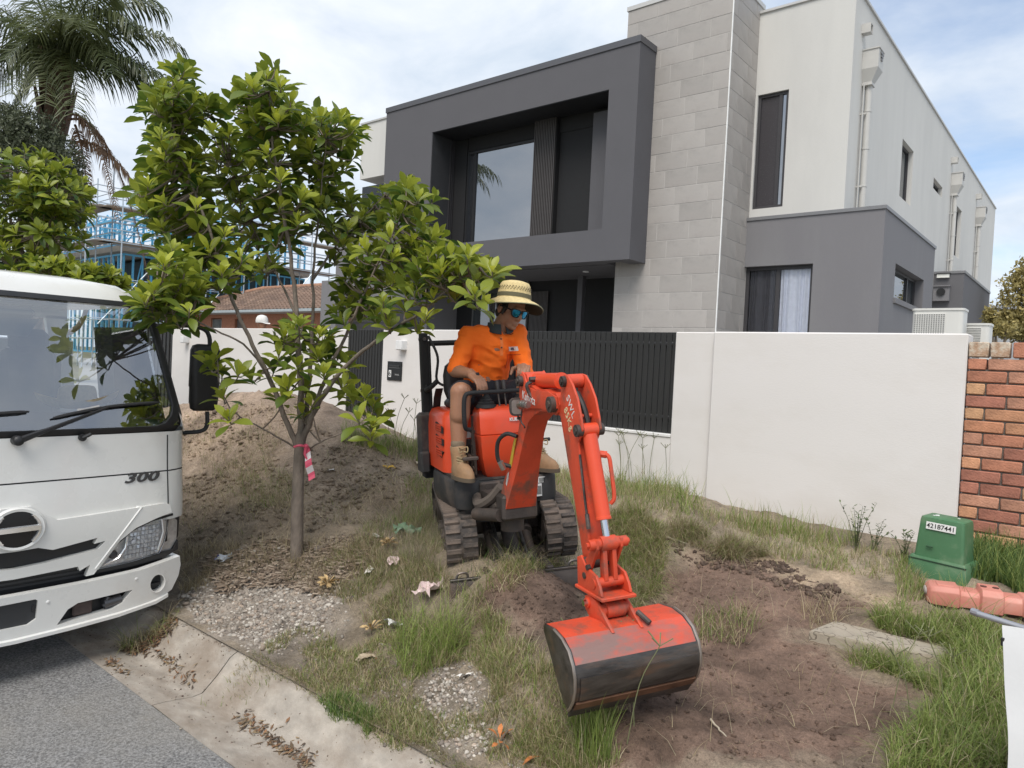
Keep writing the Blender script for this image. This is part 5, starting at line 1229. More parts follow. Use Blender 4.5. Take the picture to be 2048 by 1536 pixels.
for s in (-1, 1):
    b = MB(); rings = []
    for p, q in TP: n_ = Vector((-q.y, q.x)); rings.append([(p.x+n_.x*o, s*.29+y, p.y+n_.y*o) for o, y in ((0, -.09), (0, .09), (-.022, .09), (-.022, -.09))])
    rings.append(rings[0]); b.loft(rings, cap=False); tk = eb(b, 'track', M_MUD, up=False, smooth=40)
    for i, (p, q) in enumerate(TP):
        n_ = Vector((-q.y, q.x)); ang = math.atan2(q.y, q.x)
        for me, off in ((lug_me, 0), (lug_me2, .5)):
            p2, q2 = TP[(i+1) % len(TP)]; pp = p.lerp(p2, off)
            M_ = Matrix(((q.x, 0, n_.x, pp.x), (0, 1, 0, s*.29), (q.y, 0, n_.y, pp.y), (0, 0, 0, 1)))
            o = link('track_lug', me, tk); o.matrix_local = M_
    for x, r_, nm in ((-.47, .115, 'sprocket'), (.47, .112, 'idler'), (-.2, .05, 'roller'), (.05, .05, 'roller'), (.28, .05, 'roller')):
        b = MB(); zc = TR_R if r_ > .1 else .075; b.cyl((x, s*.29-.075, zc), (x, s*.29+.075, zc), r_, 18); b.cyl((x, s*.29-.085, zc), (x, s*.29+.085, zc), r_*.5, 12); eb(b, nm, M_STEELD, tk, False)
    b = MB(); b.box((0, s*.29, .15), (.75, .10, .14), .01); eb(b, 'track_frame', M_STEELD, tk, False)
# undercarriage, blade, rams between the tracks
b = MB(); b.box((0, 0, .20), (.62, .44, .14), .015); b.box((.18, 0, .27), (.22, .36, .03), .006); b.cyl((0, 0, .25), (0, 0, .36), .17, 24); eb(b, 'undercarriage', M_STEELD, up=False)
b = MB(); prof = [(.80, -.20), (.815, -.12), (.81, -.05), (.79, .015), (.775, .015), (.792, -.05), (.797, -.12), (.782, -.20)]; b.prism([(x, z) for x, z in prof], -.385, .385, 'y'); bl = eb(b, 'dozer_blade', M_STEELD, up=False, bevel=.002)
b = MB(); b.box((.785, 0, .017), (.026, .77, .012), .002); eb(b, 'blade_lip', M_WEAR, bl, False)
for y in (-.17, .17):
    b = MB(); b.box((.56, y, .0), (.44, .045, .07), .008); eb(b, 'blade_arm', M_STEELD, up=False)
    b = MB(); b.tube([(.30, y*.62, .20), (.70, y*.62+.0, -.02)], .034, 12); b.tube([(.40, y*.62, .163), (.43, y*.62, .15)], .040, 12); eb(b, 'ram', M_STEELD, up=False)
b = MB(); b.tube([(.36, 0, .20), (.62, 0, .07)], .045, 14); b.tube([(.25, 0, .26), (.36, 0, .20)], .012, 8); eb(b, 'blade_cylinder', M_STEELD, up=False)
b = MB(); b.box((.66, .0, .05), (.03, .20, .05), .004); b.box((.655, 0, .075), (.10, .19, .008)); eb(b, 'step_plate', mat('galvanised_dirty', (.20, .17, .14), .5, .2, 9, metal=.5), up=False)
for y0, y1 in ((-.10, -.075), (.05, .07)):
    b = MB(); b.tube([(.30, y0, .30), (.64, y1, .07)], .011, 8); b.tube([(.30, y0-.03, .28), (.60, y1-.02, .05)], .007, 6); eb(b, 'hydraulic_pipe', M_WEAR, up=False)
for y in (-.32, .30):
    b = MB(); b.tube(smoothpath([(.78, y-.03, .022), (.78, y-.015, .047), (.78, y+.025, .047), (.78, y+.035, .022)], 4), .007, 6); eb(b, 'lifting_eye', M_WEAR, up=False)
# upper structure ----------------------------------------------------------
YC = .05
b = MB(); prof = [(-.30, .38), (-.32, .34), (.0, .34), (.10, .34), (.30, .22), (.32, .10), (.32, -.06)]
RS = .285
def sl(z, k=1.0, dx=0.0):
    return [(-.46+dx, YC-.22*k, z), (-.30+dx, YC-RS*k, z), (.12, YC-RS*k, z), (.245, YC-.25*k, z), (.27, YC-.15*k, z), (.27, YC+.16*k, z), (.245, YC+.29*k, z), (.12, YC+.335*k, z), (-.30+dx, YC+.335*k, z), (-.46+dx, YC+.26*k, z)]
b = MB(); b.loft([sl(.24, .80, .06), sl(.29, .93, .02), sl(.36, 1.0), sl(.46, 1.0), sl(.485, .97)]); eb(b, 'skirt', M_DUSTY, bevel=.012)
b = MB(); b.loft([sl(.487, .95), sl(.50, .95)]); eb(b, 'floor_plate', M_DUSTY, smooth=None)
b = MB()
for i in range(9): b.box((.16+.0*i, YC-.27+i*.012, .503), (.16, .005, .005))
fm = eb(b, 'tread_strip', M_HOSE, smooth=None); fm['kind'] = 'stuff'
for s in (-1, 1):   # rounded front corner guards
    b = MB(); ya = YC+(.255 if s > 0 else -.21); b.loft([[(.22+.07*math.cos(a)*k, ya+.085*math.sin(a)*k, z) for a in np.linspace(-1.9, 1.9, 13)] for z, k in ((.33, .9), (.36, 1.0), (.47, 1.0), (.49, .93))]); eb(b, 'corner_guard', M_DUSTY, smooth=50)
b = MB(); b.box((.285, YC+.20, .40), (.006, .055, .075), .001); b.box((.285, YC+.23, .46), (.006, .06, .035), .001); eb(b, 'data_label', M_LBLW)
b = MB()
for i in range(7): b.box((.289, YC+.185+i*.006, .40), (.002, .003, .05))
for i in range(5): b.box((.289, YC+.215+i*.008, .46), (.002, .004, .025))
lb_ = eb(b, 'label_print', M_HOSE, smooth=None); lb_['kind'] = 'stuff'
b = MB(); b.box((.275, YC-.09, .44), (.03, .13, .075), .01); b.cyl((.29, YC-.11, .45), (.294, YC-.11, .45), .012, 10); b.cyl((.29, YC-.07, .45), (.294, YC-.07, .45), .012, 10); eb(b, 'bracket_plate', M_STEELD)
# swing bracket and its king post
b = MB(); b.hull([(x, YC-.05+y, z) for x, y, z in ((.25, -.11, .28), (.25, .11, .28), (.25, -.11, .44), (.25, .11, .44), (.50, -.06, .30), (.50, .06, .30), (.50, -.06, .42), (.50, .06, .42))]); eb(b, 'swing_frame', M_STEELD, bevel=.01)
b = MB(); b.cyl((.52, 0, .25), (.52, 0, .47), .065, 18); b.box((.60, 0, .40), (.12, .20, .14), .015); b.tube([(.40, -.17, .33), (.62, -.10, .36)], .035, 12); eb(b, 'swing_bracket', M_STEELD)
b = MB(); b.tube(smoothpath([(.26, -.12, .40), (.40, -.15, .38), (.50, -.11, .43), (.56, -.07, .50)], 5), .028, 8); b.tube(smoothpath([(.26, -.06, .37), (.40, -.10, .35), (.53, -.08, .40)], 5), .022, 8); eb(b, 'hose_bundle', mat('dusty_hose', (.10, .08, .065), .8, .2, 9))
# red hoods
def hood(x0, x1, y0, y1, z0, z1, r=.045): return MB().box(((x0+x1)/2, (y0+y1)/2, (z0+z1)/2), (x1-x0, y1-y0, z1-z0), r)
b = MB(); b.loft([[(x*k-.25*(1-k), YC+(y)*k2, z) for x, y in rrect(-.47, -RS, .02, .33, .08, 5)] for z, k, k2 in ((.50, 1.0, 1.0), (.60, 1.0, 1.01), (.76, .99, 1.0), (.83, .96, .97), (.865, .90, .90), (.875, .7, .8))]); hd = eb(b, 'engine_hood', M_ORG, smooth=50)
b = MB()
mesh_m = mat('grille_dark', (.03, .02, .02), .8)
for k, (z0, z1) in enumerate(((.74, .80), (.665, .725), (.59, .65))):
    b = MB(); y = YC-RS-.004; b.hull([(x, yy, z) for x, z in ((-.17, z0+.02), (-.02-.03*(k == 2), z0), (-.02, z1-.022), (-.17, z1)) for yy in (y-.002, y+.01)]); gp = eb(b, 'hood_vent', mesh_m, hd, smooth=None)
    b = MB()
    for i in range(7): b.box((-.155+i*.02, y-.004, (z0+z1)/2), (.004, .004, z1-z0-.016))
    for i in range(3): b.box((-.095, y-.005, z0+.015+i*.015), (.13, .004, .003))
    o = eb(b, 'vent_mesh', M_ORGW, hd, smooth=None); o['kind'] = 'stuff'
# control console
cz = [(.50, .085, .26), (.54, .105, .285), (.62, .125, .31), (.72, .135, .325), (.748, .137, .327), (.752, .131, .320), (.758, .138, .328), (.84, .140, .325), (.885, .137, .312), (.905, .125, .29), (.912, .10, .27)]
b = MB(); b.loft([[(x if x < .2 else fx-.02*((y/hw)**2)*.8, .04+y, z) for x, y in [(.17, hw), (.17, -hw), (.22, -hw), (fx, -hw*.86), (fx, -hw*.5), (fx, 0), (fx, hw*.5), (fx, hw*.86), (.22, hw)]] for z, hw, fx in cz]); cs = eb(b, 'control_console', M_ORG, smooth=40)
Mx = Matrix(((0, 0, 1, 0), (1, 0, 0, 0), (0, 1, 0, 0), (0, 0, 0, 1)))
text_part('KUBOTA', .026, ex, M_LBLW, UL @ TR(.329, .125, .835) @ Mx, 'maker_lettering', depth=.001, bold=.001)
b = MB(); b.tube(smoothpath([(.24, -.115, .52), (.25, -.12, .66), (.24, -.125, .80)], 4), .010, 6); b.tube([(.23, -.13, .55), (.23, -.12, .86)], .008, 6)
for z in (.56, .63, .70, .77): b.box((.235, -.122, z), (.03, .022, .02), .003)
eb(b, 'console_linkage', M_STEELD)
b = MB(); b.box((.08, -.10, .74), (.004, .05, .05), .001); b.box((.09, -.10, .66), (.004, .05, .055), .001); eb(b, 'warning_label', M_LBLW)
b = MB(); b.box((.10, -.12, .60), (.10, .10, .22), .02); eb(b, 'valve_cover', M_DUSTY)
# guard rail
b = MB(); b.tube(smoothpath([(.30, -.155, .79), (.315, -.185, .80), (.325, -.195, .84), (.325, -.195, .93), (.325, -.185, .985), (.325, -.15, 1.0), (.325, 0, 1.0), (.325, .15, 1.0), (.32, .19, .985), (.31, .195, .93), (.29, .195, .82)], 5), .013, 10); eb(b, 'guard_rail', M_BLKM)
# levers
b = MB(); b.lathe([(.062, 0), (.060, .012), (.048, .022), (.050, .028), (.036, .038), (.038, .044), (.026, .054), (.027, .06), (.014, .078)], 18, TR(.235, -.035, .905)); bt_ = eb(b, 'lever_boot', M_RUB, smooth=50)
b = MB(); b.tube(smoothpath([(.235, -.035, .97), (.225, -.06, 1.02), (.215, -.075, 1.06), (.215, -.078, 1.11)], 4), [.008]*6+[.014]*5+[.017, .012], 10); eb(b, 'right_lever', M_BLKM)
b = MB(); b.lathe([(.05, 0), (.04, .03), (.025, .06), (.012, .075)], 14, TR(.235, .17, .90)); b.tube([(.235, .17, .96), (.25, .18, 1.03), (.26, .19, 1.13)], [.008, .01, .018], 10); eb(b, 'left_lever', M_BLKM)
for y in (.045, .085): b = MB(); b.tube([(.25, y, .90), (.235, y-.006, 1.0)], .006, 8); b.tube([(.235, y-.006, 1.0), (.228, y-.008, 1.06)], [.012, .013], 10); eb(b, 'travel_lever', M_WEAR)
b = MB(); b.tube([(.32, -.16, .63), (.20, -.14, .635)], .009, 8); b.box((.33, -.17, .63), (.03, .09, .02), .004); eb(b, 'pedal', M_STEELD)
b = MB(); b.tube([(.18, .20, .68), (.20, .36, .685)], .007, 8); b.tube([(.195, .335, .684), (.20, .375, .685)], .011, 8); eb(b, 'side_lever', M_BLKM)
b = MB(); b.lathe([(.03, 0), (.033, .02), (.033, .14), (.02, .16), (.018, .18)], 14, TR(.16, .27, .80)); eb(b, 'drink_bottle', mat('grey_bottle', (.30, .34, .34), .3))
# seat and folding roll bar
b = MB(); b.box((-.18, YC+.02, .90), (.36, .42, .10), .04); b.loft([[(x-.30-.05*(z-.9), YC+.02+y*k, z) for x, y in rrect(-.05, -.21, .04, .21, .04, 4)] for z, k in ((.92, .9), (.98, 1.0), (1.08, 1.0), (1.14, .93), (1.17, .75))]); eb(b, 'seat', M_SEAT, smooth=50)
b = MB(); b.tube(smoothpath([(-.30, YC-.23, 1.05), (-.33, YC-.28, 1.0), (-.42, YC-.28, .99), (-.46, YC-.27, 1.02)], 4), .016, 8); eb(b, 'armrest_bar', M_BLKM)
for s, y in ((-1, -.225), (1, .375)):
    b = MB(); b.box((-.47, y, .89), (.06, .05, .94), .006); b.box((-.47, y-s*.0, .52), (.09, .07, .24), .008); b.tube([(-.44, y+.03, .80), (-.44, y+.03, 1.30)], .010, 6); p_ = eb(b, 'roll_bar_post', M_BLKM)
    for z in (.62, .98, 1.32): b = MB(); b.cyl((-.51, y, z), (-.43, y, z), .012, 8); b.cyl((-.47, y-.032, z), (-.47, y+.032, z), .010, 8); eb(b, 'bolt', M_WEAR, p_)
b = MB(); b.tube([(-.46, -.22, 1.29), (-.46, .37, 1.29)], .018, 8); eb(b, 'cross_tube', M_BLKM)
b = MB(); b.tube(smoothpath([(-.43, -.20, 1.34), (-.40, -.15, 1.20), (-.41, -.16, 1.05), (-.38, -.1, 1.0)], 5), .010, 6); eb(b, 'cable', M_HOSE)
b = MB(); b.loft([[(-.43+dx, -.20+.0*dx, z), (-.43+dx, -.15, z), (-.427+dx, -.15, z), (-.427+dx, -.20, z)] for dx, z in ((0, .70), (.02, .82), (.08, .94), (.14, 1.0))]); eb(b, 'seat_belt', M_HOSE, smooth=None)
b = MB(); b.box((-.42, -.25, .70), (.08, .10, .28), .02); b.box((-.40, -.27, .52), (.12, .06, .14), .01); eb(b, 'side_box', M_DUSTY)
b = MB(); b.box((-.46, YC, .62), (.08, .58, .30), .03); eb(b, 'counterweight', M_DUSTY)
# boom -----------------------------------------------------------------------
def plate(prof, y0, y1, bev=.004, name='x', m=None, parent=None):
    b = MB(); b.prism(prof, y0, y1, 'y'); return eb(b, name, m or M_ORGW, parent, bevel=bev)
outer = [(.555, .40), (.595, .52), (.695, .67), (.79, .80), (.845, .92), (.865, 1.03), (.885, 1.105)]
top = [(.905, 1.128), (.94, 1.12), (.975, 1.075), (1.06, 1.05), (1.16, 1.055), (1.22, 1.045)]
tipc = [(1.275+.05*math.cos(rad(a)), .995+.05*math.sin(rad(a))) for a in (75, 40, 0, -40, -80)]
inner = [(1.20, .955), (1.10, .95), (1.02, .925), (.945, .885), (.895, .82), (.79, .63), (.665, .40)]
def hw_(z): return float(np.interp(z, [.40, .63, .80, 1.2], [.085, .062, .052, .052]))
b = MB(); ring_ = outer+top+tipc+inner; n = len(ring_)
v = [(x, -hw_(z), z) for x, z in ring_]+[(x, hw_(z), z) for x, z in ring_]
pairs = list(range(n)); f = []
# side faces as quads between outer and inner contours
o_i = outer+top+tipc[:2]; i_i = inner[::-1]+tipc[::-1][:1]
for sgn in (0, 1):
    from mathutils.geometry import tessellate_polygon as _tp
    tris = _tp([[Vector((x, z, 0)) for x, z in ring_]])
    for t in tris:
        t = tuple(int(i)+sgn*n for i in t); a, c, d = [Vector((v[i][0], v[i][2])) for i in t]
        ccw = (c-a).x*(d-a).y-(c-a).y*(d-a).x > 0
        f.append(t if (ccw == (sgn == 0)) else t[::-1])
for i in range(n): j = (i+1) % n; f.append((i, i+n, j+n, j))
b.add(v, f); bm_o = eb(b, 'boom', M_ORGW, smooth=28)
for s in (-1, 1):   # raised side cheek plates and the horn that carries the arm cylinder
    y0, y1 = sorted((s*.0525, s*.060)); plate([(.86, .93), (.99, .955), (1.12, .965), (1.24, .955), (1.315, .98), (1.31, 1.03), (1.22, 1.048), (1.06, 1.047), (.965, 1.06), (.93, 1.115), (.90, 1.132), (.868, 1.11), (.85, 1.0)], y0, y1, .002, 'boom_cheek', M_ORGW, bm_o)
for x, z, r_ in ((1.275, .995, .036), (.895, 1.085, .026)): b = MB(); b.cyl((x, -.082, z), (x, .082, z), r_, 16); b.cyl((x, -.090, z), (x, .090, z), r_*.5, 10); eb(b, 'boom_pin', M_STEELD)
Mk = UL @ TR(1.06, -.0612, 1.005) @ Matrix.Rotation(rad(90), 4, 'X')
text_part('Kubota', .060, ex, M_LBLW, Mk @ TR(-.08, .0, 0) @ Matrix.Rotation(rad(-8), 4, 'Z'), 'boom_lettering', depth=.0006, spacing=.95)
b = MB(); b.hull([(x, y, z) for x, z in ((.76, .775), (.80, .80), (.705, .62), (.68, .64)) for y in (-.064, -.060)]); eb(b, 'warning_stripe', M_LBLY, smooth=None)
b = MB(); b.hull([(x, y, z) for x, z in ((.668, .585), (.69, .60), (.655, .52), (.64, .53)) for y in (-.073, -.069)]); eb(b, 'boom_sticker', M_LBLW, smooth=None)
# arm cylinder on top of the boom
def ram(p0, p1, k, r0, r1, name, ports=True, parent=None):
    p0, p1 = Vector(p0), Vector(p1); m = p0.lerp(p1, k); d = (p1-p0).normalized(); side = Vector((0, 1, 0))
    b = MB(); b.tube([p0+d*.02, p0+d*.022, m-d*.012, m-d*.01, m, m+d*.002], [r0*.7, r0, r0, r0*1.06, r0*1.06, r1*1.2], 18); b.cyl(p0-side*.034, p0+side*.034, r0*.95, 14)
    o = eb(b, name, M_ORG, parent, smooth=40)
    b = MB(); b.tube([m, p1], r1, 14); eb(b, 'piston_rod', M_ROD, o); b = MB(); b.cyl(p1-side*.034, p1+side*.034, r1*1.9, 14); eb(b, 'rod_eye', M_ORGW, o)
    return o
ac = ram((.90, 0, 1.085), (1.375, 0, 1.10), .72, .036, .016, 'arm_cylinder')
b = MB(); b.tube(smoothpath([(1.0, -.05, 1.085), (1.0, -.075, 1.07), (1.005, -.065, 1.03), (1.02, -.045, 1.0)], 4), .009, 6); b.tube([(1.0, -.03, 1.095), (1.0, -.06, 1.095)], .014, 8); eb(b, 'cylinder_fitting', M_WEAR)
b = MB(); b.tube(smoothpath([(.93, -.068, .96), (.94, -.095, .965), (.985, -.105, .98), (1.08, -.10, .985)], 4), .014, 8)
for x in (1.0, 1.03, 1.06): b.tube([(x, -.103, .982), (x+.014, -.102, .983)], .019, 8)
eb(b, 'hose_coupling', mat('zinc_fitting', (.45, .44, .42), .35, .1, 9, metal=.9))
b = MB(); b.tube(smoothpath([(.965, -.09, .955), (.97, -.10, .90), (.99, -.09, .87), (.96, -.08, .86)], 4), .0035, 5); eb(b, 'loose_wire', M_HOSE)
b = MB(); b.tube(smoothpath([(.70, -.06, .63), (.68, -.12, .66), (.70, -.13, .76), (.75, -.10, .81), (.80, -.06, .80)], 5), .011, 8); eb(b, 'boom_hose', M_HOSE)
b = MB(); b.tube([(.695, -.10, .62), (.70, -.12, .66)], .016, 8); eb(b, 'hose_end', MATS['zinc_fitting'])
# work light on the boom
LC = Vector((.83, -.05, .955))
b = MB(); R_ = Matrix.Rotation(rad(-8), 4, 'Z'); b.loft([[LC+R_ @ Vector((dx, y*k, z*k)) for y, z in rrect(-.058, -.045, .058, .045, .022, 4)] for dx, k in ((-.075, .35), (-.06, .62), (-.03, .85), (.02, 1.0), (.035, 1.0))]); wl_o = eb(b, 'work_light', M_DUSTY, smooth=45)
b = MB(); b.loft([[LC+R_ @ Vector((dx, y*k, z*k)) for y, z in rrect(-.05, -.036, .05, .036, .016, 4)] for dx, k in ((.034, 1), (.038, 1))]); eb(b, 'light_lens', mat('dusty_lens', (.20, .18, .165), .35, .2, 14), wl_o, smooth=30)
b = MB(); b.box((LC.x-.01, LC.y+.03, LC.z-.062), (.03, .08, .015), .003); b.tube([(LC.x-.01, LC.y+.05, LC.z-.06), (LC.x-.0, LC.y+.062, LC.z-.14)], .010, 8); b.tube(smoothpath([(LC.x-.05, LC.y, LC.z-.04), (LC.x-.02, LC.y+.03, LC.z-.12), (LC.x, LC.y+.06, LC.z-.16)], 4), .005, 6); eb(b, 'light_bracket', M_STEELD, wl_o)
# dipper arm
edge_b = [(1.343, 1.10), (1.325, 1.03), (1.235, .99), (1.25, .955), (1.318, .945), (1.388, .735), (1.434, .61), (1.505, .375), (1.515, .335)]
edge_f = [(1.565, .325), (1.578, .40), (1.545, .60), (1.512, .74), (1.492, .85), (1.515, .875), (1.535, .905), (1.528, .945), (1.497, 1.03), (1.45, 1.09), (1.405, 1.125), (1.37, 1.13)]
for s in (-1, 1):
    y0, y1 = sorted((s*.036, s*.046)); pr = edge_b+edge_f; ap = plate(pr, y0, y1, .0025, 'arm_plate', M_ORGW)
b = MB(); pr = [(1.33, .93), (1.395, .725), (1.44, .605), (1.51, .37), (1.565, .36), (1.568, .40), (1.533, .60), (1.497, .74), (1.47, .86), (1.40, .93)]; b.prism(pr, -.0355, .0355, 'y'); eb(b, 'arm_box', M_ORGW, bevel=.002)
for x, z, r_ in ((1.375, 1.10, .024), (1.505, .90, .026), (1.545, .352, .026)): b = MB(); b.cyl((x, -.062, z), (x, .062, z), r_, 14); b.cyl((x, -.068, z), (x, .068, z), r_*.55, 8); eb(b, 'arm_pin', M_STEELD)
b = MB(); b.tube(smoothpath([(1.40, .0, 1.05), (1.445, .005, 1.0), (1.475, .01, .93), (1.48, .01, .87), (1.43, .015, .80)], 6), .013, 8); b.tube(smoothpath([(1.39, -.015, 1.04), (1.43, -.012, .99), (1.462, -.012, .93), (1.465, -.012, .88)], 6), .011, 8); eb(b, 'arm_hose', M_HOSE)
b = MB(); b.cyl((1.46, -.036, .955), (1.46, .036, .955), .009, 8); eb(b, 'spacer_bar', M_ORGW)
Ma = UL @ TR(1.415, -.0468, .985) @ Matrix.Rotation(rad(90), 4, 'X') @ Matrix.Rotation(rad(-56), 4, 'Z')
text_part('SWL', .050, ex, M_LBLW, Ma @ TR(.0, .018, 0), 'load_lettering', depth=.0006, spacing=1.1)
text_part('85Kg', .050, ex, mat('sticker_cream', (.62, .52, .30), .6), Ma @ TR(.03, -.035, 0), 'load_lettering', depth=.0006, spacing=1.05)
bc = ram((1.505, 0, .90), (1.645, 0, .455), .80, .031, .016, 'bucket_cylinder')
b = MB(); b.tube(smoothpath([(1.535, .045, .80), (1.56, .060, .79), (1.575, .062, .74), (1.60, .06, .63), (1.595, .045, .60)], 5), .009, 8); b.tube([(1.53, .03, .80), (1.545, .06, .795)], .015, 8); eb(b, 'oil_pipe', M_ORGW)
b = MB(); b.tube([(1.505, -.045, .80), (1.545, -.045, .60), (1.56, -.045, .54)], .006, 6); b.tube([(1.556, -.045, .56), (1.568, -.045, .50)], .010, 8); eb(b, 'grease_line', M_WEAR)
# linkage and hitch
for s in (-1, 1):
    y0, y1 = sorted((s*.048, s*.060)); plate([(1.63, .475), (1.665, .475), (1.668, .44), (1.60, .335), (1.565, .325), (1.545, .345), (1.56, .375), (1.61, .42)], y0, y1, .002, 'side_link', M_ORGW)
    y0, y1 = sorted((s*.012, s*.030)); plate([(1.632, .47), (1.66, .47), (1.672, .31), (1.65, .28), (1.632, .31)], y0, y1, .002, 'h_link', M_ORGW)
b = MB(); b.cyl((1.645, -.085, .455), (1.645, .085, .455), .022, 14); b.cyl((1.645, -.096, .455), (1.645, .096, .455), .012, 8); eb(b, 'link_pin', M_ORGW); b = MB(); b.cyl((1.652, -.075, .30), (1.652, .075, .30), .020, 12); eb(b, 'link_pin', M_ORGW)
for s in (-1, 1):
    y0, y1 = sorted((s*.058, s*.070)); plate([(1.50, .37), (1.535, .385), (1.58, .35), (1.67, .335), (1.70, .30), (1.715, .265), (1.50, .245)], y0, y1, .003, 'hitch_cheek', M_ORGW)
b = MB(); b.box((1.61, 0, .250), (.25, .155, .014), .003, R=Euler((0, rad(-3), 0))); eb(b, 'hitch_plate', M_ORGW)
b = MB(); b.cyl((1.60, -.075, .352), (1.60, -.058, .352), .012, 8); b.cyl((1.57, -.075, .31), (1.57, -.058, .31), .014, 8); eb(b, 'hitch_bolt', M_STEELD)
# bucket: curved shell, side cheeks, ears
shell = [(1.60, .150), (1.70, .165), (1.775, .158), (1.835, .132), (1.868, .09), (1.882, .045), (1.880, .0), (1.862, -.045), (1.832, -.085), (1.81, -.105)]
def inset(pts, d):
    cx, cz_ = 1.70, .02; return [(cx+(x-cx)*(1-d/.18), cz_+(z-cz_)*(1-d/.18)) for x, z in pts]
BW = .258; BY = .012
def shell_part(p, name, m, d=.010, yw=BW, o=0.0):
    q = inset(p, d); b = MB(); b.prism((inset(p, -o) if o else p)+(q[::-1]), -yw, yw, 'y'); return eb(b, name, m, None, smooth=25)
M_SCR = mat('scraped_orange', (.52, .075, .04), .5, .2, 6, .15, 50, dirt=(.17, .14, .125), dirt_amt=.85, dirt_scale=9, stretch=(1, .5, 1), dirt_lo=.40, dirt_hi=.60)
bk = shell_part(shell[:3], 'bucket_top', M_ORGW); shell_part(shell[2:5], 'bucket_top_wear', M_SCR); shell_part(shell[4:], 'bucket_shell', M_WEAR)
shell_part(shell[5:8], 'wear_strip', M_WEAR, .004, BW-.01, .006)
b = MB(); b.prism([(1.828, -.082), (1.838, -.088), (1.80, -.135), (1.785, -.133)], -BW-.004, BW+.004, 'y'); eb(b, 'cutting_edge', M_STEELD, smooth=20)
b = MB(); b.prism([(1.856, -.055), (1.863, -.06), (1.84, -.092), (1.832, -.086)], -BW, BW, 'y'); eb(b, 'weld_bar', mat('rusty_edge', (.17, .085, .05), .6, .4, 9, metal=.5), smooth=20)
for s in (-1, 1):
    y0, y1 = sorted((s*BW, s*(BW+.012))); plate(shell+[(1.775, -.09), (1.70, -.01), (1.64, .07), (1.595, .12)], y0, y1, .002, 'bucket_side', M_WEAR)
    b = MB(); b.tube([(x, s*(BW+.011), z) for x, z in shell[1:]], .006, 6); eb(b, 'side_weld', mat('bare_edge', (.35, .30, .26), .4, .2, 9, metal=.8))
    y0, y1 = sorted((s*.056, s*.070)); plate([(1.565, .225), (1.60, .24), (1.66, .235), (1.70, .215), (1.735, .19), (1.80, .152), (1.70, .160), (1.60, .15), (1.565, .17)], y0, y1, .003, 'bucket_ear', M_ORGW)
b = MB(); b.cyl((1.595, -.078, .205), (1.595, .078, .205), .021, 16); b.cyl((1.685, -.06, .198), (1.685, .06, .198), .024, 16); b.cyl((1.685, -.040, .198), (1.685, .04, .198), .032, 16); eb(b, 'bucket_pin', M_ORGW)
b = MB(); b.cyl((1.595, -.092, .205), (1.595, -.074, .205), .014, 8); eb(b, 'pin_head', M_ROD)
b = MB(); b.tube([(1.745, .072, .195), (1.80, .095, .165)], .011, 8); eb(b, 'locking_bar', M_STEELD)
# ------------------------------------------------------------------ operator
def skinmat(name, col):
    m = mat(name, col, .5, .10, 14, .12, 120); b = m.node_tree.nodes['Principled BSDF']
    b.inputs['Subsurface Weight'].default_value = .12; b.inputs['Subsurface Radius'].default_value = (.01, .004, .002); return m
M_SKIN = skinmat('tanned_skin', (.32, .155, .09))
M_SHIRT = mat('orange_shirt', (1.0, .17, .008), .85, .03, 9, .25, 22)
M_SHORT = mat('navy_shorts', (.014, .015, .022), .85, .1, 9, .3, 40)
M_COLLAR = mat('dark_collar', (.025, .032, .035), .85, .1, 9)
M_BOOT = mat('tan_boot', (.28, .165, .085), .75, .2, 12, .3, 60, dirt=(.20, .14, .09), dirt_amt=.6, dirt_scale=9)
M_SOLE = mat('boot_sole', (.10, .075, .05), .8)
M_LACE = mat('boot_lace', (.30, .22, .12), .8)
M_HAIR = mat('dark_hair', (.02, .016, .013), .6, .3, 40)
def caps(b, *segs):
    for p0, p1, r0, r1 in segs:
        p0, p1 = Vector(p0), Vector(p1)
        b.tube([p0, p0.lerp(p1, .33), p0.lerp(p1, .66), p1], [r0, r0+(r1-r0)*.33, r0+(r1-r0)*.66, r1], 14)
        b.ell(p0, (r0, r0, r0), 14, 9); b.ell(p1, (r1, r1, r1), 14, 9)
    return b
def fuse(b, name, m, parent, vox, smooth=6, M=None, disp=0.0, **k):
    """Union of overlapping solids as one continuous surface."""
    me = b.mesh(name, m, None); o = bpy.data.objects.new(name, me); COL.objects.link(o)
    md = o.modifiers.new('r', 'REMESH'); md.mode = 'VOXEL'; md.voxel_size = vox
    ms = o.modifiers.new('s', 'SMOOTH'); ms.factor = .5; ms.iterations = smooth
    bpy.context.view_layer.update(); dg = bpy.context.evaluated_depsgraph_get(); me2 = bpy.data.meshes.new_from_object(o.evaluated_get(dg))
    bpy.data.objects.remove(o); bpy.data.meshes.remove(me)
    if disp:
        n = len(me2.vertices); co = np.empty(n*3, np.float32); me2.vertices.foreach_get('co', co); co = co.reshape(-1, 3)
        nr = np.empty(n*3, np.float32); me2.vertices.foreach_get('normal', nr); nr = nr.reshape(-1, 3)
        w = np.array([mnoise.noise((c[0]*7+c[2]*4, c[1]*9-c[2]*6, c[2]*17+c[1]*9)) for c in co]); w2 = np.array([mnoise.noise((c[0]*12, c[1]*20+c[2]*18, c[2]*15-c[1]*12)) for c in co])
        co = co+nr*((.22-np.abs(w))*disp*1.1+w2*disp*.4)[:, None]; me2.vertices.foreach_set('co', co.astype(np.float32).ravel())
    if M is not None: me2.transform(M)
    me2.polygons.foreach_set('use_smooth', [True]*len(me2.polygons)); me2.materials.clear(); me2.materials.append(m); me2.update()
    return link(name, me2, parent, **k)
man = thing('person', 'person in orange work shirt, straw hat and sunglasses sitting at the excavator levers', 'person')
PB = UF @ TR(-.10, .06, .50); man.matrix_world = PB
PM = PB.inverted() @ UF       # excavator coordinates -> person coordinates
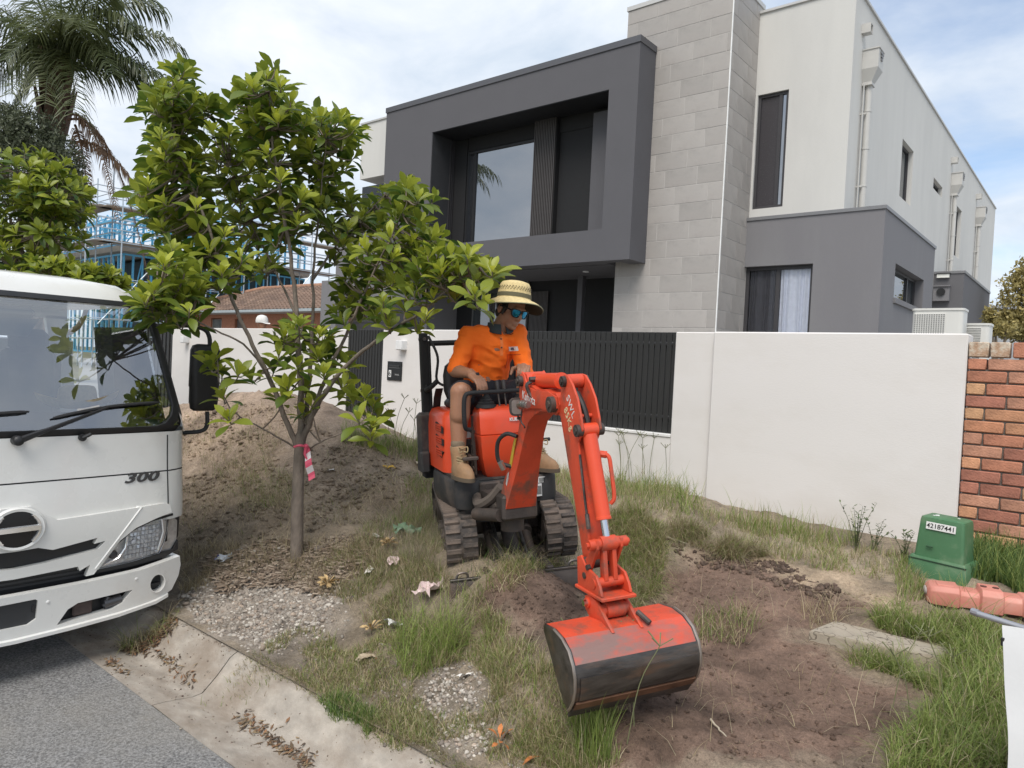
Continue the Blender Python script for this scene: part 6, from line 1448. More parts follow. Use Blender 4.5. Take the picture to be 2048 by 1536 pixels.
V_ = Vector
pel, wai, che, nek = V_((-.10, .06, .93)), V_((-.09, .075, 1.09)), V_((-.05, .11, 1.26)), V_((-.005, .145, 1.39))
shR, shL = V_((-.055, -.035, 1.325)), V_((-.015, .265, 1.335))
elR, haR = V_((.02, -.150, 1.12)), V_((.200, -.098, 1.10))
elL, haL = V_((.085, .275, 1.08)), V_((.245, .200, 1.13))
hpR, hpL = V_((-.09, -.035, .93)), V_((-.09, .155, .93))
knR, knL = V_((.235, -.185, 1.00)), V_((.235, .225, .985))
anR, anL = V_((.245, -.215, .625)), V_((.19, .285, .62))
# head frame: x towards the face, turned left and tipped down
HC = V_((.055, .205, 1.475))
HR = Matrix.Rotation(rad(-10), 4, 'X') @ Matrix.Rotation(rad(22), 4, 'Z') @ Matrix.Rotation(rad(19), 4, 'Y')
HM = TR(*HC) @ HR
b = MB()
caps(b, (che, che.lerp(nek, .6), .10, .075), (nek-V_((0, 0, .05)), HM @ V_((-.015, 0, -.05)), .060, .056), (wai, che, .115, .12), (shR, elR, .052, .042), (elR, haR.lerp(elR, .12), .043, .029), (shL, elL, .052, .042), (elL, haL.lerp(elL, .12), .043, .029))
caps(b, (pel, wai, .12, .115), (hpR, knR, .088, .062), (knR, knR.lerp(anR, .35), .060, .058), (knR.lerp(anR, .33)+V_((-.018, 0, 0)), anR, .056, .037), (hpL, knL, .088, .062), (knL, knL.lerp(anL, .35), .060, .058), (knL.lerp(anL, .33)+V_((-.018, 0, 0)), anL, .056, .037), (pel+V_((0, -.07, 0)), pel+V_((0, .07, 0)), .11, .11))
b.ell(knR+V_((.018, 0, .01)), (.045, .046, .05), 12, 8); b.ell(knL+V_((.018, 0, .01)), (.045, .046, .05), 12, 8)
# head: cranium, face, jaw, nose, brow, lips, ears
for c, r in (((-.012, 0, .03), (.098, .076, .098)), ((.022, 0, -.022), (.068, .062, .080)), ((.045, 0, -.078), (.036, .040, .034)), ((.0, .040, -.055), (.045, .022, .040)), ((.0, -.040, -.055), (.045, .022, .040)),
             ((.078, 0, .030), (.018, .050, .016)), ((.060, .036, -.010), (.024, .022, .022)), ((.060, -.036, -.010), (.024, .022, .022)), ((.080, 0, -.058), (.012, .026, .007)), ((.080, 0, -.069), (.012, .022, .008)), ((.075, 0, -.090), (.015, .020, .014)),
             ((-.012, .078, -.004), (.020, .010, .032)), ((-.012, -.078, -.004), (.020, .010, .032))): b.ell(HM @ V_(c), r, 14, 10, R=HR.to_3x3().to_4x4())
for t, w, xx in ((.022, .010, .086), (.008, .012, .094), (-.006, .014, .101), (-.018, .015, .106), (-.026, .014, .102)): b.ell(HM @ V_((xx-.006, 0, t)), (w, w*.95, w), 10, 7)
for s in (-1, 1): b.ell(HM @ V_((.090, s*.013, -.027)), (.010, .010, .008), 8, 6)
# hands: palm, four bent fingers, thumb leaving the side of the palm
def hand(b, wrist, elbow, aim, nrm, thumb_side, curl):
    d = aim.normalized(); n = (nrm-d*nrm.dot(d)).normalized(); s = d.cross(n)*thumb_side
    caps(b, (wrist-d*.012, wrist+d*.02, .029, .027))
    for k, off_ in enumerate((.030, .010, -.010, -.029)):
        base = wrist+d*.085+s*off_+n*.002
        caps(b, (wrist+d*.022+s*off_*.75, base, .017, .0125))
        L = (.040, .045, .042, .032)[k]; p = base; dd = d.copy(); r0 = (.0105, .0108, .0102, .0092)[k]
        for j, (fr_, cu) in enumerate(((1.0, curl[0]), (.66, curl[1]), (.5, curl[2]))):
            ax = s*thumb_side; dd = (Matrix.Rotation(rad(cu+k*3), 3, d.cross(n)) @ dd); q = p+dd*L*fr_
            caps(b, (p, q, r0*(1-.1*j), r0*(1-.1*(j+1)))); p = q
    p = wrist+d*.025+s*.026+n*-.004; t1 = (d*.55+s*.72-n*.25).normalized(); q = p+t1*.045; t2 = (d*.75+s*.15-n*.6).normalized()
    caps(b, (p, q, .0165, .0125), (q, q+t2*.036, .0122, .0098), (q+t2*.034, q+t2*.034+(t2-n*.4).normalized()*.022, .0100, .0085))
# right hand drapes over the ball of the lever; left hand closes round the other lever
hand(b, haR.lerp(elR, .08), elR, V_((.10, .03, -.05)), V_((.25, .1, 1)), -1, (-30, -38, -30))
hand(b, haL.lerp(elL, .08), elL, V_((.10, -.035, .012)), V_((.2, .1, 1)), 1, (-34, -42, -30))
body = fuse(b, 'body', M_SKIN, man, .0046, 5, PM)
# shirt: torso and sleeves to the elbow
b = MB(); slR = shR.lerp(elR, .93); slL = shL.lerp(elL, 1.0)
caps(b, (wai+V_((0, 0, -.055)), wai, .118, .124), (wai, che, .124, .126), (che, che.lerp(nek, .55), .118, .082), (shR.lerp(che, .55), shR, .090, .070), (shL.lerp(che, .55), shL, .090, .070), (shR, shR.lerp(elR, .5), .066, .061), (shR.lerp(elR, .5), slR, .061, .057), (shL, shL.lerp(elL, .5), .066, .060), (shL.lerp(elL, .5), slL, .060, .055), (slL, elL.lerp(haL, .28), .060, .050), (wai+V_((.01, -.07, -.02)), che+V_((.01, -.07, 0)), .074, .074), (wai+V_((.01, .07, -.02)), che+V_((.01, .07, 0)), .074, .074), (shR, nek+V_((0, -.03, -.045)), .062, .055), (shL, nek+V_((0, .03, -.045)), .062, .055))
fuse(b, 'shirt', M_SHIRT, man, .0065, 5, PM, disp=.014)
# collar wings, placket, pocket badge
cN = nek+V_((.0, 0, -.018)); b = MB()
for s in (-1, 1):
    pts = []
    for a in np.linspace(150, 12, 9): pts.append([cN+V_((.070*math.cos(rad(a))+.012, s*.072*math.sin(rad(a)), .035-.018*max(0, math.cos(rad(a))))), cN+V_((.080*math.cos(rad(a))+.020, s*.084*math.sin(rad(a)), -.012-.030*max(0, math.cos(rad(a))))), cN+V_((.077*math.cos(rad(a))+.016, s*.081*math.sin(rad(a)), -.016-.030*max(0, math.cos(rad(a))))), cN+V_((.066*math.cos(rad(a))+.010, s*.068*math.sin(rad(a)), .030-.018*max(0, math.cos(rad(a)))))])
    b2 = MB(); b2.loft(pts if s > 0 else [r_[::-1] for r_ in pts]); b2.v = [tuple(PM @ Vector(p)) for p in b2.v]; b2.build('collar', M_COLLAR, man, smooth=60)
def pbuild(b, name, m, **k): b.v = [tuple(PM @ Vector(p)) for p in b.v]; return b.build(name, m, man, **k)
BVH = None
from mathutils.bvhtree import BVHTree
sh_o = [c for c in man.children if c.name.startswith('shirt')][0]
bvh = BVHTree.FromPolygons([v.co for v in sh_o.data.vertices], [p.vertices[:] for p in sh_o.data.polygons])
def onshirt(y, z, lift=.002):   # point on the shirt front (excavator coordinates)
    o = PM @ V_((.6, y, z)); d = (PM.to_3x3() @ V_((-1, 0, 0))); h = bvh.ray_cast(o, d)
    return PM.inverted() @ (h[0]+h[1]*lift) if h[0] else V_((.1, y, z))
def patch(y0, y1, z0, z1, n=7, lift=.002):
    b = MB(); g = [[onshirt(y0+(y1-y0)*i/n, z0+(z1-z0)*j/n, lift) for i in range(n+1)] for j in range(n+1)]
    b.add([p for r_ in g for p in r_], [(j*(n+1)+i, j*(n+1)+i+1, (j+1)*(n+1)+i+1, (j+1)*(n+1)+i) for j in range(n) for i in range(n)]); return b
pbuild(patch(.185, .235, 1.225, 1.252), 'chest_emblem', mat('emblem_white', (.72, .62, .58), .7, .25, 90), smooth=60)
pbuild(patch(.203, .218, 1.231, 1.247, 4, .0035), 'emblem_mark', mat('emblem_dark', (.10, .08, .12), .7), smooth=60)
pbuild(patch(.172, .178, 1.12, 1.20, 4, .002), 'pocket_seam', mat('shirt_seam', (.62, .09, .008), .85), smooth=60)
pbuild(patch(.170, .245, 1.20, 1.206, 6, .0025), 'pocket_seam', MATS['shirt_seam'], smooth=60)
pbuild(patch(.122, .142, 1.20, 1.315, 7, .0025), 'placket', mat('shirt_placket', (.90, .22, .05), .8), smooth=60)
for z in (1.30, 1.25): pbuild(MB().ell(onshirt(.131, z, .003), (.005, .005, .005), 8, 6), 'button', M_COLLAR)
# shorts
b = MB(); caps(b, (pel+V_((-.01, -.06, -.005)), pel+V_((-.01, .06, -.005)), .128, .128), (pel, wai+V_((0, 0, -.075)), .125, .125), (hpR, hpR.lerp(knR, .74), .105, .088), (hpL, hpL.lerp(knL, .74), .105, .090))
fuse(b, 'shorts', M_SHORT, man, .007, 4, PM, disp=.010)
# boots and socks
def boot(an, yaw, name):
    M_ = TR(an.x, an.y, an.z-.008) @ Matrix.Rotation(rad(yaw), 4, 'Z') @ Matrix.Scale(.92, 4); b = MB()
    z0 = -.115
    b.loft([[M_ @ V_((x, y, z)) for x, y in rr_] for z, rr_ in (
        (z0+.022, [(cx+a*math.cos(t), bw_*math.sin(t)*(1 if math.cos(t) > -.2 else .9)) for t in np.linspace(0, 2*math.pi, 20, False) for cx, a, bw_ in [(.058, .145, .050)]]),
        (z0+.045, [(.056+.143*math.cos(t), .051*math.sin(t)) for t in np.linspace(0, 2*math.pi, 20, False)]),
        (z0+.070, [(.048+.128*math.cos(t), .047*math.sin(t)) for t in np.linspace(0, 2*math.pi, 20, False)]),
        (z0+.090, [(.024+.098*math.cos(t), .044*math.sin(t)) for t in np.linspace(0, 2*math.pi, 20, False)]),
        (z0+.115, [(.004+.070*math.cos(t), .043*math.sin(t)) for t in np.linspace(0, 2*math.pi, 20, False)]),
        (z0+.150, [(-.004+.058*math.cos(t), .045*math.sin(t)) for t in np.linspace(0, 2*math.pi, 20, False)]),
        (z0+.195, [(-.004+.058*math.cos(t), .049*math.sin(t)) for t in np.linspace(0, 2*math.pi, 20, False)]),
        (z0+.205, [(-.004+.050*math.cos(t), .042*math.sin(t)) for t in np.linspace(0, 2*math.pi, 20, False)]))])
    b.v = [tuple(PM @ Vector(p)) for p in b.v]; bo = b.build('boot', M_BOOT, man, smooth=70)
    b = MB(); b.prism([(.058+.150*math.cos(t), .055*math.sin(t)) for t in np.linspace(0, 2*math.pi, 22, False)], z0, z0+.024, M=PM @ M_); b.build('sole', M_SOLE, bo, smooth=50)
    for k in range(6):
        z = z0+.09+k*.018; x = .098-.011*k if k < 3 else .062-.002*k
        for s in (-1, 1): b = MB(); b.tube([M_ @ V_((x-.028, s*.036, z-.002)), M_ @ V_((x, 0, z+.006)), M_ @ V_((x-.026, -s*.034, z+.015))], .0035, 5); b.v = [tuple(PM @ Vector(p)) for p in b.v]; b.build('lace', M_LACE, bo)
    b = MB()
    for s in (-1, 1): b.tube(smoothpath([M_ @ V_((.052, 0, z0+.185)), M_ @ V_((.075, s*.03, z0+.20)), M_ @ V_((.085, s*.025, z0+.17)), M_ @ V_((.07, s*.005, z0+.175))], 4), .0035, 5)
    b.v = [tuple(PM @ Vector(p)) for p in b.v]; b.build('lace_bow', M_LACE, bo)
    b = MB(); b.lathe([(.040, z0+.17), (.046, z0+.205), (.045, z0+.225), (.038, z0+.235)], 18, PM @ M_); b.build('sock', mat('sock_grey', (.16, .12, .08), .9, .2, 30), man, smooth=60)
boot(anR, 6, 'r'); boot(anL, 22, 'l')
# hair, sunglasses, hat
b = MB(); pts = []
for t in np.linspace(0, math.pi, 9)[1:-1]:
    pass
b.ell(HM @ V_((-.022, 0, .028)), (.096, .082, .094), 18, 12, R=HR.to_3x3().to_4x4()); b.ell(HM @ V_((-.045, 0, -.035)), (.055, .066, .05), 14, 9, R=HR.to_3x3().to_4x4())
for s in (-1, 1): b.ell(HM @ V_((.020, s*.074, .0)), (.014, .006, .035), 10, 7, R=HR.to_3x3().to_4x4())
pbuild(b, 'hair', M_HAIR, smooth=180)
M_LENS = mat('mirror_lens', (.02, .22, .42), .08, .25, 40, metal=.85)
b = MB()
fr_out = []
for s in (-1, 1):
    def L(y, z, o): return HM @ V_((.098-.9*(y*y)*4.0+o, y*1.0, z))
    oc = [(.006, .020), (.030, .024), (.058, .022), (.063, .012), (.058, -.010), (.045, -.021), (.022, -.020), (.010, -.008)]
    b = MB(); cy_, cz2 = .034, .002
    def ring2(k, o): return [L(s*(cy_+(y-cy_)*k), .004+cz2+(z-cz2)*k, o) for y, z in oc]
    b.loft([ring2(1.18, -.004), ring2(1.18, .003), ring2(.98, .004), ring2(.98, -.004)] if s > 0 else [r_[::-1] for r_ in (ring2(1.18, -.004), ring2(1.18, .003), ring2(.98, .004), ring2(.98, -.004))], cap=False); fo = pbuild(b, 'glasses_frame', M_BLK, smooth=40)
    b = MB(); v = ring2(1.0, .0); c = L(s*cy_, .006, .003); b.add(v+[c], [((i, (i+1) % 8, 8) if s > 0 else ((i+1) % 8, i, 8)) for i in range(8)]); b.v = [tuple(PM @ Vector(p)) for p in b.v]; b.build('lens', M_LENS, fo, smooth=180)
    b = MB(); b.tube([HM @ V_((.083, s*.070, .018)), HM @ V_((.05, s*.078, .018)), HM @ V_((-.01, s*.084, .014))], .0045, 6); pbuild(b, 'temple_arm', M_BLK)
b = MB(); b.tube([HM @ V_((.099, -.008, .018)), HM @ V_((.101, .008, .018))], .004, 6); pbuild(b, 'bridge', M_BLK)
b = MB(); b.tube(smoothpath([HM @ V_((.0, .075, -.02)), HM @ V_((.045, .062, -.10)), HM @ V_((.055, .02, -.135)), HM @ V_((.05, -.03, -.13))], 5), .0022, 5); pbuild(b, 'chin_cord', M_BLKM)
M_STRAW2 = mat('pale_straw', (.66, .52, .26), .85, .15, 60, .5, 150)
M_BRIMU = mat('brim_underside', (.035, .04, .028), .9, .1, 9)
hm = MB(); n = 44; rings = []
for r, z, ex_ in ((.012, .108, 0), (.055, .106, 0), (.080, .098, 0), (.090, .083, 0), (.095, .062, 0), (.099, .035, 0), (.102, .0, 0), (.112, -.008, 0), (.135, -.015, .2), (.158, -.026, .6), (.176, -.039, 1.0), (.180, -.043, 1.0)):
    rings.append([(r*1.06*math.cos(a), r*math.sin(a), z+ex_*(.020*math.cos(2*a+.5)-.012*math.cos(a)+.006*math.sin(3*a))) for a in np.linspace(0, 2*math.pi, n, False)])
HH = HM @ TR(-.010, 0, .070) @ Matrix.Rotation(rad(-20), 4, 'Y')
hm.loft(rings, cap=False); hm.f.append(tuple(range(n))); hm.mi.append(0); hm.v = [HH @ Vector(p) for p in hm.v]
ho = pbuild(hm, 'hat', M_STRAW2, smooth=70)
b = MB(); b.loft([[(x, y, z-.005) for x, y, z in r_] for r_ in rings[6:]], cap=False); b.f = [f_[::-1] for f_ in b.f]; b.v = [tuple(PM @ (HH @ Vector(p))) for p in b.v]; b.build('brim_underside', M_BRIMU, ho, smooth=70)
b = MB(); r_ = rings[-1]; b.tube([Vector(p) for p in r_]+[Vector(r_[0])], .0035, 5, False); b.v = [tuple(PM @ (HH @ Vector(p))) for p in b.v]; b.build('brim_edge', mat('brim_binding', (.30, .29, .18), .8), ho)
b = MB(); b.lathe([(.1005, .005), (.1035, .004), (.1025, .028), (.0995, .029)], 40, PM @ HH @ Matrix.Diagonal((1.06, 1, 1, 1)), cap=False); b.build('hat_band', mat('band_khaki', (.12, .11, .065), .9), ho, smooth=60)
b = MB()
for k in range(34):
    a = 2*math.pi*k/34
    for z in (.048, .057, .066): b.box((.0985*1.06*math.cos(a+z*6), .0975*math.sin(a+z*6), z), (.004, .005, .0035), M=PM @ HH, R=Matrix.Rotation(a, 4, 'Z'))
o = b.build('weave_holes', M_HAIR, ho, smooth=None); o['kind'] = 'stuff'
# the second person, behind the wall: stands facing right, seen from the head up
b = MB(); z = pq.z-.4
caps(b, ((0, 0, z-.20), (.01, 0, z-.10), .055, .05), ((0, 0, z-.62), (0, 0, z-.32), .14, .15), ((0, -.18, z-.28), (0, .18, z-.28), .06, .06), ((0, -.21, z-.28), (.03, -.26, z-.58), .05, .04), ((.03, -.26, z-.58), (.18, -.22, z-.75), .04, .03), ((0, .21, z-.28), (.03, .26, z-.58), .05, .04), ((.03, .26, z-.58), (.18, .22, z-.75), .04, .03), ((0, -.09, z-.85), (0, -.1, z-1.2), .09, .06), ((0, -.1, z-1.2), (-.01, -.1, .1), .058, .04), ((0, .09, z-.85), (0, .1, z-1.2), .09, .06), ((0, .1, z-1.2), (-.01, .1, .1), .058, .04), ((0, 0, z-.85), (0, 0, z-.62), .14, .14))
b.ell((0, 0, z+.0), (.095, .075, .11), 14, 10); b.ell((.03, 0, z-.06), (.06, .055, .07), 12, 8); b.ell((.095, 0, z-.02), (.018, .014, .022), 8, 6)
for s in (-1, 1): b.ell((0, s*.076, z-.015), (.02, .01, .03), 8, 6); b.ell((.05, s*.10, .04), (.12, .045, .04), 10, 6); caps(b, ((.17, s*.22, z-.75), (.25, s*.2, z-.76), .03, .022))
fuse(b, 'body', M_SKIN, wk, .012, 4)
b = MB(); caps(b, ((0, 0, z-.66), (0, 0, z-.32), .165, .17), ((0, -.17, z-.29), (0, .17, z-.29), .085, .085), ((0, -.2, z-.29), (.02, -.24, z-.48), .075, .065), ((0, .2, z-.29), (.02, .24, z-.48), .075, .065)); fuse(b, 'shirt', mat('grey_shirt', (.20, .20, .21), .9), wk, .014, 3)
b = MB(); caps(b, ((0, 0, z-.88), (0, 0, z-.70), .16, .15), ((0, -.09, z-.85), (0, -.1, .15), .105, .07), ((0, .09, z-.85), (0, .1, .15), .105, .07)); fuse(b, 'trousers', M_SHORT, wk, .016, 3)
b = MB(); b.lathe([(.108, -.012), (.112, .02), (.104, .07), (.075, .11), (.03, .125), (.004, .128)], 20, TR(-.005, 0, z+.015) @ Matrix.Diagonal((1.05, .9, 1, 1))); b.loft([[(.09+.11*k*math.cos(t), .085*math.sin(t), z+.012-.03*k*math.cos(t)+dz) for k in (.2, .6, 1.0)] for t, dz in [(a, 0) for a in np.linspace(-1.3, 1.3, 9)]], closed=False, cap=False); b.build('cap', mat('white_cap_cloth', (.72, .70, .66), .9, .05, 9), wk, smooth=60)
b = MB(); b.ell((-.09, 0, z+.03), (.03, .05, .02), 10, 6); b.build('cap_strap', mat('cap_strap', (.35, .30, .26), .8), wk)
# ------------------------------------------------------------------ young street tree (and its neighbour)
M_LEAF = leaf_mat('leaf_green', (.055, .112, .018), (.50, .53, .06), rough=.40, trans=.42)
M_BARK = mat('tree_bark', (.19, .155, .125), .9, .4, 16, 1.0, 45, stretch=(1, 1, .4), dirt=(.10, .08, .06), dirt_amt=.7, dirt_scale=9)
M_TWIG = mat('twig_bark', (.16, .125, .095), .85, .2, 20)
LN = 6
def leaf_geo(L, W, curve, fold, seed):
    """Obovate leaf with a folded midrib: rows of left / middle / right."""
    r_ = np.random.default_rng(seed); u = np.linspace(0, 1, LN+1)
    w = W*np.array([.06, .26, .58, .88, 1.0, .74, .03])*.5
    x = L*u*(1-.06*curve*u); z = -curve*L*.33*u**2+.03*L*np.sin(u*3.1)
    tw = r_.uniform(-.25, .25)*u
    V = []
    for i in range(LN+1):
        for s in (-1, 0, 1): V.append((x[i], s*w[i]*math.cos(fold), z[i]+(abs(s)*w[i]*math.sin(fold))+s*w[i]*tw[i]))
    F = []
    for i in range(LN):
        for k in (0, 1): a = i*3+k; F.append((a, a+1, a+4, a+3))
    return np.array(V), np.array(F)
def at_depth(px, py, D): return Vector((0, 0, EYE))+pix_ray(px, py)*D
class Leaves:
    def __init__(s): s.items = []      # (matrix 3x3, origin, L, W, curve, fold, tint)
    def rosette(s, c, axis, n, L0, r_, young=.6):
        axis = axis.normalized(); u = axis.orthogonal().normalized(); w = axis.cross(u); a0 = r_.uniform(0, 6.28)
        for i in range(n):
            t = i/max(1, n-1)                                   # 0 = youngest, upright; 1 = oldest, spreading
            el = rad(80-70*t**.85+r_.uniform(-13, 13)); a = a0+i*2.4
            d = (axis*math.sin(el)+(u*math.cos(a)+w*math.sin(a))*math.cos(el)).normalized()
            L = L0*(.62+.5*min(1, t*1.7))*r_.uniform(.8, 1.15)
            up = axis if abs(d.dot(axis)) < .97 else Vector((d.y, -d.x, .1)); side = up.cross(d).normalized(); up2 = d.cross(side)
            tint = max(0, min(1, young*(1.05-.9*t)+r_.uniform(-.16, .16)))
            s.items.append((side, up2, d, c-axis*(.05*t*L0/.17), L, L*r_.uniform(.36, .44), r_.uniform(-.1, .6)+.6*t, rad(r_.uniform(8, 30)), tint))
    def emit(s, parent, name_stuff, n_parts, PMi=None):
        its = sorted(s.items, key=lambda q: (q[3]-Vector((0, 0, EYE))).length/q[4])
        V = []; F = []; T = []; o = 0; cache = {}
        for k, (side, up, d, c, L, W, cu, fo, ti) in enumerate(its):
            if k < n_parts:
                key = (round(cu*2), round(ti*9), round(math.degrees(fo)/11))
                if key not in cache:
                    v, f = leaf_geo(1, .40, key[0]/2, rad(key[2]*11), hash(key) & 999); cache[key] = np_mesh('leaf', v, f, M_LEAF, True, {'tint': np.full((len(v), 3), key[1]/9.0)})
                ob = link('leaf', cache[key], parent); M_ = Matrix(((d.x*L, side.x*L, up.x*L, c.x), (d.y*L, side.y*L, up.y*L, c.y), (d.z*L, side.z*L, up.z*L, c.z), (0, 0, 0, 1)))
                ob.matrix_local = (PMi @ M_) if PMi else M_
            else:
                v, f = leaf_geo(L, W, cu, fo, k)
                B = np.array([list(d), list(side), list(up)]); v = v @ B+np.array(c); V.append(v); F.append(f+o); T.append(np.full(len(v), ti)); o += len(v)
        if V:
            V = np.concatenate(V); F = np.concatenate(F); T = np.concatenate(T)
            if PMi: V = V @ np.array(PMi.to_3x3()).T+np.array(PMi.translation)
            link(name_stuff, np_mesh(name_stuff, V, F, M_LEAF, True, {'tint': np.stack([T]*3, 1)}), parent, kind='stuff')
tb = G(592, 1116); TB = Vector(tb)
tree = thing('young_tree', 'young broadleaf street tree with pink tape on its trunk before the spoil heap', 'tree', tb)
TI = Matrix.Translation(-TB); D0 = (TB-Vector((0, 0, EYE))).dot(cf)
fork = at_depth(600, 890, D0)
limbs = {}
def limb(pts, r0, r1, nm='limb'):
    P = smoothpath([at_depth(x, y, D0+dd) for x, y, dd in pts], 5); n = len(P)
    P = [p+Vector((rng.uniform(-1, 1), rng.uniform(-1, 1), 0))*.006*(0 < i < n-1) for i, p in enumerate(P)]
    b = MB(); b.tube([TI @ p for p in P], [.58*(r0+(r1-r0)*(i/(n-1))**.75) for i in range(n)], 9); b.build(nm, M_BARK, tree, smooth=60)
    return P
b = MB(); tp = smoothpath([TB-Vector((0, 0, .12)), TB+Vector((.005, 0, .05)), at_depth(595, 1000, D0), at_depth(598, 930, D0), at_depth(602, 860, D0)], 6)
rr = [.058, .050, .045, .043, .042]+[.042-.0004*i for i in range(len(tp)-5)]; rr[-1] = .02
b.tube([TI @ p for p in tp], rr, 14); b.build('trunk', M_BARK, tree, smooth=60)
Ls = [limb([(597, 895, .0), (575, 850, -.05), (545, 770, -.15), (505, 690, -.2), (465, 600, -.2), (425, 480, -.15), (380, 360, -.1), (345, 250, -.1), (345, 160, -.1)], .036, .007),
      limb([(603, 880, 0), (601, 780, .03), (596, 660, .05), (585, 540, .05), (562, 400, .0), (545, 280, -.05), (537, 160, -.05)], .046, .006),
      limb([(606, 870, 0), (618, 760, .15), (625, 640, .3), (628, 520, .35), (640, 400, .35), (652, 280, .3)], .034, .006),
      limb([(604, 885, 0), (640, 800, -.1), (700, 725, -.2), (770, 670, -.35), (840, 625, -.5), (905, 570, -.6), (960, 535, -.65)], .036, .006),
      limb([(612, 850, 0), (650, 760, .1), (700, 650, .15), (745, 550, .1), (785, 470, .0), (815, 400, -.05)], .030, .005),
      limb([(560, 800, -.1), (500, 700, -.35), (430, 660, -.5), (350, 620, -.6), (300, 590, -.65)], .014, .005),
      limb([(598, 900, 0), (540, 865, -.15), (470, 825, -.3), (440, 770, -.35), (435, 720, -.4)], .012, .004),
      limb([(606, 905, 0), (650, 880, -.15), (700, 860, -.3), (735, 830, -.35)], .012, .004),
      limb([(598, 640, .05), (560, 560, .4), (500, 440, .6), (460, 330, .7)], .018, .005),
      limb([(625, 560, .3), (680, 480, .6), (740, 420, .8), (780, 380, .8)], .018, .005),
      limb([(602, 800, 0), (605, 740, -.15), (600, 680, -.3), (610, 630, -.35)], .016, .005)]
ros = """345,135 325,180 360,172 392,188 312,205 402,205 345,222 318,258 372,238 335,285 322,305 350,300
535,132 503,160 562,165 488,192 540,200 578,200 518,228 562,235 500,252 585,232 530,262
645,222 618,240 682,228 655,258 692,272 620,285 700,250
390,300 428,255 455,262 480,285 430,305 380,332 318,325 402,352 450,340 500,322 540,300 582,290 612,322 560,342 330,388 312,365 296,358
308,412 350,420 392,402 420,432 370,452 330,442 342,492 382,500 422,490 360,540 402,530 332,520 450,462 482,422 520,402 560,402 600,382 640,352 672,330 640,402 602,432 552,452 502,462 480,502 442,540 520,522 470,380 530,360
285,588 330,600 362,580 310,568 400,560 378,612 300,610 345,560
702,388 722,420 780,372 812,358 842,388 760,402 800,412 840,432 862,462 742,442 782,462 822,472 702,452 662,440 682,482 732,492 782,502 832,502 862,505 902,500 932,502 960,528 980,530 922,532 882,542 832,552 782,552 742,542 702,542 862,582 912,582 950,580 962,602 852,622 802,602 762,592 722,592 692,602 832,642 782,642
600,642 640,662 572,662 555,702 592,722 632,702 662,690 692,722 612,762 575,762 545,732 652,742 682,762 620,802 602,818 562,790
430,702 442,740 472,740 450,782 500,742 460,828 425,715
730,782 752,802 710,792 742,842 762,822 716,832 746,868 702,782""".split()
r7 = random.Random(5); LV = Leaves(); twig = MB()
allP = [(p, k, i/len(L_)) for k, L_ in enumerate(Ls) for i, p in enumerate(L_)]
def nearest_px(px, py):
    best = None
    for p, k, t in allP:
        if t < .25: continue
        q = p-Vector((0, 0, EYE)); z = q.dot(cf); u = 1024+FPX*q.dot(cr2)/z; v = 768+FPX*q.dot(cd2)/z
        d = math.hypot(u-px, (v-py-25)*.8)
        if best is None or d < best[0]: best = (d, p, z, k)
    return best
for k, s_ in enumerate(ros):
    px, py = map(float, s_.split(','))
    d, p, z, kk = nearest_px(px, py)
    for rep in range(6):
        if rep == 0: q = at_depth(px+r7.uniform(-6, 6), py+r7.uniform(-5, 5)+12, z+r7.uniform(-.30, .22)); n = r7.randint(8, 11); L0 = r7.uniform(.112, .15); tone = r7.uniform(.6, 1.1)
        else:
            if py > 690 or (px > 780 and py > 560): continue
            q = at_depth(px+r7.uniform(-26, 26), py+r7.uniform(4, 45), z+r7.uniform(-.1, .75)); n = r7.randint(6, 8); L0 = r7.uniform(.112, .15); tone = r7.uniform(.25, .8)  # inner rosettes get a darker green
        out = (q-p); axis = Vector((0, 0, 1.0))+out.normalized()*.55+Vector((r7.uniform(-.25, .25), r7.uniform(-.25, .25), 0))
        LV.rosette(q, axis, n, L0, r7, tone)
        mid = p.lerp(q, .55)+Vector((0, 0, -.03)); twig.tube([TI @ x for x in smoothpath([p, mid, q-axis.normalized()*.03, q+axis.normalized()*.02], 3)], [.006, .0055, .005, .005, .0045, .0045, .004, .004, .0035, .003], 5)
LV.emit(tree, 'leaves', 300, TI)
o = twig.build('twigs', M_TWIG, tree, smooth=60); o['kind'] = 'stuff'
b = MB()
for x0, y0, x1, y1, dd in ((560, 860, 690, 770, -.1), (470, 700, 430, 690, -.45), (520, 620, 380, 600, -.2), (700, 740, 610, 700, .1)): pass
# hazard tape tied at the fork
p0 = at_depth(612, 893, D0-.07); tape = thing('hazard_tape', 'pink and white striped tape hanging from the young tree trunk', 'tape', p0)
MT_P, MT_W = mat('tape_pink', (.72, .10, .17), .45, .08, 20), mat('tape_white', (.78, .72, .72), .45, .05, 20)
pl_ = [Vector((0, 0, 0))]
for i in range(1, 11): pl_.append(Vector((.0045*i*cr2.x+.012*math.sin(i*.9)*cf.x, .0045*i*cr2.y+.012*math.sin(i*.9)*cf.y, -.021*i)))
for i in range(10):
    b = MB(); w0 = cr2*(.014+.006*min(1, i/4)); sk = Vector((0, 0, .012)); b.add([pl_[i]-w0-sk, pl_[i]+w0+sk, pl_[i+1]+w0+sk, pl_[i+1]-w0-sk], [(0, 1, 2, 3)]); b.add([p+cf*.001 for p in (pl_[i]-w0-sk, pl_[i]+w0+sk, pl_[i+1]+w0+sk, pl_[i+1]-w0-sk)], [(3, 2, 1, 0)]); b.build('tape_band', MT_P if (i//2) % 2 == 0 else MT_W, tape, smooth=None)
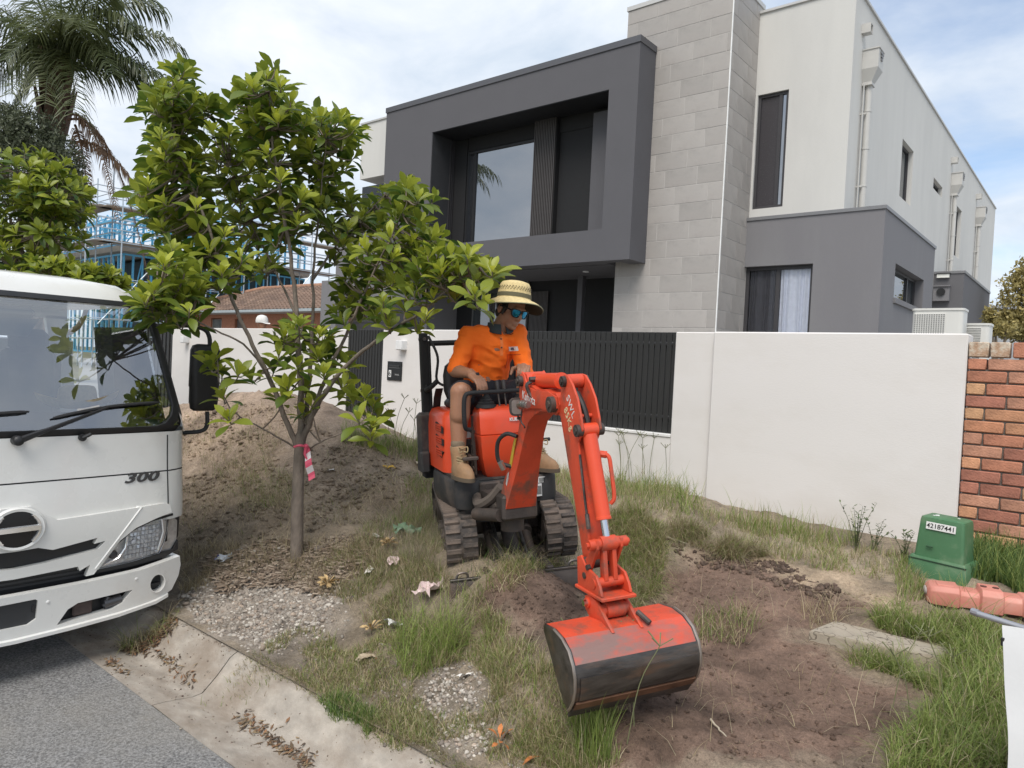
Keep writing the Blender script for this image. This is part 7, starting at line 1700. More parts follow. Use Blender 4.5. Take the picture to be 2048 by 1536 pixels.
b = MB(); b.tube(smoothpath([(0, 0, 0), cr2*-.03+cf*-.03+Vector((0, 0, .01)), cr2*-.07+cf*-.02], 4), .008, 6); b.ell((0, 0, .004), (.02, .014, .014), 10, 6); b.tube(smoothpath([(0, 0, 0), cr2*-.005+Vector((0, 0, -.05)), cr2*.012+Vector((0, 0, -.085))], 4), [.009]*5+[.007]*3+[.004], 5); b.build('tape_knot', MT_P, tape)
# the larger tree of the same kind behind the truck
def bush_tree(name, label, base, blobs, n, L0, limb_ends, nparts, young, seed, trunk_r=.09):
    r_ = random.Random(seed); t = thing(name, label, 'tree', base); I_ = Matrix.Translation(-Vector(base)); Lv = Leaves(); tw = MB()
    b = MB(); top = sum((Vector(c) for c, _ in blobs), Vector())/len(blobs); b.tube([I_ @ Vector(p) for p in smoothpath([Vector(base)-Vector((0, 0, .1)), Vector(base).lerp(top, .4), top], 5)], [trunk_r*(1-.07*i) for i in range(11)], 10); b.build('trunk', M_BARK, t, smooth=60)
    for c, _ in blobs:
        b = MB(); b.tube([I_ @ p for p in smoothpath([Vector(base).lerp(top, .45), Vector(base).lerp(Vector(c), .7)+Vector((r_.uniform(-.2, .2), 0, 0)), Vector(c)], 4)], [.05-.004*i for i in range(9)], 7); b.build('limb', M_BARK, t, smooth=60)
    for i in range(n):
        c, R_ = blobs[r_.randrange(len(blobs))]; c = Vector(c)
        d = Vector((r_.gauss(0, 1), r_.gauss(0, 1), r_.gauss(.25, 1))).normalized(); k = r_.uniform(.35, 1)**.5
        q = c+Vector((d.x*R_[0], d.y*R_[1], d.z*R_[2]))*k
        ax = Vector((0, 0, .9))+d*.8
        Lv.rosette(q, ax, r_.randint(7, 10), L0*r_.uniform(.8, 1.15), r_, young*(.5+.6*k)*r_.uniform(.6, 1.1))  # tint falls toward the centre of each blob
        tw.tube([I_ @ c.lerp(q, .3), I_ @ c.lerp(q, .75)-Vector((0, 0, .02)), I_ @ q], [.008, .006, .004], 4)
    Lv.emit(t, 'leaves', nparts, I_); o = tw.build('twigs', M_TWIG, t); o['kind'] = 'stuff'; return t
DB = 9.6
def bl(px, py, rx, ry, dd=0.0, D=DB): c = at_depth(px, py, D+dd); k = (D+dd)/FPX; return (tuple(c), (rx*k, rx*k, ry*k))
c0 = at_depth(75, 700, DB)
bush_tree('street_tree', 'dense broadleaf tree rising behind the truck cab at the far left', (c0.x, c0.y, float(H(c0.x, min(5.8, c0.y)))-.02),
          [bl(40, 350, 95, 60), bl(110, 395, 70, 60, -.2), bl(20, 430, 90, 70, .2), bl(85, 470, 90, 60, -.1), bl(30, 540, 110, 50), bl(120, 555, 80, 40, -.3), bl(185, 560, 60, 22, -.4), bl(-60, 440, 90, 110, .2)], 330, .19, None, 200, .8, 21)
# ------------------------------------------------------------------ verge furniture
def on_(px, py): return Vector(G(px, py))
q = Vector(G(1880, 1160)); BXD = math.atan2(-(q.y), -(q.x))
MG = mat('pillar_green', (.062, .165, .075), .55, .08, 5, .08, 60, dirt=(.22, .26, .17), dirt_amt=.6, dirt_scale=5, dirt_lo=.5, dirt_hi=.75)
ox = onY(1884, 1120, 5.28)
pg_ = on_(1876, 1163)
pb = thing('service_pillar', 'green electrical service pillar with a number plate in front of the brick wall', 'service pillar', (pg_.x, pg_.y+.14, pg_.z+.045), (0, rad(1.2), rad(-9)))
def taper(b, w0, d0, w1, d1, z0, z1, r): b.loft([[(x, y, z) for x, y in rrect(-w/2, -d/2, w/2, d/2, r, 4)] for z, w, d in ((z0, w0, d0), (z1, w1, d1))]); return b
pb.scale = (.80, .80, .80)
b = MB(); b.loft([[(x, y, z) for x, y in rrect(-w/2, -d/2, w/2, d/2, .018, 4)] for z, w, d in ((-.12, .395, .30), (.075, .395, .30), (.095, .37, .28))]); b.build('base', MG, pb, smooth=40)
b = MB(); b.loft([[(x, y, z) for x, y in rrect(-w/2, -d/2, w/2, d/2, .022, 4)] for z, w, d in ((.092, .335, .25), (.37, .300, .222), (.392, .29, .212), (.40, .26, .185))]); b.build('cover', MG, pb, smooth=40)
MB().box((-.0, -.148, .075), (.39, .012, .008)).build('seam', mat('seam_dark', (.02, .05, .025), .8), pb, smooth=None)
tilt = TR(0, -.1215, .335) @ Matrix.Rotation(rad(90-2.9), 4, 'X')
b = MB(); b.box((0, 0, 0), (.20, .055, .003), .0008, M=tilt); pn = b.build('number_plate', mat('plate_white', (.74, .74, .72), .5), pb)
text_part('42187441', .048, pb, M_BLK, tilt @ TR(0, -.001, .0018), 'number', depth=.0006, spacing=1.0, bold=.0007)
b = MB(); b.tube([(-.075, -.02, .398), (-.055, -.0, .4)], .008, 6); b.cyl((-.08, -.03, .396), (-.08, -.03, .403), .010, 8); b.build('cover_screw', M_LBLW, pb); b = MB(); b.cyl((.07, .03, .396), (.07, .03, .403), .010, 8); b.build('cover_screw', M_LBLW, pb)
b = MB(); b.box((-.06, -.137, .18), (.05, .008, .014), .003); b.build('latch', mat('latch_green', (.03, .09, .04), .6), pb)
# red plastic barrier foot lying in the grass
MRB = mat('faded_red_plastic', (.58, .225, .17), .55, .10, 4, .1, 40, dirt=(.60, .36, .29), dirt_amt=.55, dirt_scale=5)
e = Vector(G(1935, 1215)); e2 = Vector(G(2060, 1235))
bf = thing('barrier_foot', 'faded red plastic fence foot lying in the grass below the green pillar', 'barrier foot', (e.x+.05, e.y+.06, e.z+.03), (0, 0, math.atan2(e2.y-e.y, e2.x-e.x)-.12)); bf.scale = (.86, .86, .68)
prof = lambda k, y0: [(y0*k*a, c) for a, c in ((-1, .0), (-1, .07), (-.82, .105), (.82, .105), (1, .07), (1, 0))]
secs = [(-.30, .62, .7), (-.285, .85, .92), (-.26, .95, 1.0), (-.13, .98, 1.06), (-.12, .80, .86), (-.02, .80, .86), (-.01, 1.0, 1.22), (.10, 1.0, 1.22), (.11, .80, .88), (.20, .80, .88), (.21, .98, 1.0), (.36, .95, .96), (.40, .80, .8)]
b = MB(); b.loft([[(x, y*k*.105, z*kz*1.05) for y, z in ((-1, -.03), (-1, .07), (-.80, .105), (.80, .105), (1, .07), (1, -.03))] for x, k, kz in secs]); b.build('foot_body', MRB, bf, smooth=25, bevel=.006)
for x in (.01, .075): b = MB(); b.cyl((x, 0, .128), (x, 0, .1405), .018, 12); b.build('socket', mat('socket_dark', (.10, .04, .03), .8), bf)
for x in (-.20, .29): b = MB(); b.box((x, 0, .113 if x < 0 else .104), (.09, .10, .012), .004); b.build('raised_pad', MRB, bf)
b = MB(); b.ell((-.302, 0, .045), (.012, .06, .032), 12, 8); b.build('end_cap', mat('cap_grey', (.42, .36, .33), .7), bf)
# concrete slab set in the dirt
s0, s1, s2, s3 = [Vector(G(*p)) for p in ((1618, 1278), (1668, 1243), (1897, 1300), (1888, 1332))]
sc_ = (s0+s1+s2+s3)/4; zt = max(p.z for p in (s0, s1, s2, s3))
sl_ = thing('concrete_slab', 'cracked pale concrete slab set flush in the scraped dirt', 'slab', (sc_.x, sc_.y, sc_.z+.0))
def crack_mat():
    m = mat('cracked_concrete', (.37, .32, .25), .9, .18, 6, .35, 90, dirt=(.22, .17, .12), dirt_amt=.6, dirt_scale=6); t = m.node_tree; L = t.links; b = t.nodes['Principled BSDF']
    src = b.inputs['Base Color'].links[0].from_socket
    tc = N('ShaderNodeTexCoord', t); v = N('ShaderNodeTexVoronoi', t); v.feature = 'DISTANCE_TO_EDGE'; inp(v, Scale=13.0); nz = N('ShaderNodeTexNoise', t); inp(nz, Scale=9.0, Detail=3.0)
    mx = N('ShaderNodeMix', t, data_type='RGBA'); mx.inputs[0].default_value = .12; L.new(tc.outputs['Object'], mx.inputs[6]); L.new(tc.outputs['Object'], nz.inputs['Vector']); L.new(nz.outputs['Color'], mx.inputs[7]); L.new(mx.outputs[2], v.inputs['Vector'])
    mr = N('ShaderNodeMapRange', t); inp(mr, From_Min=.0, From_Max=.035, To_Min=1.0, To_Max=0.0); L.new(v.outputs['Distance'], mr.inputs['Value'])
    m2 = N('ShaderNodeMix', t, data_type='RGBA'); L.new(mr.outputs[0], m2.inputs[0]); L.new(src, m2.inputs[6]); m2.inputs[7].default_value = (.10, .08, .06, 1); L.new(m2.outputs[2], b.inputs['Base Color']); return m
cor = [p-sc_ for p in (s0, s3, s2, s1)]; b = MB(); b.loft([[(p.x*k, p.y*k, z) for p in cor] for z, k in ((-.10, 1.0), (.018, 1.0), (.026, .975))]); b.build('slab_top', crack_mat(), sl_, smooth=None)
# white sheet fixed to a grey rail at the lower right edge
b1 = Vector(G(1990, 1640)); b0 = at_depth(2004, 1250, (b1-Vector((0, 0, EYE))).dot(cf)+.10); M_SHEET = mat('white_sheet', (.60, .60, .595), .55, .03, 3, .25, 7)
bs = thing('sheet_sign', 'white plastic sheet with grey rail standing in grass at the lower right corner', 'sheet sign', (b0.x, b0.y, b0.z))
# sheet plane: leaning, top edge runs to the right out of frame
tl = Vector((0, 0, 0)); bl_ = Vector((b1.x-b0.x, b1.y-b0.y, b1.z-b0.z)); rt = Vector((.62, .02, -.05))
nu, nv = 14, 26; v = []
for j in range(nv+1):
    t = j/nv; l = tl.lerp(bl_, t)+Vector((-.012, .0, 0))*math.sin(t*5)+Vector((.03, 0, 0))*math.sin(t*math.pi)
    for i in range(nu+1): u = i/nu; p = l+rt*u+Vector((0, 0, .012*math.sin(u*9+t*4)+.01*math.sin(t*13))); v.append(p)
b = MB(); b.add(v, [(j*(nu+1)+i, j*(nu+1)+i+1, (j+1)*(nu+1)+i+1, (j+1)*(nu+1)+i) for j in range(nv) for i in range(nu)]); n_ = len(b.v)
b.v += [(p[0], p[1], p[2]-.006) for p in b.v]; b.f += [tuple(i+n_ for i in f_[::-1]) for f_ in b.f]; b.mi = [0]*len(b.f); b.build('sheet', M_SHEET, bs, smooth=180)
b = MB(); b.tube([tl+Vector((-.09, .045, .012)), tl+Vector((-.07, .03, .012)), tl+rt*.9+Vector((0, 0, -.012))], .010, 10); b.tube([tl+Vector((-.09, .045, .012)), tl+Vector((-.07, .033, .012))], .0125, 10); b.build('rail', mat('grey_rail', (.40, .40, .42), .35, .1, 8, metal=.7), bs)
b = MB(); b.tube(smoothpath([tl.lerp(bl_, .80)+Vector((.0, 0, .0)), tl.lerp(bl_, .79)+Vector((-.015, 0, .01)), tl.lerp(bl_, .80)+rt*.05+Vector((0, 0, .02))], 4), .004, 5); b.build('wire_tie', M_BLK, bs)
b = MB(); b.box(tl.lerp(bl_, .07)+Vector((.004, 0, -.01)), (.010, .010, .028), .002); b.build('clip', M_BLK, bs)
# ------------------------------------------------------------------ loose ground cover
def blades(name, P, Hh, W, lean, cols, seed, bend=.6, drift=None):
    """Grass as tapering, bending blades; P roots (n,3), Hh lengths, cols (n,3)."""
    r_ = np.random.default_rng(seed); n = len(P); a = r_.uniform(0, 6.283, n)
    d = np.stack([np.cos(a), np.sin(a), np.zeros(n)], 1)
    if drift is not None: d = d*.6+np.array(drift); d /= np.linalg.norm(d, axis=1)[:, None]+1e-6
    ln = np.clip(lean*r_.uniform(.35, 1.5, n), .02, 1.5); s = np.stack([-d[:, 1], d[:, 0], np.zeros(n)], 1); ts = (0, .4, .75, 1.0); V = []
    # twist the flat of the blade at random so that tufts catch light unevenly
    tw = r_.uniform(-1, 1, n)[:, None]; s = s*np.sqrt(1-.6*tw**2)+d*tw*.75
    for t in ts:
        ang = ln*(.35+bend*t); h = Hh*t
        c = P+d*(np.sin(ang)*h)[:, None]+np.array([0, 0, 1.0])*(np.cos(ang)*h)[:, None]
        w = (W*(1-.85*t))[:, None]*s*.5 if t < 1 else None
        V += [c-w, c+w] if w is not None else [c]
    V = np.stack(V, 1).reshape(-1, 3); b0_ = np.arange(n)[:, None]*7
    F = np.concatenate([b0_+np.array(f_) for f_ in ((0, 1, 3), (0, 3, 2), (2, 3, 5), (2, 5, 4), (4, 5, 6))], 0)
    C = np.repeat(cols, 7, 0)
    return link(name, np_mesh(name, V, F, M_GRASS, False, {'col': C}), kind='stuff')
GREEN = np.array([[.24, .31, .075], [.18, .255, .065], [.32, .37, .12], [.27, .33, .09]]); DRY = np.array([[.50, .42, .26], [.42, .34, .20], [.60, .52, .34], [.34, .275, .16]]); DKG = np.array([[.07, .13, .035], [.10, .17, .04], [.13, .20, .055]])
def pick(pal, n, r_, mixpal=None, k=0.0):
    c = pal[r_.integers(0, len(pal), n)]
    if mixpal is not None: m = r_.uniform(0, 1, n) < k; c = np.where(m[:, None], mixpal[r_.integers(0, len(mixpal), n)], c)
    return c*r_.uniform(.75, 1.25, n)[:, None]
def scatter(poly, n, r_, avoid=(), clump=0.0, cs=7.0):
    P = poly if isinstance(poly, np.ndarray) else zone(*poly); lo, hi = P.min(0), P.max(0); out = np.zeros((0, 2))
    for _ in range(40):
        q = r_.uniform(lo, hi, (n*2, 2)); ok = inside(P, q[:, 0]+.05*fbm(q[:, 0]*6, q[:, 1]*6, 5, 2), q[:, 1]+.05*fbm(q[:, 0]*6, q[:, 1]*6, 8, 2)) & (q[:, 1] < 5.87)
        for A in avoid: ok &= ~inside(A, q[:, 0], q[:, 1])
        if clump: ok &= (fbm(q[:, 0]*cs, q[:, 1]*cs, 21, 3)+.5) > r_.uniform(0, 1, len(q))*clump+.05*clump
        out = np.concatenate([out, q[ok]])
        if len(out) >= n: break
    out = out[:n]; return np.column_stack([out, np.where(out[:, 1] < 2.15, np.interp(out[:, 1], KP[0], KP[1]), H(out[:, 0], out[:, 1]))-.004])
def turf(name, poly, n, h, pal, seed, mix=None, k=0.0, lean=.55, w=.0035, avoid=(), clump=0.0, bend=.6, hv=.45, drift=None, cs=7.0):
    r_ = np.random.default_rng(seed); P = scatter(poly, n, r_, avoid, clump, cs); n = len(P); Hh = h*np.clip(r_.normal(1, hv, n), .25, 2.4)
    return blades(name, P, Hh, np.full(n, w)*r_.uniform(.7, 1.4, n), lean, pick(pal, n, r_, mix, k), seed+1, bend, drift)
TRK = zone((880, 1130), (900, 1160), (1000, 1165), (1160, 1140), (1150, 1100), (1080, 1040), (900, 1020))
# right hand lawn edge
ZR = zone((1755,1536),(1800,1480),(1850,1430),(1868,1400),(1850,1375),(1760,1345),(1700,1318),(1720,1300),(1890,1345),(1905,1300),(1760,1258),(1730,1225),(1790,1205),(1850,1245),(1880,1238),(1960,1252),(2060,1272),(2060,1560))
SLB = np.array([[p.x, p.y] for p in (s0, s3, s2, s1)])
turf('lawn_grass', ZR, 15000, .085, GREEN, 101, DRY, .16, .85, .0042, (SLB,), .6, .8)
turf('lawn_grass', ZR, 900, .16, GREEN, 102, DRY, .22, .95, .0045, (SLB,), .9, .9)
turf('pillar_grass', ((1935,1110),(1960,1075),(2060,1085),(2060,1215),(1990,1165),(1940,1165)), 3000, .13, DKG, 103, GREEN, .35, .6, .006)
turf('pillar_grass', ((1790,1130),(1830,1120),(1850,1185),(1950,1190),(1945,1215),(1800,1200)), 900, .09, GREEN, 104, DRY, .4, .7, .004)
# strip along the white wall
ZW = ((1210,960),(1260,945),(1330,975),(1410,1020),(1500,1045),(1600,1062),(1700,1088),(1820,1115),(1820,1150),(1760,1160),(1640,1140),(1530,1105),(1440,1098),(1340,1075),(1260,1040),(1215,1010))
turf('wall_grass', ZW, 8000, .062, GREEN, 105, DRY, .55, .65, .0038, (), .7, .7)
turf('wall_grass', ((1215,955),(1260,940),(1330,962),(1400,1010),(1390,1035),(1290,1010),(1220,990)), 900, .16, GREEN, 106, DRY, .25, .6, .0045, (), .3, .9)
turf('wall_weeds', ((1440,1035),(1520,1045),(1620,1062),(1720,1085),(1720,1100),(1600,1080),(1480,1060)), 700, .12, GREEN, 107, DRY, .3, .45, .0045, (), .4)
turf('dry_clump_grass', ((1215,1030),(1280,1020),(1325,1060),(1330,1130),(1315,1190),(1240,1215),(1225,1150)), 4600, .13, np.concatenate([GREEN, GREEN*1.25]), 108, DRY, .58, 1.0, .0038, (), .3, .9, .4, (.3, -.5, 0))
turf('dry_clump_grass', ((1330,1045),(1420,1065),(1480,1095),(1540,1110),(1480,1120),(1400,1100),(1330,1080)), 2400, .13, DRY*.85, 109, GREEN, .2, 1.0, .0038, (), .4, .9, .4, (.4, -.5, 0))
turf('dry_clump_grass', ((1060,900),(1130,890),(1170,930),(1180,1010),(1150,1060),(1090,985)), 2000, .12, DRY, 110, GREEN, .45, .7, .004, (), .3)
# between kerb, tree and tracks
ZF = ((520,1300),(570,1270),(650,1265),(700,1300),(760,1265),(900,1245),(960,1300),(1010,1400),(1100,1450),(1180,1536),(980,1536),(960,1470),(880,1480),(800,1500),(720,1465),(640,1395),(570,1345))
turf('verge_grass', ZF, 15000, .042, np.concatenate([GREEN, GREEN*.8]), 111, DRY, .58, .8, .0034, (Z_BARE,), .85, .7)
turf('verge_grass', ((960,1200),(1060,1290),(1130,1340),(1180,1440),(1240,1536),(1080,1536),(1000,1420),(950,1300)), 5500, .06, GREEN, 112, DRY, .6, .85, .0034, (), .6)
ZD = ((640,1130),(700,1100),(780,1075),(860,1010),(890,1060),(905,1150),(960,1190),(970,1270),(860,1265),(760,1255),(690,1210))
turf('dry_grass', ZD, 7500, .08, DRY*.85, 113, GREEN*.8, .40, .85, .0034, (TRK,), .6, .8)
turf('tall_tuft', ((770,1300),(830,1270),(900,1255),(940,1290),(900,1340),(800,1345)), 620, .26, GREEN*1.15, 114, DRY, .12, .75, .0034, (), 0, .9, .3, (.35, .1, 0))
turf('tall_tuft', ((1140,1430),(1180,1410),(1215,1450),(1215,1536),(1150,1536)), 500, .22, GREEN, 115, DRY, .12, .45, .0036, (), 0, .6, .35)
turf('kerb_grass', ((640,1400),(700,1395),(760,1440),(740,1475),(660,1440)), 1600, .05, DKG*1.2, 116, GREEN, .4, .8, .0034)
turf('gutter_weeds', ((235,1300),(300,1285),(350,1240),(330,1235),(290,1265),(240,1280)), 330, .13, DRY, 117, GREEN, .45, 1.1, .0034, (), 0, .8, .5, (.3, -.2, 0))
turf('blade_grass', ((960,1145),(1100,1128),(1165,1130),(1140,1165),(1040,1180),(970,1190)), 1300, .12, DRY*1.05, 118, GREEN, .4, .9, .0034, (), .3, .9, .4, (.3, -.4, 0))
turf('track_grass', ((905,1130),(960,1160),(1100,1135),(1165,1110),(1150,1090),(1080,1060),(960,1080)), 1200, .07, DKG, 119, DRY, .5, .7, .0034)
turf('sparse_weeds', ((1390,1240),(1470,1215),(1530,1245),(1480,1290),(1400,1280)), 420, .09, GREEN*.9, 120, DRY, .5, .9, .0034)
turf('sparse_weeds', ((1590,1215),(1650,1205),(1680,1240),(1630,1265)), 130, .10, DRY, 121, None, 0, .9, .0032)
turf('pier_grass', ((690,860),(755,875),(850,905),(850,935),(770,915),(690,890)), 1100, .15, GREEN, 122, DRY, .4, .7, .0045, (), .3)
turf('post_grass', ((820,960),(870,945),(885,1010),(860,1060),(740,1080),(720,1060),(800,1030)), 1800, .09, DRY*.8, 123, GREEN, .5, .8, .0036)
# dry stalks lying over the spoil heap
ZM = ((362,835),(430,815),(560,812),(640,850),(720,880),(800,905),(860,960),(820,1010),(700,1050),(600,1070),(480,1090),(370,1100))
turf('heap_straw', ZM, 3200, .12, DRY*1.05, 124, GREEN*.8, .12, 1.4, .0030, (), 1.0, .55, .6, (.3, -.3, 0), 2.6)
turf('heap_tuft', ((470,960),(540,930),(600,950),(610,1000),(540,1020),(480,1000)), 500, .17, DRY, 125, GREEN, .45, 1.2, .0034, (), 0, .8, .4, (.35, -.35, 0))
turf('heap_tuft', ((400,910),(500,850),(560,880),(540,940),(440,960)), 500, .10, DRY*.75, 126, GREEN*.7, .3, 1.15, .0034, (), .3, .8, .5, (.2, -.3, 0))
turf('litter_straw', ((360,1100),(480,1090),(640,1090),(740,1080),(760,1130),(680,1200),(560,1160),(420,1170),(360,1190)), 3600, .085, DRY*.8, 127, None, 0, 1.45, .0030, (), .5, .3, .6)
turf('dirt_roots', Z_DIG, 420, .10, DRY*.9, 128, None, 0, 1.35, .0026, (), .6, .5, .6)
# stones, clods
ico = np.array([(0, 0, 1)]+[(.894*math.cos(a), .894*math.sin(a), .447) for a in np.arange(5)*1.2566]+[(.894*math.cos(a), .894*math.sin(a), -.447) for a in np.arange(5)*1.2566+.6283]+[(0, 0, -1)])
icof = np.array([(0, i+1, (i+1) % 5+1) for i in range(5)]+[(i+1, i+6, (i+1) % 5+1) for i in range(5)]+[((i+1) % 5+1, i+6, (i+1) % 5+6) for i in range(5)]+[(11, (i+1) % 5+6, i+6) for i in range(5)])
def stones(name, P, size, cols, seed, m, flat=.65, smooth=False, sink=.25):
    r_ = np.random.default_rng(seed); n = len(P); s = size[:, None]*r_.uniform(.55, 1.3, (n, 3)); s[:, 2] *= flat
    jit = ico[None]*(1+r_.uniform(-.42, .34, (n, 12, 1))); a = r_.uniform(0, 6.28, n); ca, sa = np.cos(a)[:, None], np.sin(a)[:, None]
    v = jit*s[:, None, :]; x = v[..., 0]*ca-v[..., 1]*sa; y = v[..., 0]*sa+v[..., 1]*ca; v = np.stack([x, y, v[..., 2]], -1)+P[:, None, :]+np.array([0, 0, 1])*(s[:, 2]*(1-2*sink))[:, None, None]
    F = (np.arange(n)[:, None, None]*12+icof[None]).reshape(-1, 3); return link(name, np_mesh(name, v.reshape(-1, 3), F, m, smooth, {'col': np.repeat(cols, 12, 0)}), kind='stuff')
M_STONE = vcol_mat('stone_mix', rough=.85, bump=.3, bscale=(120, 400), amt=.3)
rs = np.random.default_rng(50)
def logsize(n, lo, hi): return lo*np.exp(rs.uniform(0, 1, n)**2.2*math.log(hi/lo))
PALST = np.array([[.38, .34, .295], [.30, .265, .225], [.48, .44, .385], [.24, .205, .175], [.34, .275, .22]])
P = scatter(Z_GRAV, 7000, rs, (), .45); stones('gravel', P, logsize(len(P), .004, .019), pick(PALST, len(P), rs), 51, M_STONE)
P = scatter(((340,1200),(410,1120),(540,1080),(680,1120),(740,1190),(690,1280),(580,1330),(470,1305),(380,1262)), 2600, rs, (), .8); stones('gravel', P, logsize(len(P), .003, .015), pick(PALST*.85, len(P), rs), 61, M_STONE)
P = scatter(((780,1390),(880,1310),(1000,1370),(1050,1490),(960,1536),(820,1536)), 900, rs, (), .8); stones('gravel', P, logsize(len(P), .003, .012), pick(PALST*.85, len(P), rs), 62, M_STONE)
P = scatter(Z_GRAV2, 1300, rs, (), .5); stones('gravel', P, logsize(len(P), .004, .016), pick(PALST*1.15, len(P), rs), 52, M_STONE)
P = scatter(Z_BARE, 300, rs); stones('gravel', P, logsize(len(P), .004, .014), pick(PALST, len(P), rs), 53, M_STONE)
P = scatter(ZM, 5000, rs, (), .5, 4.0); stones('heap_clods', P, logsize(len(P), .003, .026), soil_colour(P[:, 0], P[:, 1])*rs.uniform(.7, 1.15, (len(P), 1)), 54, M_SOIL, .7)
P = scatter(Z_DIG, 5200, rs, (SLB,), .75, 5.0); stones('dirt_clods', P, logsize(len(P), .0022, .013), soil_colour(P[:, 0], P[:, 1])*rs.uniform(.6, 1.15, (len(P), 1)), 55, M_SOIL, .7)
P = scatter(Z_HEAP, 2200, rs); stones('dirt_clods', P, logsize(len(P), .002, .013), soil_colour(P[:, 0], P[:, 1])*rs.uniform(.6, 1.15, (len(P), 1)), 56, M_SOIL, .7)
P = scatter(((1330,1080),(1450,1105),(1560,1120),(1700,1190),(1640,1200),(1500,1150),(1380,1130)), 1600, rs, (), .5); stones('dirt_clods', P, logsize(len(P), .003, .024), np.array([[.14, .098, .075]])*rs.uniform(.6, 1.4, (len(P), 1)), 57, M_SOIL, .7)
P = scatter(ZF, 900, rs); stones('verge_pebbles', P, logsize(len(P), .003, .012), pick(PALST*.8, len(P), rs), 58, M_STONE)
# kerb and road grit
n = 1500; P = np.column_stack([rs.uniform(-6.5, -1.5, n), 1.78+rs.normal(0, .10, n), np.zeros(n)]); P[:, 2] = np.interp(P[:, 1], [0, 1.63]+KP[0][1:], [ROAD, ROAD]+KP[1][1:]); stones('road_grit', P, logsize(n, .0015, .007), pick(np.array([[.22, .18, .14], [.30, .26, .21], [.14, .10, .08]]), n, rs), 59, M_STONE)
# mulch chips under the tree
n = 2600; P = scatter(((400,1120),(520,1085),(640,1085),(760,1075),(740,1130),(660,1190),(560,1175),(440,1180)), n, rs); n = len(P); a = rs.uniform(0, 6.28, n); L_ = rs.uniform(.012, .055, n); W_ = rs.uniform(.003, .007, n)
d = np.column_stack([np.cos(a), np.sin(a), rs.uniform(-.2, .2, n)]); s = np.column_stack([-np.sin(a), np.cos(a), np.zeros(n)]); up = np.array([0, 0, 1.0])
Q = np.stack([P-d*L_[:, None]-s*W_[:, None], P+d*L_[:, None]-s*W_[:, None], P+d*L_[:, None]+s*W_[:, None], P-d*L_[:, None]+s*W_[:, None]], 1)+up*.010
Q2 = Q+up*.006; V = np.concatenate([Q, Q2], 1).reshape(-1, 3); F = (np.arange(n)[:, None, None]*8+np.array([(4, 5, 6, 7), (0, 1, 5, 4), (1, 2, 6, 5), (2, 3, 7, 6), (3, 0, 4, 7)])[None]).reshape(-1, 4)
link('mulch', np_mesh('mulch', V, F, M_STONE, False, {'col': np.repeat(pick(np.array([[.20, .15, .11], [.27, .21, .16], [.13, .10, .075], [.33, .27, .21]]), n, rs), 8, 0)}), kind='stuff')
# ------------------------------------------------------------------ litter and debris, each its own thing
def on(px, py, lift=0.0): g = Vector(G(px, py)); g.z += lift; return g
def crumple(name, label, cat, px, py, w, h, m, seed, lift=.012, rot=None, amp=.02):
    """A creased scrap of film or paper lying on the ground."""
    r_ = random.Random(seed); t = on(px, py, lift); n = 8; v = []
    for j in range(n+1):
        for i in range(n+1):
            x, y = (i/n-.5)*w*(1-.25*math.sin(j*1.1+seed)), (j/n-.5)*h*(1+.25*math.sin(i*.9+seed)); v.append((x, y, amp*(mnoise.noise((x*22+seed, y*22, seed))+.6*mnoise.noise((x*60, y*60, seed*2)))+.4*amp))
    b = MB(); b.add(v, [(j*(n+1)+i, j*(n+1)+i+1, (j+1)*(n+1)+i+1, (j+1)*(n+1)+i) for j in range(n) for i in range(n)]); k = len(b.v); b.v += [(x, y, z-.0015) for x, y, z in b.v]; b.f += [tuple(i+k for i in f_[::-1]) for f_ in b.f]; b.mi = [0]*len(b.f)
    o = b.build(name, m, None, smooth=25, loc=t, rot=rot or (r_.uniform(-.25, .25), r_.uniform(-.25, .25), r_.uniform(0, 6))); return tag(o, label, cat)
M_FILM = mat('plastic_film', (.70, .69, .68), .35, .06, 9); M_PAPER = mat('paper_scrap', (.72, .69, .64), .8, .08, 9); M_PINKF = mat('pinkish_film', (.62, .48, .46), .4, .15, 14); M_BLUE2 = mat('blue_plastic', (.03, .06, .35), .4); M_GREENF = mat('green_film', (.16, .26, .15), .4, .1, 9); M_YEL = mat('yellow_plastic', (.72, .42, .03), .45, .1, 9)
crumple('plastic_wrapper', 'silvery grey plastic wrapper lying on the mulch between truck and tree', 'litter', 462, 1112, .17, .07, mat('silver_film', (.45, .46, .48), .3, .2, 20, metal=.4), 1)
crumple('plastic_scrap', 'small dark blue plastic scrap beside the silvery wrapper', 'litter', 437, 1122, .05, .035, M_BLUE2, 2)
crumple('paper_scrap', 'white paper scrap at the edge of the mulch below the stick', 'litter', 741, 1142, .16, .04, M_PAPER, 3)
crumple('plastic_bag', 'torn white and pink plastic bag in the dry grass left of the tracks', 'litter', 786, 1128, .10, .06, M_PINKF, 4, .02)
crumple('plastic_bag', 'crumpled pinkish white plastic bag in the dry grass in front of the left track', 'litter', 860, 1190, .15, .11, M_PINKF, 5, .03, amp=.05)
crumple('foil_tray', 'folded white and grey foil tray beside the tall green tuft', 'litter', 786, 1256, .12, .06, M_FILM, 6, .03)
crumple('green_wrapper', 'pale green plastic sheet snagged in the dry grass near the stick', 'litter', 812, 1072, .16, .10, M_GREENF, 7, .04, amp=.05)
crumple('paper_scrap', 'tiny white paper scrap at the end of the fallen stick', 'litter', 752, 1078, .05, .05, M_PAPER, 8, .02)
crumple('paper_scrap', 'small white scrap on the spoil heap right of the hazard tape', 'litter', 660, 943, .07, .035, M_PAPER, 9)
crumple('plastic_cup', 'crushed yellow plastic cup on the right shoulder of the spoil heap', 'litter', 778, 938, .09, .05, M_YEL, 10, .02)
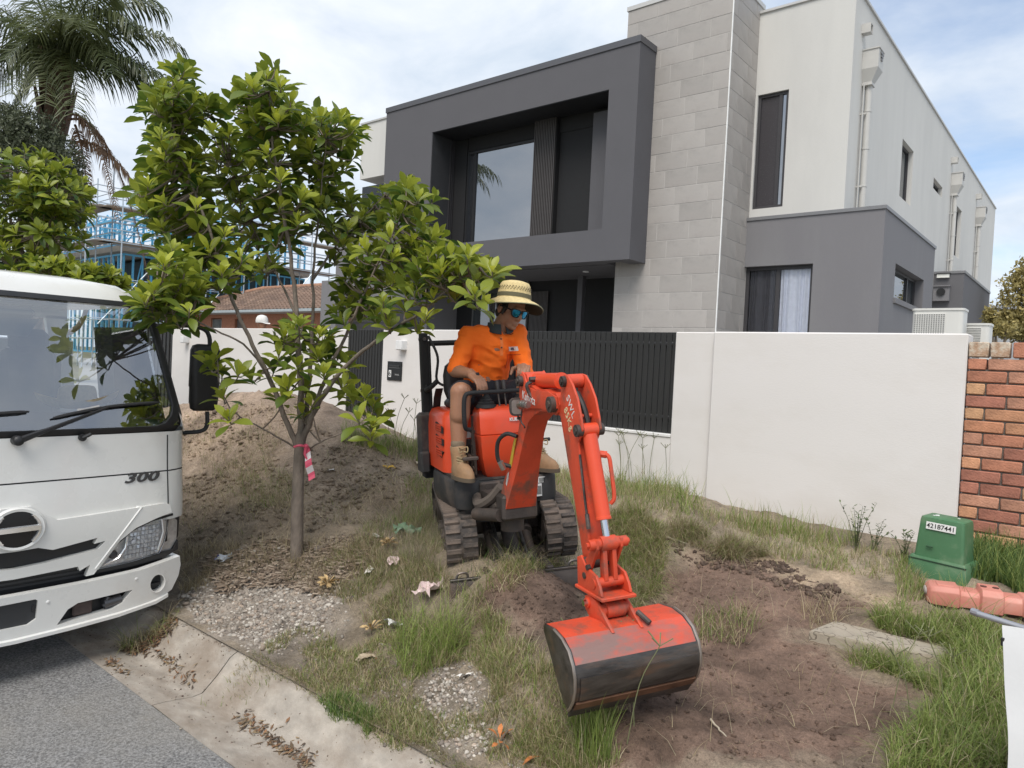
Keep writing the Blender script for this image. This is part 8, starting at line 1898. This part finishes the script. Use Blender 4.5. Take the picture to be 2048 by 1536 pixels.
crumple('cardboard_scrap', 'pale cardboard scrap at the right end of the spoil heap beside the excavator', 'litter', 838, 930, .12, .06, mat('cardboard', (.48, .40, .28), .85), 11, .03)
crumple('paper_scrap', 'white torn paper strip on the verge grass above the kerb', 'litter', 930, 1358, .07, .03, M_PAPER, 12)
crumple('pale_leaf', 'long pale dry leaf lying on the grass left of the tall tuft', 'leaf', 735, 1312, .10, .03, mat('dry_leaf_pale', (.42, .34, .24), .8), 13)
M_DLEAF = mat('dry_leaf', (.44, .31, .15), .75, .2, 9, obj_rand=.2); M_OLEAF = mat('orange_leaf', (.48, .17, .05), .7, .2, 9, obj_rand=.15)
lv, lf_ = leaf_geo(1, .42, .9, .35, 3)
LFM = {m.name: np_mesh('leaf', lv, lf_, m, True) for m in (M_DLEAF, M_OLEAF)}
def dead_bunch(label, px, py, n, L, seed, mname='dry_leaf'):
    r_ = random.Random(seed); t = thing('dead_leaf_bunch', label, 'dead leaves', on(px, py, .01))
    for i in range(n):
        a = i*2.4+r_.uniform(-.3, .3); e = r_.uniform(.1, 1.1); l = L*r_.uniform(.7, 1.15); link('leaf', LFM[mname], t, loc=(.012*math.cos(a), .012*math.sin(a), .02+.02*r_.random()), rot=(r_.uniform(-.6, .6), -e, a)).scale = (l, l, l)
    b = MB(); b.tube([(0, 0, .0), (.01, 0, .05), (.03, .01, .08)], .004, 5); b.build('stem', M_TWIG, t)
dead_bunch('bunch of dried tan leaves on the gravel below the tree', 655, 1178, 30, .062, 1)
dead_bunch('bunch of curled tan leaves near the end of the fallen stick', 775, 1098, 24, .055, 2)
dead_bunch('brown curled leaf cluster beside the foil tray', 742, 1270, 16, .05, 3)
dead_bunch('orange brown dead leaves on the grass in front of the bucket at the bottom edge', 1000, 1490, 7, .055, 4, 'orange_leaf')
for i, (px, py, l, mn, lb_) in enumerate(((662, 1304, .07, 'orange_leaf', 'orange fallen leaf on the green grass near the kerb'), (640, 1306, .05, 'dry_leaf', 'small tan fallen leaf just left of the orange leaf'), (752, 1318, .075, 'orange_leaf', 'orange fallen leaf at the foot of the tall tuft'), (1082, 1508, .08, 'orange_leaf', 'rusty fallen leaf on the grass at the bottom edge'), (1185, 1300, .06, 'dry_leaf', 'tan fallen leaf left of the bucket'), (330, 1326, .04, 'dry_leaf', 'pale fallen leaf in the kerb gutter'))):
    o = link('fallen_leaf', LFM[mn], None, loc=on(px, py, .014), rot=(.2, .15, i*1.3)); o.scale = (l, l, l); tag(o, lb_, 'leaf')
def stick(label, px0, py0, px1, py1, r, seed, m=None, lift=.02):
    a, c = on(px0, py0, lift), on(px1, py1, lift); P = [a.lerp(c, k/6)+Vector((rng.uniform(-1, 1), rng.uniform(-1, 1), rng.uniform(0, .6)))*r*.8 for k in range(7)]; b = MB(); b.tube([p-a for p in P], [r*(1-.5*k/6) for k in range(7)], 8); o = b.build('stick', m or M_BARK, None, smooth=60, loc=a); tag(o, label, 'stick')
stick('thick grey fallen stick lying right of the young tree', 632, 1106, 745, 1074, .020, 1)
stick('thin pale twig on the mulch below the thick stick', 640, 1125, 735, 1107, .006, 2)
stick('long thin twig crossing the mulch right of the tree foot', 660, 1092, 715, 1072, .007, 3)
stick('pale root lying on the dark dirt edge below the white wall', 1330, 1078, 1378, 1092, .006, 4, mat('root_pale', (.42, .36, .27), .8))
stick('short curved root on the upper edge of the scraped dirt', 1482, 1122, 1512, 1105, .006, 5, MATS['root_pale'])
stick('bundle stalk lying on the scraped dirt below the bucket', 1420, 1450, 1450, 1482, .005, 6, MATS['root_pale'])
def debris_line(name, pts, n, seed, pal, L0=.03):   # leaf and twig drift caught along the gutter
    r_ = np.random.default_rng(seed); P = [on(*p) for p in pts]; V = []; F = []; C = []
    for i in range(n):
        k = r_.uniform(0, len(P)-1.001); a = P[int(k)].lerp(P[int(k)+1], k % 1); x, y = a.x+r_.normal(0, .035), a.y+r_.normal(0, .02); z = Hall(x, y)+r_.uniform(.002, .012); an = r_.uniform(0, 3.14); L = L0*r_.uniform(.4, 1.8); w = r_.uniform(.002, .008)
        d = np.array([math.cos(an)*L, math.sin(an)*L, r_.uniform(-.004, .008)]); s_ = np.array([-math.sin(an)*w, math.cos(an)*w, 0]); c = np.array([x, y, z]); o = len(V); V += [c-d, c+s_, c+d, c-s_]; F.append((o, o+1, o+2, o+3)); C += [pal[r_.integers(len(pal))]*r_.uniform(.7, 1.3)]*4
    link(name, np_mesh(name, np.array(V), np.array(F), M_STONE, False, {'col': np.array(C)}), kind='stuff')
DB_ = np.array([[.17, .12, .075], [.25, .185, .11], [.10, .07, .05], [.24, .13, .07]])
debris_line('gutter_litter', [(255, 1300), (300, 1285), (345, 1245)], 420, 1, DB_, .028)
debris_line('gutter_litter', [(215, 1318), (245, 1345)], 60, 2, DB_, .015)
debris_line('gutter_litter', [(480, 1435), (530, 1470), (580, 1500), (620, 1530)], 220, 3, DB_, .018)
debris_line('gutter_litter', [(300, 1290), (340, 1325), (385, 1362)], 90, 4, DB_, .018)
# weeds with stems against the wall
def weed(label, px, py, hgt, n, seed, col0, col1, flower=False):
    r_ = random.Random(seed); g = on(px, py); t = thing('weed', label, 'weed', g); b = MB(); V = []; F = []; T = []
    for i in range(n):
        a = r_.uniform(0, 6.28); sp = r_.uniform(.05, .45); tip = Vector((math.cos(a)*sp*hgt, math.sin(a)*sp*hgt, hgt*r_.uniform(.6, 1.05))); m_ = tip*.5+Vector((0, 0, hgt*.12)); P = smoothpath([(0, 0, 0), m_, tip], 5); b.tube(P, [.003-.0002*k for k in range(len(P))], 4)
        for k in range(14):
            p = P[min(len(P)-1, 2+int(k*(len(P)-2)/14))]; an = r_.uniform(0, 6.28); d = Vector((math.cos(an), math.sin(an), r_.uniform(-.1, .8))).normalized()*r_.uniform(.018, .04); s_ = d.cross(Vector((0, 0, 1))).normalized()*.006; o = len(V); V += [p, p+d*.5+s_, p+d, p+d*.5-s_]; F.append((o, o+1, o+2, o+3)); T += [r_.random()]*4
    b.build('stem', mat('weed_stem', (.10, .11, .05), .8), t)
    link('leaves', np_mesh('leaves', np.array([list(v_) for v_ in V]), np.array(F), MATS['weed_leaf'], False, {'tint': np.stack([np.array(T)]*3, 1)}), t)['kind'] = 'stuff'
leaf_mat('weed_leaf', (.04, .07, .025), (.12, .17, .06), rough=.6, trans=.25)
weed('bushy dark green weed against the white wall left of the green pillar', 1712, 1098, .34, 9, 1, 0, 0)
weed('thin reddish weed just right of the bushy dark green weed', 1748, 1100, .24, 5, 2, 0, 0)
weed('leafy weed at the left side of the green pillar', 1808, 1120, .22, 6, 3, 0, 0)
def seedheads(label, px, py, n, hgt, seed):
    r_ = random.Random(seed); g = on(px, py); t = thing('seeding_grass', label, 'grass stalks', g); m = mat('seed_stalk', (.16, .17, .08), .8)
    for i in range(n):
        x, y = r_.uniform(-.25, .25), r_.uniform(-.06, .06); h_ = hgt*r_.uniform(.6, 1.1); dx, dy = r_.uniform(-.35, .35), r_.uniform(-.25, .15); P = smoothpath([(x, y, 0), (x+dx*h_*.35, y+dy*h_*.35, h_*.6), (x+dx*h_, y+dy*h_, h_)], 4); b = MB(); b.tube(P, .0022, 4); e = P[-1]
        for k in range(4): a = k*1.57+r_.uniform(-.5, .5); b.tube([e, e+Vector((math.cos(a)*.05, math.sin(a)*.03, .03+.02*r_.random()))], [.0018, .0028], 4)
        b.build('stalk', m, t)
seedheads('tall seeding grass stalks against the white wall behind the arm', 1290, 965, 9, .48, 1)
seedheads('tall seeding grass stalks at the pier beside the roll bar', 790, 890, 6, .40, 2)
seedheads('seeding grass stalks rising in front of the bucket', 1175, 1450, 5, .42, 3)
seedheads('seeding grass stalks in the grass in front of the white sheet', 1900, 1440, 5, .30, 4)

# grass and soil creeping over the back of the kerb
n = 5200; X_ = rs.uniform(-5.2, -1.25, n); Y_ = 2.13-np.abs(rs.normal(0, .05, n))*np.clip(1.1+2.6*fbm(X_*2.1, X_*0+3, 61, 3), 0, 2.4); k_ = (fbm(X_*3.1, Y_*0, 62, 3) > -.12) & (X_ > -4.6); X_, Y_ = X_[k_], Y_[k_]; n = len(X_)
P = np.column_stack([X_, Y_, np.interp(Y_, KP[0], KP[1])]); blades('kerb_fringe', P, np.clip(rs.normal(.04, .018, n), .012, .09), np.full(n, .0034), .95, pick(GREEN*.9, n, rs, DRY*.85, .62), 131, .8, (0, -.5, 0))
n = 2600; X_ = rs.uniform(-5.6, -1.2, n); Y_ = 2.14-np.abs(rs.normal(0, .07, n)); P = np.column_stack([X_, Y_, np.interp(Y_, KP[0], KP[1])]); stones('kerb_soil', P, logsize(n, .0015, .006), np.array([[.24, .185, .135]])*rs.uniform(.6, 1.2, (n, 1)), 60, M_SOIL, .6)
# dust hanging beside the left track
dm = bpy.data.materials.new('dust'); dm.use_nodes = True; t = dm.node_tree; t.nodes.clear(); o_ = N('ShaderNodeOutputMaterial', t); pv = N('ShaderNodeVolumePrincipled', t); pv.inputs['Color'].default_value = (.72, .60, .48, 1); pv.inputs['Anisotropy'].default_value = .2
tc = N('ShaderNodeTexCoord', t); nz = N('ShaderNodeTexNoise', t); inp(nz, Scale=2.6, Detail=2.0); t.links.new(tc.outputs['Object'], nz.inputs['Vector'])
ln_ = N('ShaderNodeVectorMath', t, operation='LENGTH'); t.links.new(tc.outputs['Object'], ln_.inputs[0]); fo = N('ShaderNodeMapRange', t); inp(fo, From_Min=.25, From_Max=.95, To_Min=1.0, To_Max=0.0); t.links.new(ln_.outputs['Value'], fo.inputs['Value'])
nr = N('ShaderNodeMapRange', t); inp(nr, From_Min=.42, From_Max=.72, To_Min=0.0, To_Max=1.5); t.links.new(nz.outputs['Fac'], nr.inputs['Value'])
mu = N('ShaderNodeMath', t, operation='MULTIPLY'); t.links.new(fo.outputs[0], mu.inputs[0]); t.links.new(nr.outputs[0], mu.inputs[1]); t.links.new(mu.outputs[0], pv.inputs['Density']); t.links.new(pv.outputs[0], o_.inputs['Volume'])
dp = on(845, 1130, .12); b = MB(); b.ell((0, 0, 0), (1, 1, 1), 20, 12); dd = b.build('dust', dm, None, loc=dp, kind='stuff'); dd.scale = (.55, .40, .34)
